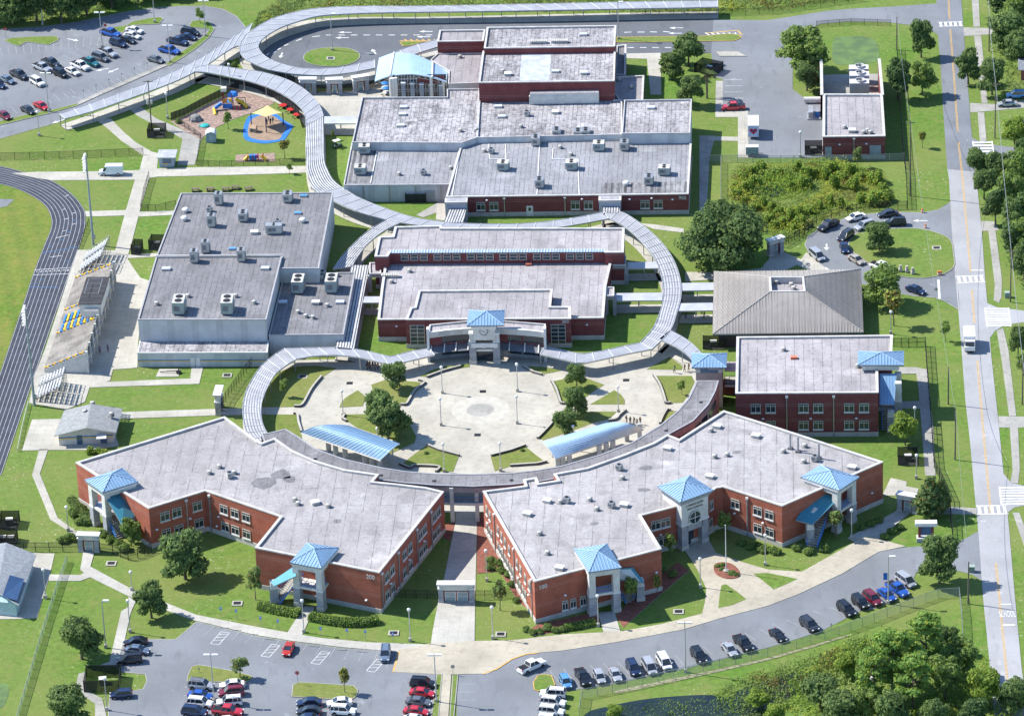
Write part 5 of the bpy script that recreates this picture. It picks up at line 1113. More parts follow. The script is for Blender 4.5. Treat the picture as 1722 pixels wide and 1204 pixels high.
canopy('right crescent covered walkway between clock tower building and hip-roofed building', [(1016, 357), (1041, 355), (1073, 373), (1101, 396), (1123, 421), (1138, 449), (1145, 476), (1145, 501), (1138, 527), (1127, 556), (1097, 587)], [(1013, 362), (1022, 367), (1046, 379), (1068, 396), (1086, 416), (1101, 436), (1111, 461), (1116, 491), (1112, 518), (1098, 552), (1077, 576)], DKC, 3.2)
canopy('curved covered walkway leading to the cream stair tower', [(1126, 555), (1153, 570), (1171, 585), (1185, 600)], [(1108, 570), (1136, 583), (1157, 598), (1170, 613)], DKL, 3.4)
for lab, q in (('upper link canopy right of the clock tower building', [(1055, 441), (1108, 440), (1055, 452), (1112, 451)]), ('lower link canopy right of the clock tower building', [(1034, 493), (1115, 492), (1034, 506), (1113, 505)]), ('upper link canopy to the hip-roofed building', [(1145, 476), (1200, 475), (1145, 489), (1200, 488)]), ('lower link canopy to the hip-roofed building', [(1143, 510), (1199, 509), (1140, 523), (1199, 522)]), ('link canopy left of the clock tower building', [(613, 498.5), (639, 498.5), (610, 509), (639, 509)]), ('link canopy between playground walkway and north block', [(545, 196), (600, 196), (545, 208), (600, 208)])):
    canopy(lab, [q[0], q[1]], [q[2], q[3]], DKW, 5.5, 3.0, smooth=False, every=1, bat=False, group='link canopies')
for lab, q in (('left ribbed porch canopy on the front of the north block', [(755, 351), (784, 351), (746, 374), (779, 374)]), ('right ribbed porch canopy on the front of the north block', [(1013, 346), (1041, 346), (1012, 358), (1043, 358)])):
    canopy(lab, [q[0], q[2]], [q[1], q[3]], DK, 6, 3.15, smooth=False, bat=False, group='porch canopies')
# ------------------------------------------------------------------ fences
def fence(label, pts, h, mesh, post, step=3.0, rails=(0.98,), pr=.045, group=None, smooth=False, cat='fence', pickets=False):
    p = [G(*q) for q in pts]
    if smooth: p = crom(p, 6)
    L = sum((v-u).length for u, v in zip(p, p[1:])); n = min(95, max(2, int(L/step))); r = resample(p, n) if smooth else None
    base = mid([(v.x, v.y) for v in p]); t = thing('fence', label, cat, base, 0, group); mb = MB()
    if r is None:
        r = []
        for u, v in zip(p, p[1:]): k = max(1, round((v-u).length/step)); r += [u.lerp(v, j/k) for j in range(k)]
        r.append(p[-1]); r = r[:1]+r[1:]
    for a, b in zip(r, r[1:]): z = Vector((0, 0, h)); mb.face([a+Vector((0, 0, .05)), b+Vector((0, 0, .05)), b+z, a+z], mesh)
    mb.build('mesh_panel', t); mb = MB()
    for f in rails:
        for a, b in zip(r, r[1:]): mb.tube(a+Vector((0, 0, h*f)), b+Vector((0, 0, h*f)), pr*.8, post, n=4, caps=False)
    mb.build('rail', t); m = MB(); m.box((0, 0, 0), (pr*2, pr*2, h+.05), post); me = m.mesh('post')
    for q in r[:98]: c = bpy.data.objects.new('post', me); COL.objects.link(c); c.parent = t; c.location = q-Vector(base)
    return t
fence('black chain-link fence across the lawn below the upper left driveway', [(-30, 270), (0, 269), (100, 267), (241, 261)], 1.8, CHB, DKM, 3.4)
fence('dark fence along the path on the playground lawn side', [(288, 203), (310, 195), (342, 178), (375, 162), (402, 150)], 2.0, SCREEN, DKM, 1.5)
fence('black fence around the lower edge of the playground', [(303, 211), (318, 220), (338, 234), (335, 255), (331, 279), (370, 281), (430, 279), (512, 276)], 1.5, CHB, DKM, 2.6)
fence('dark screened fence beneath the playground walkway', [(345, 128), (372, 134), (405, 143), (432, 151), (460, 166), (487, 184), (503, 198), (508, 215)], 2.1, SCREEN, DKM, 1.7)
fence('dark screened fence beside the bus loop gates', [(437, 108), (455, 120), (480, 134), (508, 152)], 2.2, SCREEN, DKM, 2)
fence('screened fence between the left and middle bus loop gates', [(533, 157), (549, 157)], 2.2, SCREEN, DKM, 2); fence('screened fence between the middle and right bus loop gates', [(576, 156), (593, 154)], 2.2, SCREEN, DKM, 2); fence('screened fence from the right bus loop gate to the barrel roof', [(620, 150), (656, 141)], 1.8, SCREEN, DKM, 2)
fence('curved black fence beside the gymnasium lawn', [(374, 690), (380, 676), (390, 662), (410, 634), (425, 616), (438, 603)], 2.3, CHB, DKM, 1.6, (.5, .98))
fence('black fence around the drop-off loop and wetland', [(1316, 417), (1336, 404), (1353, 396), (1373, 377), (1411, 363), (1440, 357), (1463, 354), (1495, 353), (1525, 352)], 2.0, CHB, DKM, 2.2, (.5, .98), .06)
fence('tall black fence between plant building and main road', [(1526, 352), (1524, 300), (1520, 268), (1514, 180), (1508, 84)], 2.2, CHB, DKM, 2.6, (.5, .98), .06)
fence('chain-link fence below the service yard', [(1190, 273), (1240, 273), (1291, 274), (1400, 273), (1520, 270)], 1.8, CHG, GALV, 3.2)
fence('chain-link fence along the upper edge of the service yard drive', [(1373, 46), (1431, 42), (1498, 44)], 1.6, CHB, DKM, 3); fence('chain-link fence by the field beyond the bus loop drive', [(1060, 24), (1230, 27), (1300, 24), (1380, 12), (1450, 2)], 1.8, CHB, DKM, 3.6)
fence('black fence along the roadside from the maroon wing to the driveway', [(1556, 582), (1559, 627), (1565, 700), (1571, 787), (1584, 815), (1596, 842), (1602, 908)], 2.2, CHB, DKM, 2.4, (.5, .98), .07)
fence('short black fence north of the maroon wing', [(1503, 583), (1528, 583), (1556, 582)], 2.0, CHB, DKM, 2, (.5, .98), .07)
fence('black fence between dumpster pens and left brick gate', [(-20, 927), (20, 926), (60, 927), (106, 927), (132, 926)], 2.0, CHB, DKM, 2.2, (.5, .98), .06); fence('black fence from left brick gate to the wing', [(168, 928), (190, 932), (216, 942), (232, 938), (255, 928)], 2.0, CHB, DKM, 2.2, (.5, .98), .06)
fence('black fence left of the central gate', [(664, 1005), (700, 1006), (738, 1007)], 1.9, CHB, DKM, 2.2, (.5, .98)); fence('black fence right of the central gate', [(799, 1007), (832, 1007), (868, 1002)], 1.9, CHB, DKM, 2.2, (.5, .98))
fence('tall chain-link fence beside the grey-roofed house', [(113, 945), (98, 987), (80, 1042), (55, 1125), (28, 1215)], 1.5, mesh_wire('dense_chain_link', (.62, .68, .68), .4), GALV, 3)
fence('long chain-link fence between the front car park and the pond', [(974, 1204), (979, 1174), (1030, 1164), (1081, 1153), (1183, 1129), (1291, 1104), (1411, 1068), (1470, 1046), (1536, 1020), (1578, 1005), (1613, 1003), (1617, 1040), (1619, 1080)], 2.0, CHG, GALV, 3.0)
fence('low black fence between running track and lower bleachers', [(131, 420), (140, 398), (150, 375)], 1.1, CHB, DKM, 2); fence('black fence beside the gymnasium path', [(251, 300), (243, 325), (237, 355), (262, 357), (296, 349)], 1.8, CHB, DKM, 2.2)
fence('low white fence along the left side of the running track', [(30, 760), (38, 720), (48, 680)], .9, CHG, WH, 2)
fence('chain-link fence beside the north block walkway', [(1212, 275), (1212, 350)], 1.8, CHG, GALV, 3)
# small screened pens for bins and pumps
def pen(label, cx, cy, w, d, h, bins=1, rz=0.0, name='bin_pen', cat='enclosure'):
    c = G(cx, cy); t = thing(name, label, cat, c, rz); mb = MB(); d2 = d
    for (x, y, a, b) in ((0, -d2/2, w, .08), (0, d2/2, w, .08), (-w/2, 0, .08, d2), (w/2, 0, .08, d2)): mb.box((x, y, .05), (a, b, h), mesh_wire('black_slats', (.02, .024, .024), .62) if 'black_slats' not in MATS else MATS['black_slats'])
    o = mb.build('screen', t, False)
    for sx in (-1, 1):
        for sy in (-1, 1): m = MB(); m.box((sx*w/2, sy*d2/2, 0), (.14, .14, h+.15), DKM); m.build('post', t, False)
    m = MB(); m.box((0, 0, 0), (w, d2, .06), GR if name == 'pump_enclosure' else CIR); m.build('pad', t, False)
    for k in range(bins): m = MB(); m.box(((k-(bins-1)/2)*1.7, .2, .06), (1.4, 1.2, 1.2), GALV, .1, WH); m.build('cabinet', t, False)
pen('black screened pen at the foot of the wooden utility pole', 264, 227, 4.0, 3.6, 2.2, 1); pen('left small black pen north of the gymnasium', 231, 424, 1.9, 3.2, 2.4, 1, -.1); pen('right small black pen north of the gymnasium', 264, 416, 2.9, 3.2, 2.4, 1, -.1)
pen('upper black pen at the left edge of the lawn', 16, 882, 3.6, 3.4, 2.2, 1); pen('lower black pen at the left edge of the lawn', 12, 912, 3.8, 3.2, 2.4, 2)
pen('black pen beside the plant building front', 1368, 257, 3.9, 3.0, 2.4, 1); pen('black pen behind the round tree near the maroon wing', 1527, 775, 4.0, 3.6, 2.2, 1)
pen('dark pen under the eave of the hip-roofed building', 1200, 583, 4.4, 2.4, 2.0, 1); pen('black walled pen on the lawn below the north block', 700, 337, 4.6, 3.0, 2.2, 1)
pen('black pump enclosure in the corner of the front car park', 173, 1150, 6.4, 5.6, 2.4, 1, .05, 'pump_enclosure'); pen('dark brick bin store behind the cabbage palm', 1192, 120, 5.6, 4, 2.2, 1, -.5, 'bin_store')
# ------------------------------------------------------------------ gate pavilions
def gate(label, x0, y0, x1, y1, h=3.9, double=False, group='gate pavilions'):
    a, b = G(x0, y0), G(x1, y1); d = b-a; L = d.length; rz = math.atan2(d.y, d.x); c = (a+b)/2
    t = thing('gate_pavilion', label, 'gate', c, rz, group); pw = .95
    for s_ in (-1, 1):
        m = MB(); m.box((s_*(L/2-pw/2), 0, 0), (pw, 1.1, 2.9), GS); m.box((s_*(L/2-pw/2), 0, 2.9), (pw+.25, 1.35, .25), WH); m.box((s_*(L/2-pw/2), 0, 0), (pw+.12, 1.22, .5), PL); m.build('pillar', t, False)
    m = MB(); m.box((0, 0, 2.6), (L-2*pw+.1, .7, .6), OW); m.box((0, 0, 3.15), (L-.3, .95, h-3.4), OW); m.build('header', t, False)
    m = MB(); m.box((0, 0, h-.3), (L+.5, 1.7, .32), COPING, 0, WH); m.build('cap', t, False)
    m = MB(); m.box((0, -.1, 2.3), (L-2*pw, .25, .3), BRD); 
    for s_ in ([-1, 1] if not double else [-1, 0, 1]): m.box((s_*(L/2-pw-.12), -.1, 0), (.22, .25, 2.35), BRD)
    m.build('door_frame', t, False)
    n = 2 if double else 1; W = (L-2*pw-.5)/n-.15
    for k in range(n):
        x = (k-(n-1)/2)*(W+.3); m = MB(); m.box((x, -.08, .05), (W, .1, 2.2), plain('pale_door', (.56, .6, .58), .5, .05)); dr = m.build('door', t, False); m = MB()
        for sx in (-1, 1):
            for z in (.2, 1.25): m.box((x+sx*W*.24, -.15, z), (W*.34, .04, .85), plain('door_glass', (.3, .36, .36), .2, .1))
        m.box((x, -.14, .05), (.05, .06, 2.2), DKM); m.build('pane', dr, False)
gate('stone and white gate pavilion at the far left path', 133, 926, 168, 927); gate('wide double gate pavilion centred between the two front wings', 738, 1011, 798, 1011, 4.1, True)
gate('gate pavilion by the roadside tree near the right wing', 1510, 857, 1543, 863); gate('gate pavilion at the drop-off loop', 1292, 431, 1316, 424)
gate('tall gate pavilion beside the gymnasium lawn fence, seen from its end', 367, 699, 371.5, 683, 4.8)
gate('left of the three bus loop gate pavilions', 505, 157, 532, 157); gate('middle of the three bus loop gate pavilions', 550, 158, 576, 157); gate('right of the three bus loop gate pavilions', 594, 155, 620, 151)
# marquee sign
c = G(1557, 909); t = thing('marquee_sign', 'roadside message sign with brick legs, white cap and blue panel', 'sign', c, 0)
m = MB(); m.box((0, 0, 0), (3.6, 1.6, .9), GS, 0, WH); m.build('base', t, False); m = MB(); m.box((0, 0, 3.5), (4.2, 1.5, .7), WH); m.build('cap', t, False)
for s_ in (-1, 1): m = MB(); m.box((s_*1.25, 0, .9), (.5, .7, 2.6), BRD); m.build('leg', t, False)
m = MB(); m.box((0, -.05, 1.3), (2.0, .25, 1.9), plain('sign_panel_blue', (.06, .12, .22), .3, .2)); m.build('panel', t, False)

# ------------------------------------------------------------------ grandstand, bleachers, small buildings
FN, FS, KN, KS = G(127, 472), G(75, 627), G(193, 476), G(147, 628)
GT = thing('grandstand', 'concrete stadium grandstand with press box beside the running track', 'grandstand', mid([(v.x, v.y) for v in (FN, FS, KN, KS)]))
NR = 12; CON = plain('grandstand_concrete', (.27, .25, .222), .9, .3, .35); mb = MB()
def gp(u, v): return FN.lerp(FS, u).lerp(KN.lerp(KS, u), v)
def zr(k): return .9+k*(4.6-.9)/(NR-1)
for k in range(NR):
    v0, v1 = k/NR, (k+1)/NR; z0 = zr(k); zp = zr(k-1) if k else 0
    a, b, c, d = gp(0, v0), gp(1, v0), gp(1, v1), gp(0, v1)
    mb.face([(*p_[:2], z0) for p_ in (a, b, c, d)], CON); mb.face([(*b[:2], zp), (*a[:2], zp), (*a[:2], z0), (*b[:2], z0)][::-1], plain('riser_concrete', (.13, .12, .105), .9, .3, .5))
    for u in (0, 1): e0, e1 = gp(u, v0), gp(u, v1); mb.face([(*e0[:2], 0), (*e1[:2], 0), (*e1[:2], z0), (*e0[:2], z0)], OW)
mb.build('stepped_seating', GT)
m = MB(); d = FS-FN
for k in range(1, 11):
    for u0, u1 in (((.445, .525), (.545, .625)) if k < 8 else ((.445, .625),)):
        c = gp((u0+u1)/2, (k+.35)/NR); m.box((c.x, c.y, zr(k)), (d.length*(u1-u0), .4, .28), BLUEP if k % 2 else YELLP, math.atan2(d.y, d.x))
m.build('painted_seats', GT)
for u in (.005, .365, .62, .985):
    m = MB()
    for k in range(NR):
        for s_, mt in ((.2, YELLP), (.75, BLUEP if k % 2 else YELLP)): c = gp(u, (k+s_)/NR); m.box((c.x, c.y, zr(k)), (.42, .34, .22), mt, -1.3)
    m.build('stair_marking', GT)
    m = MB(); c0, c1 = gp(u+.012 if u < .9 else u, .03), gp(u+.012 if u < .9 else u, .97); m.tube((*c0[:2], zr(0)+1), (*c1[:2], zr(NR-1)+1), .05, GALV, n=4)
    for k in range(0, NR, 2): c = c0.lerp(c1, k/NR); m.tube((*c[:2], zr(k)), (*c[:2], zr(k)+1.1), .04, GALV, n=4)
    m.build('handrail', GT)
mb = MB(); mb.face([(*KN[:2], 0), (*KS[:2], 0), (*KS[:2], 5.2), (*KN[:2], 5.2)], plain('grandstand_wall', (.47, .455, .41), .85, .1)); mb.face([(*KS[:2], 4.6), (*KN[:2], 4.6), (*KN[:2], 5.2), (*KS[:2], 5.2)], OW); mb.build('back_wall', GT)
d = (KS-KN).normalized(); n = Vector((-d.y, d.x, 0)); n = n if n.x > 0 else -n; rzb = math.atan2(d.y, d.x); L = (KS-KN).length
for f in (.1, .3, .62, .74, .86):
    q = KN+d*L*f+n*.06; m = MB(); m.box((q.x, q.y, 2.6), (5.5, .1, 1.8), GLS, rzb); m.build('window', GT)  # dark sheets standing in for the shade inside open bays
m = MB(); q = KN+d*L*.5+n*.05
for z, mt in ((1.45, BLUEP), (1.2, YELLP)): m.box((q.x, q.y, z), (L, .1, .22), mt, rzb)
m.build('wall_stripe', GT)
for k in range(11): q = KN+d*L*k/10+n*.15; m = MB(); m.box((q.x, q.y, 0), (.45, .5, 5.2), OW, rzb); m.build('pier', GT)
q0 = gp(.33, .82); q1 = gp(.5, .82); c = (q0+q1)/2; PBX = m = MB(); m.box((c.x, c.y, 4.2), (13.0, 4.6, 2.6), OW, rzb); m.build('press_box', GT); m = MB(); m.box((c.x, c.y, 6.8), (13.4, 5.0, .15), plain('dark_roof_felt', (.05, .05, .055), .9, .2), rzb); m.build('press_box_roof', GT)
m = MB()
for a_, b_ in ((-3.5, 3.5),):
    for x in (-3.6, -1.2, 1.2, 3.6): o = Vector((math.cos(rzb)*x, math.sin(rzb)*x, 0)); s_ = n*1.5; m.tube(c+o-s_+Vector((0, 0, 6.95)), c+o-s_+Vector((0, 0, 8)), .05, GALV, n=4); m.tube(c+o+s_+Vector((0, 0, 6.95)), c+o+s_+Vector((0, 0, 8)), .05, GALV, n=4); m.tube(c+o-s_+Vector((0, 0, 8)), c+o+s_+Vector((0, 0, 8)), .05, GALV, n=4)
    for s_ in (-1, 1): o = Vector((math.cos(rzb)*3.6, math.sin(rzb)*3.6, 0)); m.tube(c-o+n*1.5*s_+Vector((0, 0, 8)), c+o+n*1.5*s_+Vector((0, 0, 8)), .06, GALV, n=4)
m.build('filming_platform', GT); c = gp(.56, .86); m = MB(); m.box((c.x, c.y, 4.2), (3.2, 3.0, 1.7), OW, rzb, GALV); m.build('camera_room', GT)
def bleacher(label, c4, rows=8, h=3.4, rz=None):
    """aluminium bank of benches: c4 = ground pixels front-N, front-S, back-N, back-S"""
    a, b, c, d = [G(*q) for q in c4]; t = thing('bleacher', label, 'bleachers', mid([(v.x, v.y) for v in (a, b, c, d)]), 0, 'aluminium bleachers')
    f = lambda u, v: a.lerp(b, u).lerp(c.lerp(d, u), v); dd = (b-a).normalized(); r_ = math.atan2(dd.y, dd.x); L = (b-a).length; m = MB()
    for k in range(rows):
        q = f(.5, (k+.5)/rows); z = .5+k*(h-.5)/(rows-1); m.box((q.x, q.y, z+.4), (L, .36, .1), plain('bright_plank', (.50, .51, .52), .5, .06), r_)
        q = f(.5, (k+.1)/rows); m.box((q.x, q.y, z), (L, .16, .05), plain('shade_gap_plank', (.12, .12, .13), .6, .1), r_)  # foot planks coloured dark to pass for shaded gaps between benches
    m.build('benches', t); m = MB()
    for u in (0, .33, .67, 1):
        m.tube(f(u, 0)+Vector((0, 0, .4)), f(u, 1)+Vector((0, 0, h)), .06, DKM, n=4); m.tube(f(u, 1), f(u, 1)+Vector((0, 0, h+1)), .06, GALV, n=4); m.tube(f(u, .5), f(u, .5)+Vector((0, 0, h*.55)), .06, DKM, n=4); m.tube(f(u, .1)+Vector((0, 0, .1)), f(u, 1)+Vector((0, 0, .1)), .05, DKM, n=4); m.tube(f(u, .2)+Vector((0, 0, .2)), f(u, 1)+Vector((0, 0, h*.8)), .04, DKM, n=4)
    m.build('frame', t); m = MB(); m.tube(f(0, 1)+Vector((0, 0, h+1)), f(1, 1)+Vector((0, 0, h+1)), .06, GALV, n=4)
    for u in (0, 1): m.tube(f(u, 0)+Vector((0, 0, 1.2)), f(u, 1)+Vector((0, 0, h+1)), .05, GALV, n=4)
    m.build('guard_rail', t)
bleacher('upper bank of the aluminium bleachers north of the grandstand', [(146, 430), (140, 443), (186, 426), (179, 441)]); bleacher('lower bank of the aluminium bleachers north of the grandstand', [(139, 446), (132, 461), (178, 443), (172, 458)])
bleacher('upper bank of the aluminium bleachers below the grandstand', [(69, 640), (65, 654), (113, 645), (109, 659)]); bleacher('lower bank of the aluminium bleachers below the grandstand', [(64, 657), (58, 676), (108, 661), (104, 679)])
# concession hut (gable roof)
def gable(root, e4, ridge, mat, he, hr, walls, inset=.7, th=.18):
    """e4 eave pixels (left-front, right-front, right-back, left-back) ; ridge: front and back pixel at hr"""
    a, b, c, d = [G(*q, he) for q in e4]; f, k = G(*ridge[0], hr), G(*ridge[1], hr); mb = MB(); dz = Vector((0, 0, th))
    for q in ([a, f, k, d], [f, b, c, k]):
        nrm = (q[1]-q[0]).cross(q[2]-q[0]); q = q if nrm.z > 0 else q[::-1]; mb.face(q, mat); mb.face([v-dz for v in q[::-1]], OW)
        for u, v in zip(q, q[1:]+q[:1]): mb.face([u-dz, v-dz, v, u], WH)
    r = mb.build('roof', root); p = offset(ccw([(v.x, v.y) for v in (a, b, c, d)]), inset); mb = MB(); mb.prism(p, 0, he-.15, walls); 
    F = (a+b)/2; ins = (d-a).normalized()*inset
    for s_, (u, v, w_) in ((1, (a, b, f)), (-1, (d, c, k))): i_ = (d-a).normalized()*inset*s_; mb.face([u.lerp(v, .06)+i_-dz, u.lerp(v, .94)+i_-dz, w_+i_-dz*1.5], walls)
    mb.build('wall', root); return r, p
CS = thing('concession_hut', 'small white concession hut with grey gable roof and yellow blue stripe', 'building', mid(px([(95, 752), (190, 756), (200, 700), (108, 700)])))
r, p = gable(CS, [(91, 733), (195, 727), (206, 687), (108, 690)], [(145.5, 719), (153, 679)], plain('grey_shingle_light', (.27, .28, .28), .9, .16, 1.2), 2.7, 4.2, OW); units(r, 4.0, [('vent', 142, 695), ('vent', 187, 699), ('vent', 155, 681)], 0, .4)
p = ccw(p); e = min(zip(p, p[1:]+p[:1]), key=lambda q: q[0][1]+q[1][1]); a, b = Vector((*e[0], 0)), Vector((*e[1], 0)); m = MB(); q = (a+b)/2; d = (b-a); rz = math.atan2(d.y, d.x)
for z, mt in ((1.5, YELLP), (1.75, BLUEP)): m.box((q.x, q.y-.03, z), (d.length, .06, .2), mt, rz)
m.build('wall_stripe', CS)
for f, w_ in ((.38, 1.1), (.82, 1.3)): q = a.lerp(b, f); m = MB(); m.box((q.x, q.y-.05, .05), (w_, .1, 2.1), GLSB, rz); m.build('door', CS)
q = a.lerp(b, .8); m = MB(); m.box((q.x, q.y-1.2, 2.2), (2.0, 2.2, .1), WH, rz); m.build('awning', CS)
# house, lower left edge
HS = thing('house', 'pale blue house with grey shingle roof at the left edge', 'house', mid(px([(-60, 1036), (32, 1036), (58, 935), (-60, 935)])))
he = 3.1; hr = 4.5
r, p = gable(HS, [(-75, 1006), (31, 1017), (61, 932), (-50, 922)], [(-5, 995), (10, 912)], GREYS, he, hr, plain('pale_blue_siding', (.42, .56, .58), .7, .08)); 
m = MB(); q = [G(4, 1008, 3.5), G(29, 1014, 3.15), G(41, 978, 3.15), G(17, 971, 3.9)]; m.face([v+Vector((0, 0, .62)) for v in q], plain('navy_tarp', (.03, .075, .17), .6, .1)); m.build('roof_tarp', HS)
# ticket booth, playground shed, white ball-field etc.
q = G(282, 277); t = thing('ticket_booth', 'small ticket booth with grey flat roof by the fence gate', 'booth', q, 0); m = MB(); m.box((0, 0, 0), (3.4, 3.2, 2.5), plain('booth_grey', (.36, .42, .46), .7, .1)); m.build('wall', t, False); m = MB(); m.box((0, .2, 2.5), (4.4, 4.6, .18), plain('booth_roof', (.40, .41, .43), .6, .15)); m.build('roof', t, False)
m = MB(); m.box((.1, -1.62, 1.0), (2.0, .06, 1.1), GLSB); m.build('window', t, False); m = MB(); m.box((-.2, -1.66, .8), (1.2, .06, .22), YELLP); m.build('counter', t, False)
q = G(355.5, 237); t = thing('garden_shed', 'small grey-blue shed with rounded white roof on the playground edge', 'shed', q, .05); m = MB(); m.box((0, 0, 0), (2.3, 2.3, 2.0), plain('shed_blue', (.28, .37, .42), .7, .08)); m.box((.2, -1.17, .1), (1.1, .04, 1.8), plain('shed_door', (.34, .43, .47), .7, .08)); m.build('wall', t, False)
m = MB(); pr = [(-1.3, 2.0), (-.9, 2.5), (0, 2.8), (.9, 2.5), (1.3, 2.0)]
for (x0, z0), (x1, z1) in zip(pr, pr[1:]): m.face([(x0, -1.3, z0), (x1, -1.3, z1), (x1, 1.3, z1), (x0, 1.3, z0)], WH)
for y in (-1.22, 1.22): m.face([(x, y, z) for x, z in pr], plain('shed_blue', (.3, .4, .45)))
m.build('roof', t, False)
# ------------------------------------------------------------------ playground
q = [G(450, 177, 4.0), G(474, 190, 3.3), G(446.5, 197, 4.0), G(423, 190.5, 3.3)]; t = thing('shade_sail', 'pale yellow shade sail on dark blue posts over the tan play surface', 'shade sail', mid([(v.x, v.y) for v in q])); m = MB(); N = 8
cq = sum(q, Vector())/4
pt = lambda u, v: q[0].lerp(q[1], u).lerp(q[3].lerp(q[2], u), v)
for i in range(N):
    for j in range(N):
        f = lambda u, v: pt(u, v).lerp(cq, .10*(1-abs(2*u-1)**2*abs(2*v-1)**2))
        m.face([f(i/N, j/N), f((i+1)/N, j/N), f((i+1)/N, (j+1)/N), f(i/N, (j+1)/N)], plain('sail_fabric', (.58, .47, .22), .8, .1))
m.build('fabric', t, True, True)
for v in q: m = MB(); o = (v-cq).normalized()*.2; m.tube((v.x+o.x, v.y+o.y, 0), (v.x+o.x, v.y+o.y, v.z), .12, plain('navy_post', (.02, .035, .12), .5), n=8); m.build('post', t)
def toy(name, label, cat, x, y, parts, rz=0, group=None):
    t = thing(name, label, cat, G(x, y), rz, group)
    for nm, f in parts: m = MB(); f(m); m.build(nm, t, False)
    return t
toy('playhouse', 'little tan playhouse under the shade sail', 'playhouse', 426.5, 222, [('wall', lambda m: (m.box((0, 0, 0), (1.5, 1.3, 1.2), plain('tan_plastic', (.5, .42, .3))), m.box((-.2, -.66, 0), (.45, .04, .9), GLS), m.box((.4, -.66, .5), (.4, .04, .4), GLS))), ('roof', lambda m: [m.face(f, plain('brown_plastic', (.42, .28, .18))) for f in ([(-.9, -.8, 1.15), (.9, -.8, 1.15), (.9, 0, 1.8), (-.9, 0, 1.8)], [(-.9, 0, 1.8), (.9, 0, 1.8), (.9, .8, 1.15), (-.9, .8, 1.15)])])], -.3)
def tower_parts():
    def deck(m):
        for x in (-1.1, 1.1):
            for y in (-1, 1): m.box((x, y, 0), (.16, .16, 4.2), plain('maroon_plastic', (.25, .02, .03)))
        m.box((0, 0, 1.6), (2.3, 2.1, .12), BLUEP); m.box((0, -1.05, .2), (2.2, .1, 1.2), BLUEP)
    return [('deck', deck), ('roof', lambda m: m.box((-.9, .4, 4.1), (1.3, 1.3, .9), plain('cream_plastic', (.7, .66, .52)))), ('panel', lambda m: (m.box((-.5, -1.1, 1.7), (1.0, .1, 1.1), plain('orange_plastic', (.6, .25, .05))), m.box((.7, -1.1, 1.9), (.8, .1, .8), YELLP))), ('canopy', lambda m: m.lathe([(1.3, 0), (1.2, .5), (.8, .9), (.1, 1.0)], BLUEP, (1.2, .4, 2.9), 10)),
            ('slide', lambda m: (m.tube((1.9, .3, 2.0), (3.6, 0, 1.1), .42, YELLP, n=10), m.tube((3.6, 0, 1.1), (4.6, -.9, .3), .42, YELLP, n=10))), ('climber', lambda m: (m.tube((-1.4, -1.2, 1.6), (-3.4, -2.2, .5), .5, BLUEP, n=8), m.tube((-3.2, -2.2, .8), (-2.6, -4.6, .1), .35, YELLP, n=8))), ('step', lambda m: [m.tube((1.6+k*.7, -1.8, 0), (1.6+k*.7, -1.8, .9), .12, REDP, n=6) for k in range(3)])]
toy('play_structure', 'tall play tower in blue, maroon and yellow with slides on mulch', 'play structure', 384, 181, tower_parts()); toy('play_structure', 'low colourful toddler play set by the lower fence', 'play structure', 430, 270, [('frame', lambda m: [m.tube((x, y, 0), (x, y, 1.6), .09, REDP, n=6) for x in (-1.8, -.6, .6, 1.8) for y in (-.5, .5)]), ('panel', lambda m: (m.box((-.6, 0, .3), (1.6, .9, 1.1), BLUEP), m.box((.3, -.3, .8), (.7, .5, .7), plain('purple_plastic', (.2, .07, .3))))), ('slide', lambda m: (m.tube((1.4, 0, 1.2), (2.6, -.5, .2), .42, YELLP, n=8), m.tube((-1.5, 0, 1.2), (-2.6, -.4, .2), .42, YELLP, n=8)))])
toy('climbing_dome', 'grey climbing boulder on the mulch', 'climber', 329, 203, [('shell', lambda m: m.lathe([(1.6, 0), (1.5, .7), (1.0, 1.3), (.3, 1.5)], plain('boulder_grey', (.22, .21, .2), .9, .3, 1.5), n=9))]); toy('sandbox_toy', 'turquoise turtle sandbox near the playground fence', 'sandbox', 344.5, 213, [('shell', lambda m: m.lathe([(1.1, 0), (1.1, .3), (.8, .5), (.2, .6)], plain('turquoise_plastic', (.03, .35, .33)), n=12)), ('head', lambda m: m.lathe([(.3, 0), (.3, .3), (.1, .4)], plain('turquoise_plastic', (.03, .35, .33)), (-1.2, 0, 0), 8))])
toy('swing_seat', 'black bucket swing frame on the mulch', 'swing', 406, 177, [('frame', lambda m: (m.tube((-1, .8, 0), (-1, 0, 1.9), .08, DKM, n=6), m.tube((1, .8, 0), (1, 0, 1.9), .08, DKM, n=6), m.tube((-1, 0, 1.9), (1, 0, 1.9), .08, DKM, n=6))), ('seat', lambda m: m.box((0, -.3, .5), (1.3, 1.1, .6), DKM))])
def table_parts(top, seat=DKM):
    return [('tabletop', lambda m: m.lathe([(.95, .72), (.95, .79), (.02, .8)], top, n=14)), ('pedestal', lambda m: m.tube((0, 0, 0), (0, 0, .74), .12, DKM, n=8)), ('seat', lambda m: [m.lathe([(.3, .42), (.3, .47), (.02, .48)], seat, (1.3*math.cos(a_), 1.3*math.sin(a_), 0), 8) for a_ in (.8, 2.4, 3.9, 5.5)])]
for lab, x, y in (('red picnic table nearest the playground mulch', 476, 182), ('middle red picnic table beside the walkway', 489, 189), ('red picnic table nearest the shade sail corner', 500, 197.5)): toy('picnic_table', lab, 'table', x, y, table_parts(REDP), 0, 'red picnic tables')
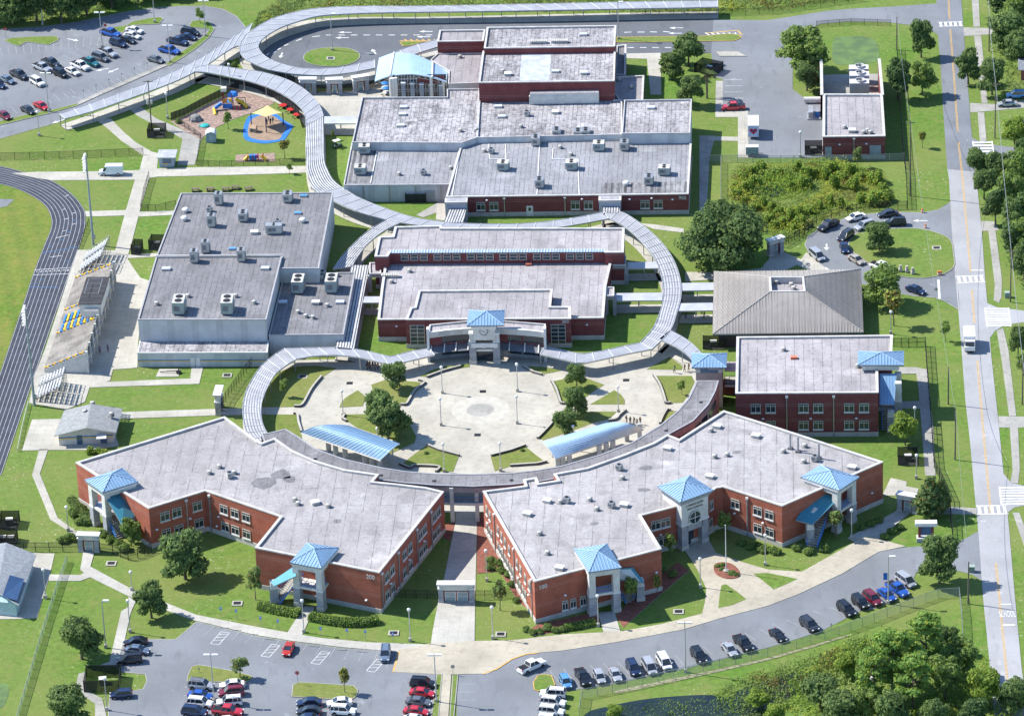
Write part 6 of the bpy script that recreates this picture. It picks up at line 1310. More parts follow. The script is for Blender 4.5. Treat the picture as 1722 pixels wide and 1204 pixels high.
for lab, x, y in (('blue umbrella table nearer the lobby', 648, 152), ('blue umbrella table in front of the north block roof edge', 650, 160)): toy('umbrella_table', lab, 'table', x, y, table_parts(OW)+[('umbrella', lambda m: (m.tube((0, 0, .7), (0, 0, 2.1), .04, WH, n=6), m.lathe([(1.05, 1.8), (.6, 2.02), (.03, 2.2)], BLUEP, n=8)))], 0, 'blue umbrella tables')
for lab, x, y in (('grey bench leftmost behind the gymnasium', 329, 322), ('second bench from the left behind the gymnasium', 354, 321), ('third bench from the left behind the gymnasium', 380, 321), ('fourth bench from the left behind the gymnasium', 396, 318), ('rightmost bench behind the gymnasium', 418, 320)): toy('picnic_bench', lab, 'bench', x, y, [('tabletop', lambda m: m.box((0, 0, .7), (1.9, .75, .06), WOOD)), ('seat', lambda m: (m.box((0, -.7, .42), (1.9, .28, .05), WOOD), m.box((0, .7, .42), (1.9, .28, .05), WOOD))), ('leg', lambda m: [m.box((s_*.7, 0, 0), (.08, 1.3, .68), DKM) for s_ in (-1, 1)])], random.uniform(-.3, .3), 'picnic benches behind the gymnasium')
# cannon pad, planter kerbs
toy('field_cannon', 'black cannon on the small concrete pad', 'frame', 288, 628, [('frame', lambda m: (m.tube((-2.4, 0, .4), (1.6, .3, .5), .1, DKM, n=6), m.tube((1.4, -.6, 0), (1.7, .6, 1.3), .12, DKM, n=6), m.tube((1.9, -.6, 0), (1.5, .6, 1.3), .12, DKM, n=6))), ('wheel', lambda m: m.lathe([(.6, 0), (.6, .15), (.1, .2)], DKM, (1.6, 0, .2), 12))])  # barrel tube, crossed legs and wheel make up a cannon
# seat walls round the plaza lawns
for lab, pts in (('upper left curved plaza seat wall', [(541, 635), (524, 656), (513, 676), (506, 684.5), (495, 685)]), ('lower left curved plaza seat wall', [(494, 697), (500, 699), (502, 712), (507, 728)]), ('plaza seat wall beside the upper oak lawn', [(704, 641), (714, 645.5), (699, 658), (689, 673), (683, 682), (674, 682)]), ('plaza seat wall by the lower left oak', [(580, 698.5), (576, 706), (583, 710)]), ('plaza seat wall at the lower left lawn', [(718, 750), (739, 759), (773, 768)]), ('stepped plaza seat wall below the lower left lawn', [(672, 782), (690, 789), (698, 785), (738, 787), (733, 795)]), ('plaza seat wall at the lower right lawn', [(826, 768), (859, 759.5), (884, 750.5)]), ('plaza seat wall below the lower right lawn', [(858, 785), (903, 782), (920, 778)]), ('plaza seat wall beside the right tree lawn', [(927, 642), (935, 656), (940, 671), (944, 680), (954, 680)]), ('upper right curved plaza seat wall', [(1099, 632), (1110, 650), (1117, 670), (1120, 679.5), (1128, 679)]), ('small plaza seat wall near the corridor', [(1128, 691.5), (1121, 692), (1113, 706), (1110, 714)]), ('plaza seat wall under the right oaks', [(904, 739), (919, 724), (933, 708), (935, 704)]), ('corner plaza seat wall beside the right shelter', [(1053, 691.5), (1042, 700), (1036, 707), (1024, 709)]), ('plaza seat wall left of the clock tower', [(718, 636), (745, 626), (775, 618)]), ('plaza seat wall right of the clock tower', [(880, 618), (897, 628), (912, 632)])):
    w_ = crom([G(*q) for q in pts], 4) if len(pts) > 3 else [G(*q) for q in pts]; m = MB(); L_ = [(v.x, v.y) for v in w_]
    for a, b in zip(w_, w_[1:]):
        d = (b-a).normalized(); n = Vector((-d.y, d.x, 0))*.22; q = [a-n, b-n, b+n, a+n]; m.prism([(v.x, v.y) for v in q], .08, .62, CO, plain('shade_dark_block', (.12, .115, .11), .9, .25))  # wall sides coloured dark to carry their shade; tops are plain concrete
    o = m.build('seat_wall'); tag(o, lab, 'wall', 'plaza seat walls')
# ------------------------------------------------------------------ lamps and poles
def lamp_pole(kind, h):
    t = bpy.data.objects.new('street_lamp', None); COL.objects.link(t); m = MB()
    m.box((0, 0, 0), (.55, .55, .75), CO); m.build('base', t, False); m = MB(); m.tube((0, 0, .7), (0, 0, h), .11 if h < 8 else .14, MTL, .08, 8); m.build('pole', t, False); LW = plain('lamp_white', (.74, .74, .72), .35, .04)
    if kind == 'post': m = MB(); m.lathe([(.12, -.3), (.26, -.25), (.34, 0), (.3, .25), (.06, .4)], LW, (0, 0, h), 10); m.build('lantern', t, False)
    else:
        for s_ in ((-1, 1) if kind == 'double' else (1,)):
            m = MB(); m.box((s_*.75, 0, h-.05), (1.1, .5, .22), LW); m.tube((0, 0, h-.1), (s_*.4, 0, h), .06, MTL, n=6); m.build('lamp_head', t, False)
    return t
LP = {}
def pole(kind, label, base, top, rz=0.0):
    h = hgt(top, base); key = (kind, round(h)); 
    if key not in LP: LP[key] = [lamp_pole(kind, round(h)), 0]
    src, n = LP[key]; o = src if n == 0 else dup(src); LP[key][1] += 1
    g_ = 'path lamps' if kind == 'post' else 'car park lamps'
    o.location = G(*base); o.rotation_euler.z = rz; o.scale.z = max(.9, min(1.1, h/round(h))); tag(o, label, 'street lamp', g_)
for lab, b, t in (('path lamp at the left end of the driveway canopy', (66, 229), (62, 189)), ('path lamp on the lawn left of the playground fence', (282, 200), (278, 158)), ('path lamp rising through the playground walkway roof', (387, 147), (385, 109)), ('plaza lamp at the upper left of the paved circle', (744, 662), (741, 618)), ('plaza lamp at the lower left of the paved circle', (742, 716), (740, 671)), ('plaza lamp at the upper right of the paved circle', (870.5, 659), (868, 613)), ('plaza lamp at the lower right of the paved circle', (870, 713), (867, 667)), ('plaza lamp on the left outer walk', (577, 699), (574, 658)), ('plaza lamp between left oak and blue shelter', (635, 737), (634, 721)), ('plaza lamp on the lower left lawn', (747, 794), (745, 747)), ('plaza lamp on the lower right lawn', (842, 793), (841, 746)), ('plaza lamp on the right outer walk', (1040, 693), (1039, 651)), ('plaza lamp behind the right shelter', (964, 740), (962, 717)), ('path lamp left of the roadside gate pavilion', (1541, 805), (1540, 766)), ('path lamp in front of the right end tower', (1432, 905), (1431, 858)), ('path lamp behind the round tree by the maroon wing', (1538, 725), (1537, 686)), ('path lamp below the hip-roofed building corner', (1498, 562), (1497, 525)), ('path lamp on the diagonal path near the far left gate', (115, 893), (113, 853)), ('path lamp beside the path above the front oaks', (222, 993), (221, 962)), ('path lamp where the front paths meet', (219, 1063), (214, 1010)), ('path lamp beside the pump enclosure', (180, 1194), (176, 1141)), ('path lamp in front of the left front tower', (511, 1063), (509, 1010)), ('path lamp on the lawn left of the double gate walk', (690, 1078), (687, 1025)), ('path lamp on the lawn right of the double gate walk', (829, 1074), (827, 1021)), ('path lamp between shrubs right of the double gate', (819, 977), (818, 926)), ('path lamp in front of the right front tower', (1006, 1053), (1004, 1002)), ('path lamp at the curve of the entrance apron', (1178, 988), (1178, 940)), ('path lamp on the lawn before the red wing recess', (1287, 950), (1286, 900)), ('lamp on the driveway beside the tarp-roofed house', (77, 1006), (71, 958)), ('lamp by the black pen at the plant building', (1346, 265), (1346, 223)), ('lamp among the trees at the lower right', (1466, 1180), (1465, 1140))): pole('post', lab, b, t)
for lab, b, t, k in (('double car park lamp at the middle of the upper left car park', (172, 80), (168, 22), 'double'), ('tall lamp at the far edge of the upper left car park', (72, 42), (67, -6), 'single'), ('tall lamp on the grass island at the top of the car park', (260, 39), (258, -6), 'single'), ('tall lamp on the kidney-shaped car park island', (346, 62), (341, 2), 'double'), ('tall lamp at the driveway strip right of the dark pickups', (286, 106), (282, 44), 'double'), ('tall lamp at the driveway strip near the red cars', (82, 189), (76, 124), 'double'), ('tall lamp on the bus loop roundabout', (559, 86), (555, 24), 'single'), ('tall lamp at the right end of the auditorium roof', (1040.5, 67), (1039, 4), 'single'), ('tall lamp on the lawn beside the lone left tree', (178, 1089), (173, 1010), 'single'), ('tall double lamp on the left front parking island', (360, 1180), (355, 1101), 'double'), ('tall double lamp on the front median walkway', (734, 1180), (730, 1101), 'double'), ('tall lamp at the fence behind the silver minivan', (1153, 1130), (1150, 1047), 'double'), ('tall lamp with blue banner at the right end of the front car park', (1493.5, 1015), (1491, 936), 'single')): pole(k, lab, b, t)
def stadium(label, base, top, n):
    h = hgt(top, base); t = thing('stadium_light', label, 'floodlight', G(*base), 0, 'stadium floodlights'); m = MB(); m.tube((0, 0, 0), (0, 0, h), .3, plain('mast_green_grey', (.27, .32, .33), .5, .1), .16, 10); m.build('mast', t, False)
    m = MB()
    for k in range(5): z = h-.3-k*.75; m.tube((-.25-k*.05, -1.7, z), (-.25, 1.7, z), .06, GALV, n=4)
    m.build('crossarm', t, False)
    for k in range(5):
        for j in range(n):
            z = h-.3-k*.75; m = MB(); m.lathe([(.12, -.2), (.3, 0), (.3, .12), (.05, .13)], WH, (-.45, -1.5+j*3/(n-1), z), 8); m.build('floodlight', t, False)
    m = MB(); m.box((.35, 0, 1.5), (.5, .5, 1.0), GALV); m.build('control_box', t, False)
stadium('tall stadium floodlight mast north of the bleachers', (157, 412), (145, 262), 5); stadium('tall stadium floodlight mast at the lower bleachers', (58, 682), (41, 518), 5)
def util(label, base, top, arms=1, tf=0, rz=0.0):
    h = hgt(top, base); t = thing('utility_pole', label, 'utility pole', G(*base), rz, 'wooden utility poles'); m = MB(); m.tube((0, 0, 0), (0, 0, h), .17, WOOD, .11, 8); m.build('pole', t, False)
    for k in range(arms): m = MB(); m.box((0, 0, h-.5-k*.9), (2.2, .12, .14), WOOD); [m.tube((x, 0, h-.36-k*.9), (x, 0, h-.1-k*.9), .05, GALV, n=6) for x in (-1, -.4, .4, 1)]; m.build('crossarm', t, False)
    for k in range(tf): m = MB(); m.tube(((k-.5)*.9, -.35, h*.52), ((k-.5)*.9, -.35, h*.52+1.0), .28, MTL, n=10); m.build('transformer', t, False)
    return t, h
UP_ = [('wooden pole with three transformers beside the upper left path', (255, 217), (248, 135), 1, 2), ('wooden pole at the corner of the service drive fence', (1508, 84), (1505, 29), 0, 0), ('wooden pole right of the upper road crossing', (1663, 87), (1663, 28), 1, 0), ('wooden pole beside the pale parked cars', (1673, 233), (1678, 140), 1, 0), ('wooden pole on the lawn right of the plant building', (1530.5, 330), (1533.5, 204), 1, 0), ('wooden pole with street lamp arm near the curved sidewalk', (1699, 508), (1703, 420), 1, 0), ('short wooden pole by the sandy verge', (1594.5, 680), (1596.5, 617), 0, 0), ('wooden pole on the verge below the maroon wing', (1606, 773), (1609, 687), 0, 0), ('wooden pole at the lower right of the fence corner', (1628, 1015), (1626.5, 944), 0, 0), ('wooden pole at the right edge near the second side street', (1719, 680), (1716, 606), 1, 0)]
tips = {}
for lab, b, t, a, f in UP_: o, h = util(lab, b, t, a, f, .05); q = G(*b); tips[b] = Vector((q.x, q.y, h-.3))
def cable(label, a, b, sag=.8, r=.035):
    m = MB(); N = 10; P_ = [a.lerp(b, k/N)-Vector((0, 0, sag*4*(k/N)*(1-k/N))) for k in range(N+1)]
    for u, v in zip(P_, P_[1:]): m.tube(u, v, r, GALV, n=4, caps=False)
    tag(m.build('overhead_cable'), label, 'cable', 'overhead cables')
RP = [Vector((*G(1657, -60)[:2], 8.5)), tips[(1663, 87)], tips[(1673, 233)], tips[(1699, 508)], tips[(1719, 680)], Vector((*G(1755, 950)[:2], 9))]
for k, lab in enumerate(('from beyond the top edge to the crossing pole', 'between the crossing pole and the pole by the pale cars', 'between the pole by the pale cars and the street lamp pole', 'between the street lamp pole and the right edge pole', 'from the right edge pole out of the picture')): cable('grey overhead cable '+lab, RP[k], RP[k+1], 1.0, .06)
cable('overhead cable from the service drive pole to the lawn pole', tips[(1508, 84)], tips[(1530.5, 330)], 1.4, .03); cable('overhead cable from the lawn pole to the sandy verge pole', tips[(1530.5, 330)], tips[(1594.5, 680)], 2, .03); cable('overhead cable between the two verge poles', tips[(1594.5, 680)], tips[(1606, 773)], .6, .03); cable('overhead cable from the verge pole to the fence corner pole', tips[(1606, 773)], tips[(1628, 1015)], 1.2, .03)
# flagpole, small signs
q = G(1221, 962); h = hgt((1219.5, 884), (1221, 962)); t = thing('flagpole', 'tall bare flagpole in the shrub bed of the entrance apron', 'flagpole', q); m = MB(); m.tube((0, 0, 0), (0, 0, h), .12, WH, .06, 10); m.build('pole', t, False); m = MB(); m.lathe([(.02, 0), (.16, .14), (.02, .3)], MTL, (0, 0, h), 8); m.build('finial', t, False); m = MB(); m.lathe([(.6, .3), (.6, .5), (.2, .6)], CO, n=12); m.build('base', t, False)
def sign_post(label, x, y, kind, h=2.1, rz=0.0, group=None):
    t = thing('sign_post', label, 'sign', G(x, y), rz, group); m = MB(); m.tube((0, 0, 0), (0, 0, h), .045, GALV, n=6); m.build('post', t, False); m = MB()
    if kind == 'blue': m.box((0, -.07, h-.6), (.42, .04, .65), plain('sign_blue', (.05, .2, .6), .5, .05)); m.box((0, -.095, h-.35), (.2, .02, .3), WH)
    elif kind == 'stop': m.face([(.42*math.cos(a_), -.07, h+.42*math.sin(a_)) for a_ in [math.pi/8+k*math.pi/4 for k in range(8)]], REDP)
    elif kind == 'bare': m.box((0, 0, h-.3), (.3, .05, .4), GALV)
    elif kind == 'back': m.face([(.42*math.cos(a_), -.07, h+.42*math.sin(a_)) for a_ in [math.pi/8+k*math.pi/4 for k in range(8)]], GALV)
    elif kind == 'no': m.box((0, -.07, h-.3), (.7, .04, .7), WH); m.lathe([(.3, 0), (.3, .02), (.02, .03)], REDP, (0, -.1, h+.05), 12)
    m.build('sign_face', t, False)
    if kind == 'stop':
        me = text_mesh('STOP', .26, .01, WH, 'lettering'); o = bpy.data.objects.new('lettering', me); COL.objects.link(o); o.parent = t; o.location = (0, -.1, h); o.rotation_euler = (R(90), 0, 0)
    return t
for k, (x, y) in enumerate(((372, 1037), (398, 1041), (439, 1053), (468, 1058), (540, 1071), (584, 1074), (615, 1076), (661, 1080))):
    sign_post('blue accessible parking sign, '+('first from the left on the front lawn', 'second from the left on the front lawn', 'left of the short tower walk, nearer the hedge end', 'just left of the short tower walk', 'just right of the short tower walk', 'third to the right of the tower walk', 'second from the right before the double gate walk', 'rightmost, beside the silver blue car')[k], x, y, 'blue', 2.2, 0, 'accessible parking signs')
sign_post('red stop sign at the corner of the front grass island', 501, 1151, 'stop', 2.6); sign_post('red stop sign on the car park island by the lamp', 178, 58, 'stop', 2.4); sign_post('red stop sign at the left end of the upper car park', 10, 64, 'stop', 2.4)
sign_post('round stop sign seen from behind at the drop-off exit', 1574, 505, 'back', 2.6); sign_post('small white notice on the verge beside the fire lane', 1398, 1058, 'bare', 1.2); sign_post('small notice post at the left car park island', 335, 1131, 'bare', 1.0); sign_post('tall thin sign at the median walkway kerb', 762, 1135, 'back', 1.9)
t = thing('banner', 'blue banner hanging on the right end car park lamp', 'banner'); t.location = G(1493.5, 1015)+Vector((-.55, 0, 5.2)); m = MB(); m.box((0, 0, 0), (.75, .04, 1.5), plain('banner_blue', (.03, .16, .55), .7, .1)); m.build('fabric', t, False); m = MB(); m.tube((-.38, 0, 1.5), (.5, 0, 1.5), .03, GALV, n=4); m.build('bracket', t, False)
# parking-bay number posts in the upper car park
for k in range(6):
    x, y = 141+k*21.5, 166-k*9.3; sign_post('thin grey post at the driveway kerb, '+('nearest the red cars', 'second from the red cars', 'third from the red cars', 'fourth from the red cars', 'fifth from the red cars', 'nearest the grey sedan')[k], x, y, 'bare', 2.2, 0, 'kerb posts in the upper car park')
def small(name, label, cat, x, y, f, rz=0, group=None, n=0): t = thing(name, label, cat, G(x, y), rz, group); m = MB(); f(m); m.build('body', t, False); return t
rocks = plain('pale_rock', (.46, .42, .36), .9, .25, 2)
for lab, x, y in (('pale stone marker tallest at the drop-off lawn', 1525, 459), ('left pale stone marker at the drop-off lawn', 1514, 458), ('right pale stone marker at the drop-off lawn', 1535, 462)): small('stone_marker', lab, 'stone marker', x, y, lambda m: (m.box((0, 0, 0), (.8, .7, .9), rocks), m.box((0, 0, .9), (.5, .45, .8), rocks)), .3, 'stone markers on the drop-off lawn')
for lab, x, y in (('orange white traffic barrel at the loop entrance, upper', 1551, 358), ('orange white traffic barrel at the loop entrance, lower', 1556, 384), ('left orange barrel at the loop exit lawn', 1578, 463), ('right orange barrel at the loop exit lawn', 1582, 463)): small('traffic_barrel', lab, 'traffic barrel', x, y, lambda m: (m.lathe([(.3, 0), (.28, .35)], plain('orange_plastic2', (.62, .16, .04)), n=10), m.lathe([(.28, .35), (.26, .6)], WH, n=10), m.lathe([(.26, .6), (.22, 1.0), (.02, 1.02)], plain('orange_plastic2', (.62, .16, .04)), n=10)), 0, 'traffic barrels')
for lab, x, y in (('grey green utility box by the curved sidewalk', 1694, 500), ('green utility cabinet right of the road near the fence pole', 1634, 961)): small('utility_box', lab, 'utility box', x, y, lambda m: (m.box((0, 0, 0), (1.1, .9, 1.2), plain('box_green', (.22, .30, .26))), m.box((0, 0, 1.2), (1.2, 1.0, .08), plain('box_green2', (.28, .36, .31)))))
for lab, x, y in (('storm drain grate on the lawn by the far left gate', 187, 948), ('storm drain grate on the front lawn left of the wing', 399, 1015), ('storm drain grate left of the double gate walk', 662, 1065), ('storm drain grate right of the double gate walk', 842, 1067), ('storm drain grate before the right front tower', 1141, 1029), ('storm drain box on the bus loop roundabout', 556, 99.5), ('storm drain grate on the lawn by the gymnasium', 382, 632), ('storm drain on the drop-off lawn', 1575, 418), ('storm drain on the lawn above the plaza walk', 509, 634)): small('drain_grate', lab, 'drain', x, y, lambda m: (m.box((0, 0, .02), (2.0, 1.8, .17), CO), m.box((0, 0, .15), (1.4, 1.1, .06), DKM)), 0, 'storm drains')
for k, (x, y) in enumerate(((378, 1056), (398, 1060), (427, 1067), (453, 1075), (529, 1087), (575, 1093), (608, 1096))): small('wheel_stop', 'dark concrete wheel stop, number %s from the left along the front stalls' % ('first second third fourth fifth sixth seventh'.split()[k]), 'wheel stop', x, y, lambda m: (m.box((0, 0, 0), (1.8, .22, .14), plain('worn_stop', (.2, .2, .2))), m.box((0, 0, .14), (1.7, .12, .03), plain('worn_stop2', (.3, .3, .3)))), -.12, 'wheel stops')

# ------------------------------------------------------------------ trees
def crown_mesh(name, lobes, n, size, mats, flat=.0, seed=1):
    """leaf clumps scattered through several lobes; uneven outline with gaps"""
    rnd = random.Random(seed); mb = MB(); tot = sum(l[3]**2 for l in lobes)
    for (cx, cy, cz, r, sq) in lobes:
        k = int(n*r*r/tot); mi = rnd.random()
        for _ in range(k):
            while True:
                v = Vector((rnd.uniform(-1, 1), rnd.uniform(-1, 1), rnd.uniform(-1, 1)))
                if .05 < v.length_squared < 1: break
            rr = v.length; v = v.normalized()*(rr**.55)*r*(1+.3*math.sin(v.x*6+v.y*5+cx)*math.cos(v.z*5+cy*3)); v.z *= sq
            if v.z < -r*sq*.75: continue
            p = Vector((cx, cy, cz))+v; s = size*rnd.uniform(.6, 1.35)
            nrm = (v.normalized()+Vector((rnd.uniform(-1, 1), rnd.uniform(-1, 1), rnd.uniform(-.4, 1)))*.9).normalized()
            a = nrm.orthogonal().normalized(); a.rotate(Matrix.Rotation(rnd.uniform(0, 6.28), 3, nrm)); b = nrm.cross(a)
            m = mats[0] if rnd.random() < .62+.25*(mi-.5) else mats[rnd.randrange(1, len(mats))]
            mb.face([p-a*s-b*s*.35, p+a*s*.1-b*s*.75, p+a*s+b*s*.25, p-a*s*.2+b*s*.7], m)
    return mb.mesh(name)
def lobes_round(r, h0, H, k, seed, sq=.8, spread=.62):
    rnd = random.Random(seed); out = [(0, 0, h0+(H-h0)*.52, r*.6, (H-h0)/(2*r)*1.1)]
    for i in range(k*2):
        a = i*2.4+rnd.uniform(-.6, .6); t = rnd.random(); q = r*spread*rnd.uniform(.75, 1.22)*(1-.4*t); out.append((q*math.cos(a), q*math.sin(a), h0+(H-h0)*(.2+.68*t), r*rnd.uniform(.2, .42), sq*rnd.uniform(.7, 1.05)))
    return out
def trunk_mesh(h, r, branches, seed, lean=.0, n=7):
    rnd = random.Random(seed); m = MB(); p = Vector((0, 0, -.1)); 
    for k in range(4):
        q = Vector((rnd.uniform(-.12, .12)*k+lean*k*.2, rnd.uniform(-.12, .12)*k, h*(k+1)/4)); m.tube(p, q, r*(1-k*.17), BARK, r*(1-(k+1)*.17), n, False); p = q
    for i in range(branches):
        a = i*2.4+rnd.uniform(-.5, .5); z = h*rnd.uniform(.5, .95); L = min(h*rnd.uniform(.35, .7), 3.0); s = Vector((0, 0, z)); e = s+Vector((math.cos(a)*L*.7, math.sin(a)*L*.7, L*.75)); m.tube(s, e, r*.42, BARK, r*.14, 5, False); m.tube(e, e+Vector((math.cos(a+.7)*L*.35, math.sin(a+.7)*L*.35, L*.4)), r*.14, BARK, r*.05, 4, False)
    return m.mesh('trunk')
TP = {}
def proto(kind):
    """unit trees: crown radius about 1 x its own height; scaled when placed"""
    if kind in TP: return TP[kind]
    t = bpy.data.objects.new({'palm': 'palm_tree', 'pine': 'pine_tree'}.get(kind, 'shade_tree'), None); COL.objects.link(t)
    def add(me, nm): o = bpy.data.objects.new(nm, me); COL.objects.link(o); o.parent = t
    if kind.startswith('oak'): s = int(kind[3:]); add(crown_mesh('crown', lobes_round(4, .9, 7.6, 9, s), 9000, .245, [LOAK, LOAK2, LDK], seed=s), 'crown'); add(trunk_mesh(3.6, .3, 6, s), 'trunk')
    elif kind == 'big': add(crown_mesh('crown', lobes_round(8, 1.0, 11, 19, 5, .62, .74), 26000, .29, [LDK, LOAK, LOAK, LOAK2], seed=5), 'crown'); add(trunk_mesh(5, .6, 9, 5), 'trunk')
    elif kind.startswith('loose'): s = int(kind[5:]); add(crown_mesh('crown', lobes_round(4, 1.1, 9.2, 12, s+20, .75, .74), 5600, .27, [LOAK2, LOAK, LBR], seed=s+9), 'crown'); add(trunk_mesh(4.8, .26, 9, s+3), 'trunk')
    elif kind == 'dense': add(crown_mesh('crown', lobes_round(4, .5, 9, 10, 33, .9), 9500, .25, [LDK, LDK, LOAK], seed=33), 'crown'); add(trunk_mesh(4, .3, 5, 9), 'trunk')
    elif kind == 'bright': add(crown_mesh('crown', lobes_round(4, .6, 7.8, 11, 41, .8), 8500, .24, [LBR, LOAK2, LYEL], seed=41), 'crown'); add(trunk_mesh(3.4, .25, 6, 12), 'trunk')
    elif kind.startswith('young'):
        s = int(kind[5:]); mt = [[LOAK2, LBR, LOAK], [LRUST, LYEL, LOAK2], [LOAK, LRUST, LOAK2]][s % 3]; add(crown_mesh('crown', lobes_round(1.4, 1.3, 4.3, 6, s+50, .9, .6), 620, .2, mt, seed=s+50), 'crown'); add(trunk_mesh(2.6, .09, 5, s+2, 0, 5), 'trunk')
    elif kind == 'magnolia': add(crown_mesh('crown', [(0, 0, 2.2, 2.2, .75), (0, 0, 4, 2.0, .8), (0, 0, 5.8, 1.5, .9), (0, 0, 7.4, .9, 1.2), (1.2, .6, 3, 1.3, .8), (-1.2, -.7, 3.2, 1.3, .8), (.6, -1.2, 4.6, 1.0, .8)], 3600, .30, [LDK, LOAK, LOAK2, LRUST], seed=61), 'crown'); add(trunk_mesh(4.6, .2, 8, 17), 'trunk')
    elif kind.startswith('pine'):
        s = 70+int(kind[4:] or 0); rnd = random.Random(s); L = []
        for i in range(22): a = i*2.4; z = 4.5+i*.36+rnd.uniform(-.4, .4); q = (3.4-(abs(i-7))*.14)*rnd.uniform(.5, 1.05); L.append((q*math.cos(a), q*math.sin(a), z, rnd.uniform(.75, 1.25), .62))
        add(crown_mesh('crown', L, 5200, .25, [LPINE, LPINE, LOAK2, LYEL], seed=s), 'crown'); add(trunk_mesh(9.2, .24, 14, s), 'trunk')
    elif kind == 'palm':
        m = MB()
        for i in range(46):
            a = i*2.4; el = -.9+1.9*((i*.618) % 1); d = Vector((math.cos(a)*math.cos(el), math.sin(a)*math.cos(el), math.sin(el))); mt = DEADP if el < -.45 else LPALM; o = Vector((0, 0, 6.4 if mt is LPALM else 5.6)); side = Vector((-math.sin(a), math.cos(a), 0)); stem = o+d*1.1; m.tube(o, stem, .03, mt, n=3, caps=False)
            for j in range(11): b_ = -1.3+j*.26; e = (d*math.cos(b_)+side*math.sin(b_))*1.25; e.z -= .35*abs(b_)+.2; w = side*.24+Vector((0, 0, .12)); m.face([stem-w, stem+w, stem+e], mt)
        add(m.mesh('fronds'), 'fronds'); m = MB(); m.tube((0, 0, 0), (.1, 0, 6.3), .2, WOOD, .19, 8); add(m.mesh('trunk'), 'trunk')
    elif kind == 'bush': add(crown_mesh('crown', lobes_round(1.5, .05, 1.7, 6, 81, .7), 1300, .16, [LOAK, LOAK2, LBR], seed=81), 'crown'); t.name = 'shrub'
    elif kind == 'ybush': add(crown_mesh('crown', lobes_round(1.8, .05, 2.3, 7, 83, .8), 1400, .19, [LBR, LYEL, LYEL, LOAK2, LRUST], seed=83), 'crown'); t.name = 'shrub'
    TP[kind] = [t, 0]; return TP[kind]
BASE = {'big': (8, 11), 'dense': (4, 9), 'bright': (4, 7.8), 'magnolia': (2.4, 8.2), 'palm': (2.1, 7.6), 'bush': (1.5, 1.7), 'ybush': (1.8, 2.3)}
for k in range(6): BASE['oak%d' % k] = (4, 7.6); BASE['loose%d' % k] = (4, 9.2); BASE['young%d' % k] = (1.4, 4.3); BASE['pine%d' % k] = (3.6, 12.8)
def tree(kind, label, base, wpx, H=None, group=None):
    """base: ground pixel of the trunk; wpx: crown width in photo pixels"""
    e = proto(kind); o = e[0] if e[1] == 0 else dup(e[0]); e[1] += 1
    g_ = G(*base); d = (g_-CAM).length; r = wpx*d/F_PX/2; br, bh = BASE[kind]; s = r/br; H = H or bh*s
    o.location = g_; o.scale = (s, s, H/bh); o.rotation_euler.z = random.uniform(0, 6.28); cat = {'bush': 'shrub', 'ybush': 'shrub', 'palm': 'palm tree'}.get(kind, 'tree'); tag(o, label, cat, group); return o
T = tree
# north and north-east
T('oak0', 'upper oak of the clump beside the north drive', (1158, 112), 60, 8); T('oak1', 'left oak of the clump beside the north drive', (1131, 134), 52, 7.5); T('oak2', 'lower oak of the clump beside the red pickup', (1163, 178), 50, 7.5); T('palm', 'cabbage palm with dead fronds beside the service yard', (1189, 166), 36, 9)
T('loose0', 'large loose tree left of the small algae pond', (1352, 126), 92, 12); T('oak3', 'dark small tree above the plant building tank', (1357, 153), 46, 7); T('dense', 'dense dark tree right of the plant building', (1510, 168), 52, 10.5); T('oak4', 'pointed tree beside the upper road bend', (1549, 97), 44, 9.5); T('loose1', 'loose tree between plant building and road', (1551, 160), 44, 8.5); T('young1', 'small yellow tree on the lawn right of the plant building', (1551, 249), 18, 4.2); T('young2', 'leafy young tree in front of the plant building wall', (1442, 283), 20, 5.5)
for k, (lab, b, w, H, kd) in enumerate((('tree at the top right corner by the driveway', (1690, 40), 84, 11, 'dense'), ('tree at the right edge below the corner tree', (1694, 90), 76, 11, 'oak5'), ('roadside tree casting shade near the upper crossing', (1628, 142), 48, 9, 'oak1'), ('dark tree behind the roadside pole', (1668, 160), 54, 9, 'oak2'), ('tree by the top edge right of the sidewalk', (1678, 22), 50, 10, 'dense'), ('bushy tree at the first side street corner', (1645, 297), 50, 6.5, 'oak3'), ('tree at the right edge of the first side street', (1706, 252), 50, 8, 'bright'), ('small tree in the garden below the covered car', (1676, 306), 46, 7, 'oak4'), ('tree at the right edge below the first side street', (1708, 312), 48, 9, 'loose2'), ('bushy tree right of the road near the wetland', (1655, 335), 44, 7, 'oak0'), ('dark conical tree right of the sidewalk', (1674, 378), 46, 9, 'dense'), ('tall tree at the right edge opposite the loop', (1710, 402), 60, 11, 'oak1'), ('dark tree opposite the drop-off loop', (1702, 438), 46, 9, 'dense'), ('tree at the right edge above the ladder crossing', (1722, 470), 46, 9, 'oak5'), ('tree at the right edge beside the second crossing', (1712, 600), 36, 7, 'oak2'), ('small tree at the right edge near the lawn', (1722, 632), 30, 5, 'loose3'), ('bush at the right edge between the trees', (1716, 352), 40, 5, 'bright'), ('tall tree behind the dark conical tree', (1698, 360), 56, 10, 'loose1'), ('second loose tree behind the dark tree opposite the loop', (1720, 436), 56, 10, 'loose4'), ('tree at the right edge above the pale cars', (1716, 118), 64, 10, 'oak0'), ('tall tree in the top right corner, behind the others', (1716, 58), 70, 11, 'loose2'), ('tree at the right edge between first side street and garden', (1722, 286), 46, 8, 'oak3'))): T(kd, lab, b, w, H)
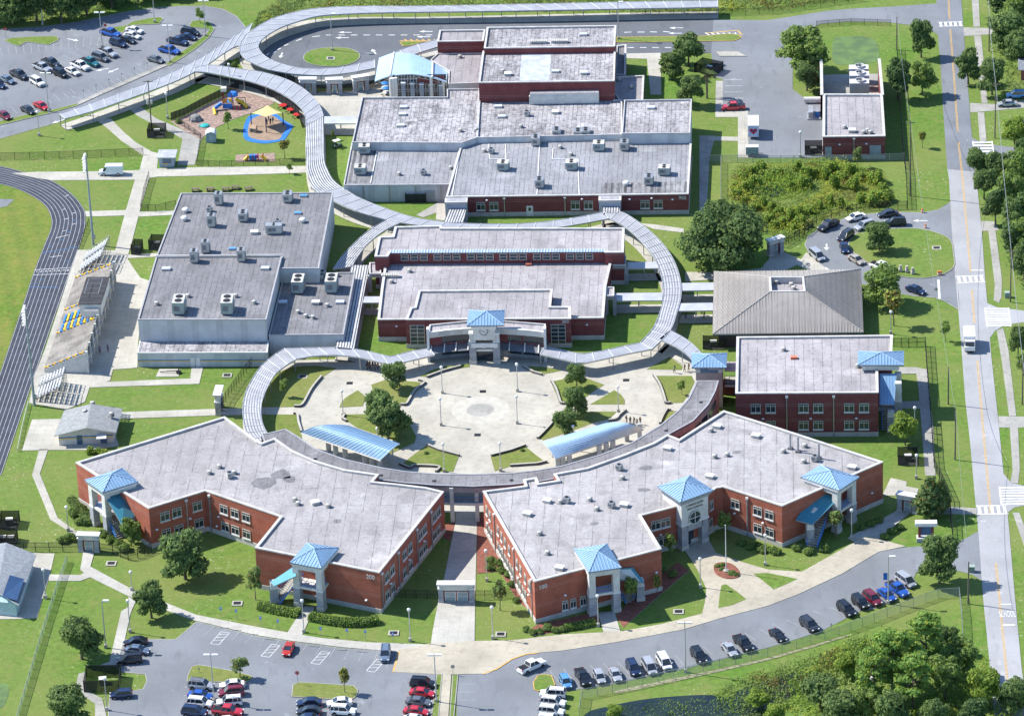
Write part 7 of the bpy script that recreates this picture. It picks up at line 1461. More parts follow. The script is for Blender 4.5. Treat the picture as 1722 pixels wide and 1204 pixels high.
# wetland edge, loop, east lawn
T('big', 'huge spreading oak beside the wetland', (1221, 443), 146, 12.5); T('oak5', 'tree on the drop-off lawn', (1479, 423), 52, 7); T('loose4', 'large tree at the corner of the hip-roofed building', (1484, 512), 72, 9); T('young4', 'taller thin olive tree below the loop exit', (1503, 548), 40, 8.5); T('bright', 'round green tree in front of the maroon wing', (1522, 748), 52, 7.2); T('magnolia', 'magnolia tree beside the roadside gate pavilion', (1564, 869), 52, 8.5); T('magnolia', 'smaller magnolia behind the gate pavilion tree', (1582, 860), 34, 7); T('oak3', 'large round tree at the front car park exit', (1580, 980), 76, 9.5); T('young5', 'feathery yellow green tree before the right end tower', (1405, 905), 34, 6.5); T('young3', 'thin olive tree near the maroon wing path', (1590, 575), 22, 5)
# plaza
T('oak0', 'round tree on the upper left plaza lawn', (663, 656), 50, 6.5); T('oak2', 'upper tree of the dark pair at the plaza left', (637, 713), 58, 7.5); T('oak1', 'large dark oak on the lower left plaza lawn', (653, 737), 76, 9); T('oak4', 'round tree on the upper right plaza lawn', (970, 654), 38, 5.8); T('oak5', 'tree with tilted crown on the right plaza lawn', (968, 700), 46, 7); T('oak0', 'low tree behind the right shelter', (950, 733), 50, 6); T('young0', 'thin young tree on the left crescent lawn', (478, 668), 17, 4.4); T('young0', 'thin young tree on the right crescent lawn', (1147, 665), 16, 3.8)
# front lawn
T('oak3', 'large oak on the front lawn below the left wing', (312, 974), 92, 9.5); T('oak1', 'oak beside the front path junction', (255, 1039), 62, 7.5); T('oak4', 'round dark oak on the left lawn', (138, 1108), 78, 8.5); T('oak2', 'oak at the bottom left beside the pump enclosure', (116, 1222), 84, 8); T('young2', 'thin tree on the left parking island', (404, 1140), 32, 4.8); T('young1', 'thin yellowish tree on the middle parking island', (580, 1165), 24, 5); T('young5', 'olive young tree by the right of the double gate', (841, 1026), 32, 6.5); T('young2', 'tall thin tree left of the left front tower', (430, 1008), 32, 7.5); T('loose5', 'loose tree in front of the far left tower', (221, 918), 38, 6.5); T('young1', 'yellow young tree below the right front wing', (1105, 1003), 19, 4.4); T('young0', 'dark young tree in the shade of the right front tower', (1062, 1018), 26, 6.5); T('young3', 'young tree in the shade left of the main entrance', (1127, 938), 24, 5.5); T('young0', 'dark young tree in the shaded corner by the main tower', (1219, 905), 26, 6)
# playground and upper left
T('young0', 'small tree beside the shed in the playground', (384, 218), 18, 4.8); T('young4', 'olive tree below the shade sail', (479, 267), 22, 5); T('young3', 'little tree on the path beside the playground walkway', (487, 293), 13, 2.8); T('young0', 'small tree on the kidney-shaped car park island', (337, 41), 19, 4.2); T('young5', 'small tree on the lawn north of the clock tower building', (560, 236), 10, 2.6)
for k, (x, y, w, H, kd) in enumerate(((-20, 36, 70, 9, 'dense'), (22, 42, 60, 9, 'oak1'), (62, 38, 64, 10, 'dense'), (104, 38, 66, 9, 'oak2'), (146, 26, 64, 9.5, 'dense'), (188, 14, 62, 8, 'oak4'), (232, 4, 60, 8, 'dense'), (278, -4, 56, 7, 'oak5'), (330, -8, 50, 6, 'oak3'), (0, 12, 80, 10, 'oak0'), (80, 6, 80, 10, 'dense'), (160, -4, 70, 9, 'oak1'), (30, -8, 80, 10, 'dense'), (120, -16, 80, 9, 'oak2'))):
    T(kd, 'dark woodland tree at the upper left, '+('at the left edge by the fence', 'in front, second from the left edge', 'in front, above the first tall lamp', 'in front, right of the first tall lamp', 'in front, left of the car park bend', 'at the kerb near the second tall lamp', 'just right of the second tall lamp', 'at the right end of the wood', 'low, beyond the island tree', 'second row at the left edge', 'second row above the first lamp', 'second row near the middle', 'third row at the left', 'third row near the middle')[k], (x, y), w, H, 'dark woodland trees')
# lower right wood
for k, (lab, x, y, w, H, kd) in enumerate((('tall pine left of the clearing', 1500, 1160, 84, 13, 'pine0'), ('tall pine with wide crown near the fence corner', 1556, 1135, 84, 13, 'pine1'), ('leaning pine at the left of the wood', 1470, 1180, 66, 11, 'pine2'), ('pine in the middle of the lower wood', 1535, 1196, 70, 12, 'pine1'), ('broad tree at the left of the wood', 1380, 1190, 72, 6.5, 'oak0'), ('bushy tree at the bottom of the wood, left', 1412, 1222, 76, 7, 'oak2'), ('low tree at the water edge', 1421, 1138, 44, 5, 'bright'), ('dark tree beside the road at the lower right', 1610, 1140, 72, 8, 'loose0'), ('bright green tree beside the road at the bottom', 1655, 1188, 70, 8.5, 'bright'), ('dark tree at the bottom right corner', 1704, 1200, 60, 7.5, 'oak5'), ('tree at the bottom edge in the wood', 1500, 1232, 70, 8, 'oak4'), ('tree at the bottom edge near the road', 1570, 1232, 60, 7, 'oak1'), ('round light green bush at the pond edge', 1276, 1192, 46, 4, 'bright'), ('bright bush at the pond bank, bottom', 1303, 1214, 40, 4, 'bright'), ('yellow green bush at the pond bank bottom left', 1035, 1208, 34, 3, 'bright'), ('tree behind the pine at the bottom', 1455, 1214, 60, 7, 'loose1'), ('dark tree below the bright roadside tree', 1640, 1228, 60, 7, 'dense'), ('loose tree right of the lower wood lamp', 1590, 1176, 60, 9, 'loose3'), ('low tree left of the fence corner', 1592, 1100, 46, 5.5, 'oak3'))): T(kd, lab, (x, y), w, H, 'lower right wood')
# shrubs and hedges
k = 0
for lab, pts, kd, w in (('dark green shrub by the far left gate, %s', [(106, 912), (120, 908), (175, 902), (186, 912), (200, 918), (210, 925), (135, 880), (125, 868)], 'bush', 24), ('clipped shrub right of the double gate walk, %s', [(826, 945), (838, 950), (850, 940), (824, 958), (842, 962), (856, 968), (862, 985), (868, 1012)], 'bush', 20), ('low shrub at the corner of the right front wing, %s', [(884, 1060), (896, 1066), (906, 1064), (920, 1058), (934, 1062), (946, 1060)], 'bush', 19), ('shrub in the flagpole bed, %s', [(1207, 954), (1214, 960), (1231, 966), (1237, 969), (1216, 952)], 'bush', 14), ('shaded shrub below the right end tower, %s', [(1450, 890), (1465, 884), (1478, 878), (1488, 905), (1500, 896), (1512, 890), (1340, 925), (1360, 930), (1385, 925)], 'bush', 22), ('shrub by the left wing base, %s', [(136, 858), (146, 868), (152, 880)], 'bush', 20), ('shrub at the concession hut, %s', [(152, 762), (166, 762), (175, 768)], 'ybush', 18), ('shaded shrub below the main entrance recess, %s', [(1245, 915), (1262, 922), (1280, 928), (1300, 930), (1110, 960), (1130, 968)], 'bush', 20), ('small plaza lawn shrub, %s', [(717, 764), (879, 759), (1142, 648)], 'bush', 11), ('shrub by the bus loop path, %s', [(386, 108), (392, 112), (300, 208)], 'bush', 14)):
    for i, (x, y) in enumerate(pts): T(kd, lab % ('first from the left', 'second', 'third', 'fourth', 'fifth', 'sixth', 'seventh', 'eighth', 'ninth')[i], (x, y), w*random.uniform(.85, 1.15), None, lab.split(',')[0]+'s')
def hedge(label, pts, w, h, mats=None, n=1700, seed=3):
    """clipped hedge along a surveyed line"""
    rnd = random.Random(seed); L = crom([G(*q) for q in pts], 5); mb = MB()
    for _ in range(n):
        i = rnd.randrange(len(L)-1); c = L[i].lerp(L[i+1], rnd.random()); d = (L[i+1]-L[i]).normalized(); nn = Vector((-d.y, d.x, 0)); a = rnd.uniform(0, math.pi); u = math.cos(a)*w/2*rnd.uniform(.75, 1.08); z = math.sin(a)**.6*h*rnd.uniform(.75, 1.1); p = c+nn*u+Vector((0, 0, z)); s = .17*rnd.uniform(.7, 1.4); v = Vector((rnd.uniform(-1, 1), rnd.uniform(-1, 1), rnd.uniform(.1, 1))).normalized(); e = v.orthogonal().normalized(); f = v.cross(e); mb.face([p-e*s, p-f*s*.7, p+e*s, p+f*s*.7], rnd.choice(mats or [LOAK, LOAK2, LBR]))
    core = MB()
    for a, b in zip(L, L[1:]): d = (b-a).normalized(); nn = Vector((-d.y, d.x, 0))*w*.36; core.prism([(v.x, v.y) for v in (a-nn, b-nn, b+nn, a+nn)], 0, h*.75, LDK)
    t = thing('hedge', label, 'hedge', mid([(v.x, v.y) for v in L])); mb.build('foliage', t); core.build('core', t)
hedge('low hedge left of the left front tower walk', [(436, 1022), (460, 1028), (482, 1032), (504, 1036)], 2.2, 1.3); hedge('longer low hedge right of the left front tower walk', [(522, 1040), (550, 1046), (580, 1050), (612, 1050), (636, 1046)], 2.3, 1.4, None, 2600, 5)
hedge('low hedge along the right front wing before the tower', [(950, 1058), (972, 1055), (1000, 1049)], 1.8, 1.1, None, 1200, 7); hedge('hedge beside the far left wing wall', [(120, 842), (134, 862), (148, 884)], 2.0, 1.2, [LDK, LOAK, LOAK2], 1300, 8); hedge('low hedge along the lit red wing recess', [(1268, 918), (1290, 926), (1312, 932)], 1.6, 1.0, None, 900, 9)
# brush, reeds and marsh growth that nobody could count
def brush(name, label, poly, n, hmin, hmax, size, mats, seed, clump=8, cat='ground cover'):
    rnd = random.Random(seed); p = px(poly); xs = [q[0] for q in p]; ys = [q[1] for q in p]; mb = MB()
    def inside(x, y):
        c = False
        for (x0, y0), (x1, y1) in zip(p, p[1:]+p[:1]):
            if (y0 > y) != (y1 > y) and x < (x1-x0)*(y-y0)/(y1-y0)+x0: c = not c
        return c
    k = 0
    while k < n:
        x, y = rnd.uniform(min(xs), max(xs)), rnd.uniform(min(ys), max(ys))
        if not inside(x, y): continue
        f = math.sin(x*.35+seed)*math.cos(y*.28)+math.sin(x*.13-y*.17); H = hmin+(hmax-hmin)*max(0, min(1, .5+.45*f+rnd.uniform(-.2, .2))); R_ = .5+H*.55; mt = mats[int((math.sin(x*.21+1)+math.cos(y*.19+seed)+2)/4*len(mats)*.999)]; sz = size*(.7+.25*H)
        for _ in range(clump):
            v = Vector((rnd.gauss(0, .5), rnd.gauss(0, .5), rnd.random())); q = Vector((x+v.x*R_, y+v.y*R_, v.z*H)); d = Vector((rnd.uniform(-1, 1), rnd.uniform(-1, 1), rnd.uniform(0, 1.2))).normalized(); e = d.orthogonal().normalized(); g_ = d.cross(e); s = sz*rnd.uniform(.6, 1.3); mb.face([q-e*s, q-g_*s*.6, q+e*s, q+g_*s*.6], mt if rnd.random() < .75 else rnd.choice(mats))
        k += 1
    o = mb.build(name); return tag(o, label, cat, None, 'stuff')
brush('wetland_brush', 'yellow green wetland brush and reeds beside the huge oak', [(1228, 292), (1240, 282), (1300, 280), (1400, 276), (1440, 284), (1478, 290), (1492, 305), (1498, 330), (1490, 348), (1450, 352), (1408, 360), (1366, 378), (1340, 402), (1318, 410), (1290, 395), (1262, 355), (1228, 335)], 3000, .3, 1.9, .2, [LYEL, LBR, LRUST, LYEL, LOAK2, LBR], 11)
rnd_ = random.Random(4); WB = [(1238, 318), (1250, 302), (1262, 296), (1278, 292), (1294, 300), (1310, 296), (1326, 300), (1342, 292), (1356, 300), (1372, 294), (1388, 300), (1400, 292), (1416, 300), (1430, 294), (1446, 302), (1460, 300), (1474, 308), (1484, 322), (1488, 338), (1470, 344), (1448, 340), (1240, 334), (1252, 345), (1268, 352), (1284, 348), (1298, 356), (1310, 362), (1290, 372), (1302, 384), (1318, 378), (1330, 370), (1344, 364), (1360, 358), (1335, 390), (1346, 380), (1378, 352), (1396, 344), (1414, 350), (1270, 318), (1256, 326), (1330, 318), (1352, 316), (1402, 316), (1436, 318)]
for x, y in WB: T('ybush', 'yellow green bush growing among the wetland reeds', (x, y), rnd_.uniform(15, 34), rnd_.uniform(1.5, 3.4), 'wetland bushes')

brush('woodland_undergrowth', 'undergrowth below the pines at the lower right', [(1330, 1150), (1390, 1105), (1450, 1075), (1520, 1062), (1560, 1075), (1590, 1100), (1625, 1085), (1660, 1110), (1672, 1160), (1720, 1170), (1720, 1260), (1300, 1260), (1310, 1190)], 1900, .3, 1.7, .24, [LOAK2, LOAK2, LBR, LYEL, LOAK], 12)
brush('pond_edge_plants', 'dark bank growth around the front pond', [(1190, 1168), (1260, 1140), (1330, 1118), (1395, 1098), (1450, 1072), (1462, 1085), (1400, 1130), (1350, 1150), (1320, 1190), (1280, 1215), (1250, 1230), (1230, 1190)], 700, .3, 1.5, .2, [LBR, LOAK, LOAK2, LRUST, LOAK2], 13)
brush('pond_edge_plants', 'sparse water plants on the front pond', [(1000, 1200), (1060, 1184), (1140, 1176), (1230, 1180), (1240, 1225), (1000, 1230)], 420, .1, .7, .18, [LBR, LOAK2, LDK], 17, 5)
brush('reed_field', 'reedy field along the top edge beyond the bus loop', [(440, 22), (480, -8), (560, -30), (900, -40), (1300, -40), (1500, -40), (1480, -4), (1400, 4), (1300, 17), (1240, 20), (1060, 22), (861, 20), (700, 21), (560, 24), (500, 30), (460, 42), (430, 38)], 6500, .3, 1.3, .26, [LOAK2, LYEL, LOAK2, LRUST, LOAK], 14, 5)
brush('woodland_undergrowth', 'dark undergrowth in the upper left wood', [(-60, 40), (100, 33), (200, 16), (260, 4), (360, -4), (400, -30), (-80, -60)], 1300, .4, 2.0, .3, [LDK, LOAK, LDK, LOAK2], 15)
brush('woodland_undergrowth', 'green undergrowth below the top right trees', [(1668, 0), (1722, 0), (1760, 60), (1760, 160), (1700, 165), (1672, 110)], 500, .3, 1.5, .25, [LDK, LOAK, LOAK2], 16); brush('woodland_undergrowth', 'green undergrowth below the right edge trees opposite the loop', [(1690, 295), (1740, 290), (1760, 480), (1722, 490), (1696, 440), (1686, 380)], 500, .3, 1.5, .25, [LDK, LOAK, LOAK2], 18)
brush('weedy_verge', 'weedy scrub behind the bus loop walkway', [(437, 20), (470, 8), (520, -2), (480, 30), (455, 48), (430, 62), (425, 50)], 260, .3, 1.6, .25, [LDK, LOAK, LOAK2], 19)
# ------------------------------------------------------------------ vehicles (x forward)
def loft(mb, secs, mat):
    for A_, B_ in zip(secs, secs[1:]):
        for i in range(len(A_)-1): mb.face([A_[i], A_[i+1], B_[i+1], B_[i]], mat)
    mb.face(secs[0][::-1], mat); mb.face(secs[-1], mat)
def bodysec(x, zt, hw, zb=.27):
    c = [(hw*.9, zb), (hw, zb+.2), (hw*1.0, zt-.22), (hw*.93, zt-.05), (hw*.6, zt+.01)]
    return [(x, y, z) for y, z in c]+[(x, -y, z) for y, z in c[::-1]]
SPEC = {   # body stations (x, top, half width); greenhouse base x0,x1, roof x0,x1, height, belt
 'sedan': ([(-2.36, .6, .7), (-2.28, .96, .82), (-1.6, 1.02, .88), (-.5, .99, .9), (.75, .97, .9), (1.6, .86, .87), (2.2, .74, .8), (2.36, .55, .7)], (-1.75, 1.2), (-1.0, .35), 1.45, .97, (-1.4, 1.42)),
 'coupe': ([(-2.2, .6, .7), (-2.12, .95, .84), (-1.5, .98, .9), (-.4, .92, .9), (.6, .9, .9), (1.6, .82, .88), (2.1, .7, .8), (2.25, .5, .7)], (-1.75, .95), (-.95, .15), 1.33, .91, (-1.35, 1.35)),
 'suv': ([(-2.36, .7, .8), (-2.33, 1.08, .92), (-1.5, 1.1, .95), (-.3, 1.08, .96), (.9, 1.07, .96), (1.7, 1.0, .93), (2.25, .88, .88), (2.4, .65, .78)], (-2.28, 1.3), (-2.0, .55), 1.78, 1.06, (-1.4, 1.45)),
 'minivan': ([(-2.5, .7, .82), (-2.46, 1.05, .94), (-1.4, 1.06, .97), (0, 1.04, .98), (1.2, 1.02, .97), (1.95, .92, .92), (2.4, .78, .86), (2.52, .55, .75)], (-2.42, 1.85), (-2.15, .85), 1.74, 1.02, (-1.5, 1.55)),
 'hatch': ([(-2.05, .65, .75), (-2.02, 1.0, .84), (-1.3, 1.02, .87), (-.2, .99, .88), (.8, .97, .88), (1.5, .87, .85), (1.98, .75, .78), (2.12, .55, .7)], (-1.95, 1.15), (-1.6, .4), 1.5, .97, (-1.25, 1.28)),
 'pickup': ([(-2.85, .75, .85), (-2.82, 1.12, .95), (-1.5, 1.14, .97), (-.3, 1.12, .98), (1.1, 1.12, .98), (2.0, 1.08, .97), (2.7, .98, .92), (2.86, .7, .85)], (-1.0, 1.4), (-.75, .65), 1.85, 1.1, (-1.75, 1.8)),
 'jeep': ([(-2.05, .75, .85), (-2.03, 1.15, .9), (-1.0, 1.16, .92), (0, 1.14, .92), (.9, 1.13, .9), (1.5, 1.08, .85), (1.95, 1.02, .8), (2.05, .75, .75)], (-2.0, 1.0), (-1.95, .6), 1.85, 1.13, (-1.25, 1.3))}
NEUT = paint('paint_neutral', (.4, .4, .4))
WHEELM = {}
def wheel_mesh(r):
    if r not in WHEELM:
        m = MB(); N = 14; prof = [(r*.62, -.11), (r*.96, -.11), (r, -.06), (r, .06), (r*.96, .11), (r*.62, .11)]
        for (a, y0), (b, y1) in zip(prof, prof[1:]):
            for k in range(N):
                t0, t1 = 2*math.pi*k/N, 2*math.pi*(k+1)/N; m.face([(a*math.cos(t0), y0, a*math.sin(t0)), (a*math.cos(t1), y0, a*math.sin(t1)), (b*math.cos(t1), y1, b*math.sin(t1)), (b*math.cos(t0), y1, b*math.sin(t0))], TYRE)
        q = MB()
        for y in (-.09, .09): q.face([(r*.64*math.cos(2*math.pi*k/N), y, r*.64*math.sin(2*math.pi*k/N)) for k in range(N)], RIM)
        WHEELM[r] = (m.mesh('tyre'), q.mesh('rim'))
    return WHEELM[r]
CARP = {}
def car_proto(kind, cap=False, rack=False):
    st, gb, gr, H, belt, wx = SPEC[kind]; t = bpy.data.objects.new({'sedan': 'parked_car', 'coupe': 'parked_car', 'hatch': 'parked_car', 'suv': 'parked_suv', 'minivan': 'parked_minivan', 'pickup': 'pickup_truck', 'jeep': 'parked_jeep'}[kind], None); COL.objects.link(t)
    m = MB(); loft(m, [bodysec(*s_) for s_ in st], NEUT); hw = max(s_[2] for s_ in st); w0, w1 = hw*.9, hw*.74
    B = [(gb[0], -w0, belt), (gb[1], -w0, belt), (gb[1], w0, belt), (gb[0], w0, belt)]; T_ = [(gr[0], -w1, H), (gr[1], -w1, H), (gr[1], w1, H), (gr[0], w1, H)]
    mid_ = [((gr[0]+.15), -w1*.8, H+.05), (gr[1]-.2, -w1*.8, H+.05), (gr[1]-.2, w1*.8, H+.05), (gr[0]+.15, w1*.8, H+.05)]
    m.face(mid_, NEUT)
    for i in range(4): j = (i+1) % 4; m.face([T_[i], T_[j], mid_[j], mid_[i]], NEUT); m.tube(B[i], T_[i], .065, NEUT, n=4, caps=False); m.tube(T_[i], T_[j], .05, NEUT, n=4)
    for x in ((gb[0]+gb[1])/2-.1,)+(() if kind in ('coupe', 'hatch', 'pickup') else ((gr[0]*.75+gr[1]*.05),)):
        for s_ in (-1, 1): m.tube((x, s_*w0*1.005, belt), (x-.03, s_*w1*1.01, H), .055, NEUT, n=4, caps=False)
    for s_ in (-1, 1):
        m.box((gb[1]-.35, s_*(hw+.09), belt-.02), (.18, .2, .16), NEUT)
        for x in wx:
            N = 8; r = .42
            m.face([(x+r*math.cos(math.pi*k/N), s_*hw*1.004, .3+r*math.sin(math.pi*k/N)) for k in range(N+1)], TYRE)
    if kind == 'pickup' and cap: m.box((-1.85, 0, 1.1), (1.75, 1.8, .6), NEUT)
    b = m.build('body', t, False)
    m = MB()
    for i in range(4): j = (i+1) % 4; m.face([B[i], B[j], T_[j], T_[i]], CARGL)
    g_ = m.build('windows', t, False)
    if kind == 'pickup' and not cap: m = MB(); m.box((-1.92, 0, 1.12), (1.65, 1.55, .05), DKM); m.build('truck_bed', t, False)
    L0, L1 = st[0][0], st[-1][0]; zf = st[-2][1]-.14; zb_ = st[1][1]-.22
    for s_ in (-1, 1):
        m = MB(); m.box((st[-2][0]+.06, s_*st[-2][2]*.72, zf-.04), (.2, .32, .16), HEADL); m.build('headlight', t, False)
        m = MB(); m.box((st[1][0]-.0, s_*st[1][2]*.84, zb_), (.14, .2, .26), TAILL); m.build('taillight', t, False)
    m = MB(); m.box((L1-.02, 0, .36), (.1, 1.1, .2), TYRE); m.build('grille', t, False)
    if rack or kind == 'suv':
        m = MB()
        for s_ in (-1, 1): m.tube((gr[0]+.2, s_*w1*.85, H+.1), (gr[1]-.2, s_*w1*.85, H+.1), .03, DKM, n=4)
        if rack: [m.tube((gr[0]+.2+k*.35, -w1*.85, H+.12), (gr[0]+.2+k*.35, w1*.85, H+.12), .04, DKM, n=4) for k in range(7)]
        m.build('roof_rack', t, False)
    r = .34 if kind in ('sedan', 'coupe', 'hatch') else .39; ty, ri = wheel_mesh(r)
    for x in wx:
        for s_ in (-1, 1): o = bpy.data.objects.new('wheel', ty); COL.objects.link(o); o.parent = t; o.location = (x, s_*(hw-.09), r); q = bpy.data.objects.new('rim', ri); COL.objects.link(q); q.parent = o
    return t
PAINT = {'white': (.72, .72, .71), 'black': (.012, .013, .016), 'navy': (.014, .03, .085), 'blue': (.02, .10, .42), 'grey': (.14, .15, .165), 'silver': (.42, .43, .45), 'red': (.45, .015, .025), 'maroon': (.20, .012, .03), 'teal': (.02, .16, .17), 'beige': (.46, .41, .33), 'dark': (.035, .04, .05), 'sky': (.12, .33, .62), 'steel': (.16, .21, .28), 'orange': (.55, .04, .02)}
def car(kind, col, label, x, y, ax, ay, group='parked cars', **k):
    key = (kind, k.get('cap', False), k.get('rack', False))
    if key not in CARP: CARP[key] = [car_proto(kind, **k), 0]
    e = CARP[key]; o = e[0] if e[1] == 0 else dup(e[0]); e[1] += 1
    q = G(x, y, .75); o.location = (q.x, q.y, .07); o.rotation_euler.z = heading(x, y, ax, ay)+random.uniform(-.02, .02)
    pm = paint('car_paint_'+col, PAINT[col], .0 if col in ('white', 'red') else .3)
    for c in o.children:
        if c.name.split('.')[0] == 'body': c.material_slots[0].link = 'OBJECT'; c.material_slots[0].material = pm
    tag(o, label, {'pickup': 'pickup truck', 'suv': 'suv', 'minivan': 'minivan', 'jeep': 'jeep'}.get(kind, 'car'), group); return o
C = car; g1 = 'cars in the upper left car park'
for a in (('pickup', 'blue', 'bright blue pickup nearest the small grass island', 186, 56, 1, .25), ('sedan', 'white', 'white sedan farthest up the upper car park row', 226, 51, 1, .2), ('sedan', 'white', 'second white sedan just below the first', 222, 60, 1, .22), ('sedan', 'dark', 'dark sedan below the two white sedans', 214, 67, 1, .25), ('suv', 'navy', 'navy suv at the lower end of the white sedan row', 199, 73, 1, .28), ('pickup', 'silver', 'silver pickup under the double lamp', 181, 89, 1, .4), ('suv', 'grey', 'grey suv between silver and teal pickups', 169, 97, 1, .3), ('pickup', 'teal', 'teal pickup in the middle row', 151, 105, 1, .33), ('pickup', 'white', 'white pickup beside the teal pickup', 135, 111, 1, .38), ('sedan', 'white', 'white sedan between black jeep and white pickup', 121, 120, 1, .42), ('jeep', 'black', 'black jeep in the middle of the upper car park', 102, 124, 1, .45), ('pickup', 'dark', 'dark grey pickup behind the black jeep', 86, 106, 1, .38), ('pickup', 'silver', 'pale silver pickup with loaded bed left of the jeep', 71, 114, 1, .4), ('pickup', 'dark', 'dark pickup at the left end of the row', 32, 126, 1, .45), ('sedan', 'steel', 'steel blue sedan at the left edge', 12, 134, 1, .42), ('sedan', 'navy', 'navy car cut by the left edge', -3, 142, 1, .42), ('suv', 'white', 'white suv in the row nearest the driveway', 63, 138, 1, .58), ('suv', 'black', 'black suv at the top of the driveway row', 320, 55, 1, .16), ('sedan', 'navy', 'navy sedan second in the driveway row', 316, 62, 1, .18), ('pickup', 'navy', 'large navy pickup in the driveway row', 299, 70, 1, .2), ('pickup', 'blue', 'royal blue pickup at the end of the driveway row', 285, 85, 1, .2), ('sedan', 'grey', 'grey sedan alone by the driveway strip', 262, 100, 1, .28), ('sedan', 'dark', 'dark sedan left of the red sedan', 47, 185, 1, .55), ('sedan', 'red', 'red sedan beside the dark sedan', 69, 178, 1, .5), ('sedan', 'maroon', 'crimson sedan at the lower left edge of the car park', 7, 194, 1, .6)): C(*a, group=g1)
g1 = 'cars queued around the drop-off loop'
for a in (('sedan', 'white', 'white sedan at the top of the drop-off loop', 1439, 365, -1, .26), ('pickup', 'black', 'black pickup turning round the drop-off loop', 1393, 379, -1, .5), ('sedan', 'dark', 'dark sedan entering the drop-off loop', 1493, 359, -1, .12), ('suv', 'black', 'black suv behind the loop tree', 1506, 374, -1, .04), ('suv', 'silver', 'silver suv half hidden by the loop tree', 1454, 380, -1, .3), ('suv', 'dark', 'dark suv at the left of the loop lawn', 1422, 397, -.85, .55), ('sedan', 'navy', 'navy sedan below the dark suv', 1420, 416, .35, 1), ('minivan', 'silver', 'silver minivan at the outer kerb of the loop', 1374, 429, .8, .7), ('sedan', 'beige', 'beige sedan at the lower loop', 1440, 436, 1, .6), ('pickup', 'white', 'white and teal pickup at the lower loop', 1482, 449, 1, .38), ('sedan', 'navy', 'navy blue sedan leaving the loop under the trees', 1540, 487, 1, .35)): C(*a, group=g1)
g1 = 'cars along the front fence'
for a in (('hatch', 'sky', 'sky blue hatchback first in the fence row', 951, 1145, .5, 1), ('pickup', 'black', 'black pickup second in the fence row', 980, 1138, .55, 1), ('hatch', 'silver', 'silver hatchback beside the black pickup', 1008, 1137, .45, 1), ('coupe', 'silver', 'silver sports coupe with rear wing', 1035, 1133, .5, 1), ('suv', 'navy', 'navy suv between silver cars in the fence row', 1065, 1123, .6, 1), ('minivan', 'silver', 'silver minivan left of the white van', 1092, 1120, .6, 1), ('minivan', 'white', 'white minivan right of the silver minivan', 1117, 1112, .62, 1), ('suv', 'black', 'black suv alone right of the fence lamp', 1175, 1102, .8, 1), ('sedan', 'silver', 'pale silver sedan beside a black pickup', 1227, 1091, .9, 1), ('pickup', 'black', 'black pickup right of the pale silver sedan', 1250, 1081, .95, 1), ('coupe', 'black', 'black sedan alone in mid row', 1308, 1067, 1, .85), ('suv', 'dark', 'dark grey suv in a gap of the row', 1361, 1050, 1, .85), ('suv', 'black', 'black suv next to the black jeep', 1423, 1024, 1, .85), ('jeep', 'black', 'black jeep left of the maroon suv', 1447, 1013, 1, .8), ('suv', 'maroon', 'maroon suv near the banner lamp', 1467, 1006, 1, .8), ('sedan', 'blue', 'blue sedan beside the banner lamp', 1491, 999, 1, .75), ('pickup', 'blue', 'blue pickup right of the banner lamp', 1509, 990, 1, .7), ('minivan', 'silver', 'silver minivan last in the row by the tree', 1523, 975, 1, .75)): C(*a, group=g1)
C('pickup', 'white', 'white pickup driving past the kerbed corner', 894, 1119, 1, -.42, 'moving cars')
g1 = 'cars at the bottom of the front car park'
for a in (('suv', 'white', 'white suv nearest the yellow kerbed island', 930, 1165, -1, -.06), ('suv', 'white', 'white suv second below the yellow kerbed island', 930, 1180, 1, .12), ('suv', 'white', 'white suv third below the yellow kerbed island', 927, 1195, 1, .12), ('suv', 'white', 'white suv at the bottom edge below three others', 925, 1210, 1, .1), ('sedan', 'black', 'black sedan at the top of the left stall row', 228, 1078, -1, .1), ('sedan', 'steel', 'grey blue sedan second in the left stall row', 231, 1092, 1, .1), ('suv', 'black', 'black suv with a person at its open door', 218, 1108, -1, .1), ('hatch', 'navy', 'navy hatchback beside the pump enclosure', 204, 1166, -1, .06), ('suv', 'silver', 'silver suv with black roof rack', 338, 1151, 1, .1, 1), ('sedan', 'blue', 'bright blue sedan below the silver suv', 337, 1168, 1, .12), ('suv', 'white', 'white suv below the bright blue sedan', 336, 1181, 1, .1), ('suv', 'navy', 'dark blue suv below the white suv', 327, 1196, 1, .1), ('sedan', 'white', 'white sedan right of the silver suv', 390, 1150, -1, .08), ('suv', 'maroon', 'maroon suv below the white sedan', 389, 1163, -1, .08), ('suv', 'white', 'white suv below the maroon suv', 386, 1179, -1, .08), ('pickup', 'red', 'red pickup below the white suv', 383, 1195, 1, .1), ('sedan', 'white', 'white car cut by the bottom edge', 378, 1212, -1, .08), ('coupe', 'orange', 'red coupe alone in the accessible stalls', 485, 1090, -.4, 1), ('suv', 'steel', 'silver blue suv by the yellow kerb', 648, 1099, -.12, 1), ('sedan', 'navy', 'navy sedan below the middle island', 520, 1180, -1, .02), ('sedan', 'dark', 'dark sedan second below the middle island', 520, 1194, -1, .02), ('sedan', 'navy', 'navy sedan at the bottom edge below the middle island', 516, 1207, -1, .02), ('sedan', 'white', 'white sedan right below the middle island', 571, 1180, -1, .08), ('suv', 'white', 'white suv at the bottom right of the middle island', 577, 1194, 1, .08), ('suv', 'black', 'black suv at the top of the median row', 711, 1148, 1, .06), ('sedan', 'red', 'red sedan below the black median suv', 710, 1164, 1, .1), ('sedan', 'grey', 'grey sedan between two red cars', 704, 1179, 1, .1), ('sedan', 'red', 'red sedan second from the bottom of the median row', 700, 1195, 1, .1), ('sedan', 'white', 'white car at the bottom of the median row', 698, 1209, 1, .1)): C(*a[:7], group=g1, **({'rack': True} if len(a) > 7 else {}))
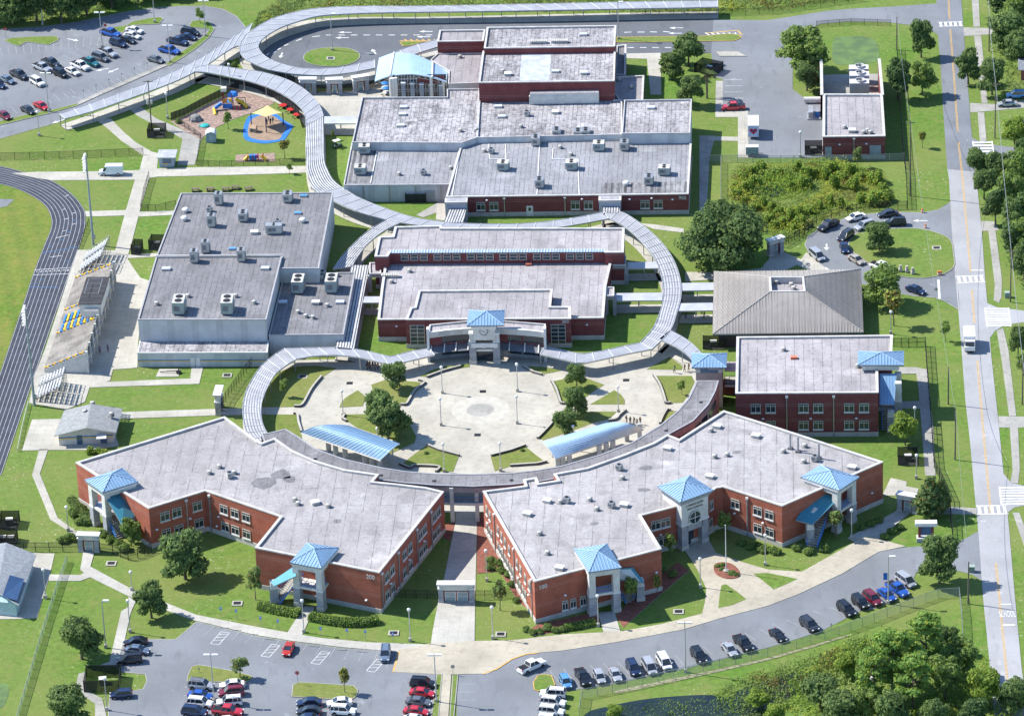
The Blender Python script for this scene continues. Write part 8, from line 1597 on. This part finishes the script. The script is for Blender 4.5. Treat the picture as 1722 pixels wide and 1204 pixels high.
C('pickup', 'red', 'red pickup parked below the palm in the service yard', 1233, 180, -1, .04, 'service yard vehicles', cap=False)
C('sedan', 'silver', 'silver green sedan in the driveway right of the road', 1694, 174, -1, .03, 'cars right of the road'); C('suv', 'sky', 'pale blue suv above the silver green sedan', 1709, 160, -1, .02, 'cars right of the road')
q = G(1708, 212); t = thing('covered_car', 'car under a crumpled blue grey cover right of the road', 'car', (q.x, q.y, 0), .3); m = MB()
loft(m, [[(x, y*hw, z*zt+.05) for y, z in ((1, 0), (1.02, .55), (.75, .95), (0, 1.03), (-.75, .95), (-1.02, .55), (-1, 0))] for x, zt, hw in ((-2.4, .75, .75), (-1.9, 1.05, .95), (-.9, 1.5, .98), (.2, 1.5, 1.0), (1.1, 1.05, .98), (2.1, .9, .92), (2.5, .6, .8))], plain('car_cover', (.20, .30, .38), .6, .25, 1.5)); m.build('cover', t, False); m = MB(); [m.tube((x, s_*.8, .3), (x, s_*1.0, .3), .33, TYRE, n=10) for x in (-1.4, 1.4) for s_ in (-1, 1)]; m.build('wheel', t, False)
# panel vans, box truck, trailers
def van(label, x, y, ax, ay, col, name='panel_van', L=5.6, box=False):
    q = G(x, y, .9); t = thing(name, label, 'van' if not box else 'truck', (q.x, q.y, .07), heading(x, y, ax, ay)); pm = paint('van_paint_'+name, col, 0); m = MB(); h = L/2
    if not box: loft(m, [bodysec(*s_, .3) for s_ in ((-h, 2.2, .92), (-h+.1, 2.45, .98), (h-1.75, 2.5, .98), (h-1.5, 2.35, .97))], pm); loft(m, [bodysec(*s_, .3) for s_ in ((h-1.52, 1.25, .97), (h-.5, 1.15, .95), (h-.05, .95, .88), (h, .7, .8))], pm)
    else: m.box((-.7, 0, .75), (L-1.5, 2.35, 2.55), pm); m.box((h-.9, 0, .55), (1.9, 2.15, 1.0), pm); m.box((h-1.1, 0, 1.5), (1.4, 2.1, 1.2), pm)
    m.build('body', t, False); m = MB()
    if not box: m.face([(h-1.5, -.85, 2.3), (h-.85, -.85, 1.2), (h-.85, .85, 1.2), (h-1.5, .85, 2.3)], CARGL); [m.face([(h-1.6, s_*.99, 1.35), (h-.95, s_*.975, 1.3), (h-1.45, s_*.975, 2.15), (h-1.9, s_*.99, 2.2)], CARGL) for s_ in (-1, 1)]
    else: m.box((h-.38, 0, 1.6), (.06, 1.8, .85), CARGL); [m.box((h-1.0, s_*1.06, 1.7), (.8, .04, .7), CARGL) for s_ in (-1, 1)]
    m.build('windows', t, False); ty, ri = wheel_mesh(.39)
    for wx in (-h*.58, h*.58):
        for s_ in (-1, 1): o = bpy.data.objects.new('wheel', ty); COL.objects.link(o); o.parent = t; o.location = (wx, s_*.95, .39); p_ = bpy.data.objects.new('rim', ri); COL.objects.link(p_); p_.parent = o
    for s_ in (-1, 1): m = MB(); m.box((h-.02, s_*.7, .75), (.1, .3, .2), HEADL); m.build('headlight', t, False)
    m = MB(); m.box((h+.02, 0, .4), (.15, 1.9, .25), TYRE); m.build('bumper', t, False); return t
van('white panel van on the path left of the ticket booth', 187, 288, -1, .02, (.68, .74, .78)); van('white box truck driving down the main road', 1630, 577, .08, 1, (.74, .74, .73), 'box_truck', 6.6, True)
q = G(1267, 234); t = thing('box_trailer', 'tall white enclosed trailer with red heart emblem', 'trailer', (q.x, q.y+2.6, .06), 0, 'trailers in the service yard'); m = MB(); m.box((0, 0, .6), (2.5, 6.0, 2.9), WH); m.build('body', t, False)
m = MB(); m.box((0, -3.03, .75), (2.3, .04, 2.5), plain('emblem_pale_blue', (.45, .56, .72), .5, .2, 2)); em = m.build('emblem_panel', t, False); m = MB(); hp = []
for k in range(28): a_ = 2*math.pi*k/28; hp.append((.055*16*math.sin(a_)**3, -3.08, 2.1+.055*(13*math.cos(a_)-5*math.cos(2*a_)-2*math.cos(3*a_)-math.cos(4*a_))))
m.face(hp[::-1], REDP); m.box((0, -3.1, 2.0), (1.1, .03, .3), plain('emblem_navy', (.03, .07, .25), .5)); m.build('heart_emblem', em, False); ty, ri = wheel_mesh(.39)
for y in (-.6, .6):
    for s_ in (-1, 1): o = bpy.data.objects.new('wheel', ty); COL.objects.link(o); o.parent = t; o.location = (s_*1.15, y, .39); o.rotation_euler.z = R(90)*0+R(90)
q = G(1265, 262); t = thing('box_trailer', 'low grey utility trailer with white roof in front of the heart trailer', 'trailer', (q.x, q.y, .06), 0, 'trailers in the service yard'); m = MB(); m.box((0, 0, .5), (2.9, 1.6, 1.9), plain('trailer_grey', (.24, .31, .34), .6, .15, 1.5), 0, WH); m.build('body', t, False)
for s_ in (-1, 1): o = bpy.data.objects.new('wheel', ty); COL.objects.link(o); o.parent = t; o.location = (0, s_*.72, .39)
m = MB(); m.tube((1.4, 0, .5), (2.6, 0, .5), .07, DKM, n=6); m.build('tow_bar', t, False)
toy('golf_cart', 'golf cart with white roof beside the straight walkway', 'golf cart', 567, 248, [('body', lambda m: (m.box((0, 0, .3), (2.3, 1.15, .4), plain('cart_green', (.08, .14, .11))), m.box((-.3, 0, .7), (.6, 1.0, .35), DKM))), ('roof', lambda m: (m.box((-.1, 0, 1.75), (1.7, 1.2, .08), WH), [m.tube((x, y, .6), (x, y, 1.75), .03, DKM, n=4) for x in (-.8, .65) for y in (-.5, .5)])), ('wheel', lambda m: [m.tube((x, y-.08, .24), (x, y+.08, .24), .24, TYRE, n=10) for x in (-.8, .8) for y in (-.5, .5)])], .6)
# ------------------------------------------------------------------ people (one continuous body, clothing and hair as parts)
def skin_body(joints, edges, name, mat):
    me = bpy.data.meshes.new('tmp'); me.from_pydata([j[:3] for j in joints], edges, []); o = bpy.data.objects.new('tmp', me); COL.objects.link(o); md = o.modifiers.new('s', 'SKIN'); sb = o.modifiers.new('u', 'SUBSURF'); sb.levels = 1; sb.render_levels = 1
    for i, j in enumerate(joints): me.skin_vertices[0].data[i].radius = (j[3], j[4] if len(j) > 4 else j[3])
    me.skin_vertices[0].data[0].use_root = True
    out = bpy.data.meshes.new_from_object(o.evaluated_get(bpy.context.evaluated_depsgraph_get())); bpy.data.objects.remove(o); out.name = name; out.materials.clear(); out.materials.append(mat); return out
HAIR = plain('dark_hair', (.02, .014, .01), .7, .2)
def person_proto(stride):
    s = stride; J = [(0, 0, .95, .13, .10), (0, 0, 1.15, .13, .095), (0, 0, 1.38, .16, .10), (0, 0, 1.5, .06), (0, .01, 1.58, .075, .085), (0, .01, 1.68, .085, .10), (0, 0, 1.76, .06, .07), (.19, 0, 1.42, .06), (.24, .05*s, 1.15, .045), (.25, .14*s+.03, .92, .035), (-.19, 0, 1.42, .06), (-.24, -.05*s, 1.15, .045), (-.25, -.1*s+.05, .92, .035), (.1, 0, .88, .095), (.11, -.12*s, .5, .065), (.11, -.2*s-.02, .08, .045), (.11, -.2*s+.13, .04, .04), (-.1, 0, .88, .095), (-.11, .14*s, .5, .065), (-.11, .16*s-.05, .08, .045), (-.11, .16*s+.1, .04, .04)]
    E = [(0, 1), (1, 2), (2, 3), (3, 4), (4, 5), (5, 6), (2, 7), (7, 8), (8, 9), (2, 10), (10, 11), (11, 12), (0, 13), (13, 14), (14, 15), (15, 16), (0, 17), (17, 18), (18, 19), (19, 20)]
    body = skin_body(J, E, 'body', SKIN)
    f = lambda j, k: (*j[:3], *[r*k for r in j[3:]])
    shirt = skin_body([f(J[i], 1.15) for i in (0, 1, 2)]+[f(J[7], 1.2), (*[(a+b)/2 for a, b in zip(J[7][:3], J[8][:3])], .062), f(J[10], 1.2), (*[(a+b)/2 for a, b in zip(J[10][:3], J[11][:3])], .062)], [(0, 1), (1, 2), (2, 3), (3, 4), (2, 5), (5, 6)], 'shirt', NEUT)
    pants = skin_body([(0, 0, .97, .14, .115)]+[f(J[i], 1.15) for i in (13, 14)]+[(*J[15][:2], .16, .06)]+[f(J[i], 1.15) for i in (17, 18)]+[(*J[19][:2], .16, .06)], [(0, 1), (1, 2), (2, 3), (0, 4), (4, 5), (5, 6)], 'trousers', NEUT)
    hair = MB(); hair.lathe([(.1, -.02), (.115, .06), (.09, .13), (.02, .16)], HAIR, (0, -.02, 1.66), 10)
    m = MB(); m.box((0, -.17, 1.1), (.3, .16, .42), NEUT)
    t = bpy.data.objects.new('person', None); COL.objects.link(t)
    for me in (body, shirt, pants, hair.mesh('hair'), m.mesh('backpack')): o = bpy.data.objects.new(me.name.split('.')[0], me); COL.objects.link(o); o.parent = t
    return t
PP = [[person_proto(1.0), 0], [person_proto(.15), 0]]
def person(k, label, x, y, rz, shirt, pants, bag=None, group=None):
    e = PP[k]; o = e[0] if e[1] == 0 else dup(e[0]); e[1] += 1; o.location = G(x, y)+Vector((0, 0, .12)); o.rotation_euler.z = rz; tag(o, label, 'person', group)
    for c in list(o.children):
        n = c.name.split('.')[0]; col = {'shirt': shirt, 'trousers': pants, 'backpack': bag or (.02, .02, .03)}.get(n)
        if col: c.material_slots[0].link = 'OBJECT'; c.material_slots[0].material = plain('cloth_%d_%d_%d' % tuple(int(v*100) for v in col), col, .9, .1)
BLK, NV, GRY, WT, BL, RD_ = (.015, .015, .018), (.03, .04, .09), (.2, .2, .21), (.6, .6, .6), (.04, .1, .4), (.35, .03, .03)
person(0, 'person in blue top walking in the grandstand shade, left', 168, 595, 3.3, BL, BLK); person(0, 'person in blue top walking in the grandstand shade, right', 182, 593, 3.3, BL, NV)
for i, (x, y) in enumerate(((1060, 714), (1066, 715), (1071, 718), (1077, 715), (1054, 712))): person(1 if i % 2 else 0, 'student standing behind the right plaza shelter, '+('in teal top at the left', 'in dark top beside the first', 'crouched low in the middle', 'in black at the right', 'at the far left by the shelter roof')[i], x, y, i*1.3, [(.05, .25, .3), BLK, GRY, BLK, RD_][i], [NV, BLK, NV, GRY, BLK][i], None, 'students behind the right shelter')
person(0, 'student in white top on the walk right of the stair tower lawn', 1134, 628, 1.5, WT, BLK); person(0, 'student in red top pushing a cart by the stair tower', 1151, 626, 1.5, RD_, BLK); person(0, 'person in black beside the cart by the stair tower', 1158, 625, 1.7, BLK, BLK)
for i, (x, y) in enumerate(((1153, 536), (1180, 531), (1184, 537))): person(0, 'student walking beneath the lower link canopy, '+('alone at the left', 'in dark top at the right', 'in front at the right')[i], x, y, 1.6, [GRY, BLK, NV][i], [NV, BLK, GRY][i], None, 'students at the link canopy')
for i in range(11): x, y = 618+(i % 6)*4.6+random.uniform(-1, 1), 620+(i//6)*4+random.uniform(-.8, .8); person(i % 2, 'student in the crowd under the left plaza canopy, number %s from the left, %s row' % ('one two three four five six'.split()[i % 6], ('back', 'front')[i//6]), x, y, i*.9, [BLK, WT, NV, BL, GRY, RD_][i % 6], [BLK, NV, GRY][i % 3], None, 'crowd under the left plaza canopy')
person(1, 'person in blue beside the open door of the black suv', 223, 1113, .2, BL, NV)
for i, (x, y) in enumerate(((449, 212), (455, 211), (459, 210))): person(1, 'person under the shade sail, '+('left', 'middle', 'right')[i], x, y, i, [BLK, NV, BLK][i], [NV, BLK, GRY][i], None, 'people under the shade sail')
# neighbouring houses right of the road (mostly under the trees)
for lab, e4, rg, mat in (('low brown-roofed house hidden behind the right edge trees', [(1712, 118), (1790, 118), (1788, 92), (1712, 92)], [(1712, 102), (1788, 102)], GREYS),):
    t = thing('house', lab, 'house', mid(px(e4))); gable(t, [e4[0], e4[3], e4[2], e4[1]], [(1712, 103), (1789, 103)], mat, 3, 4.4, plain('red_house_wall', (.3, .12, .1)))
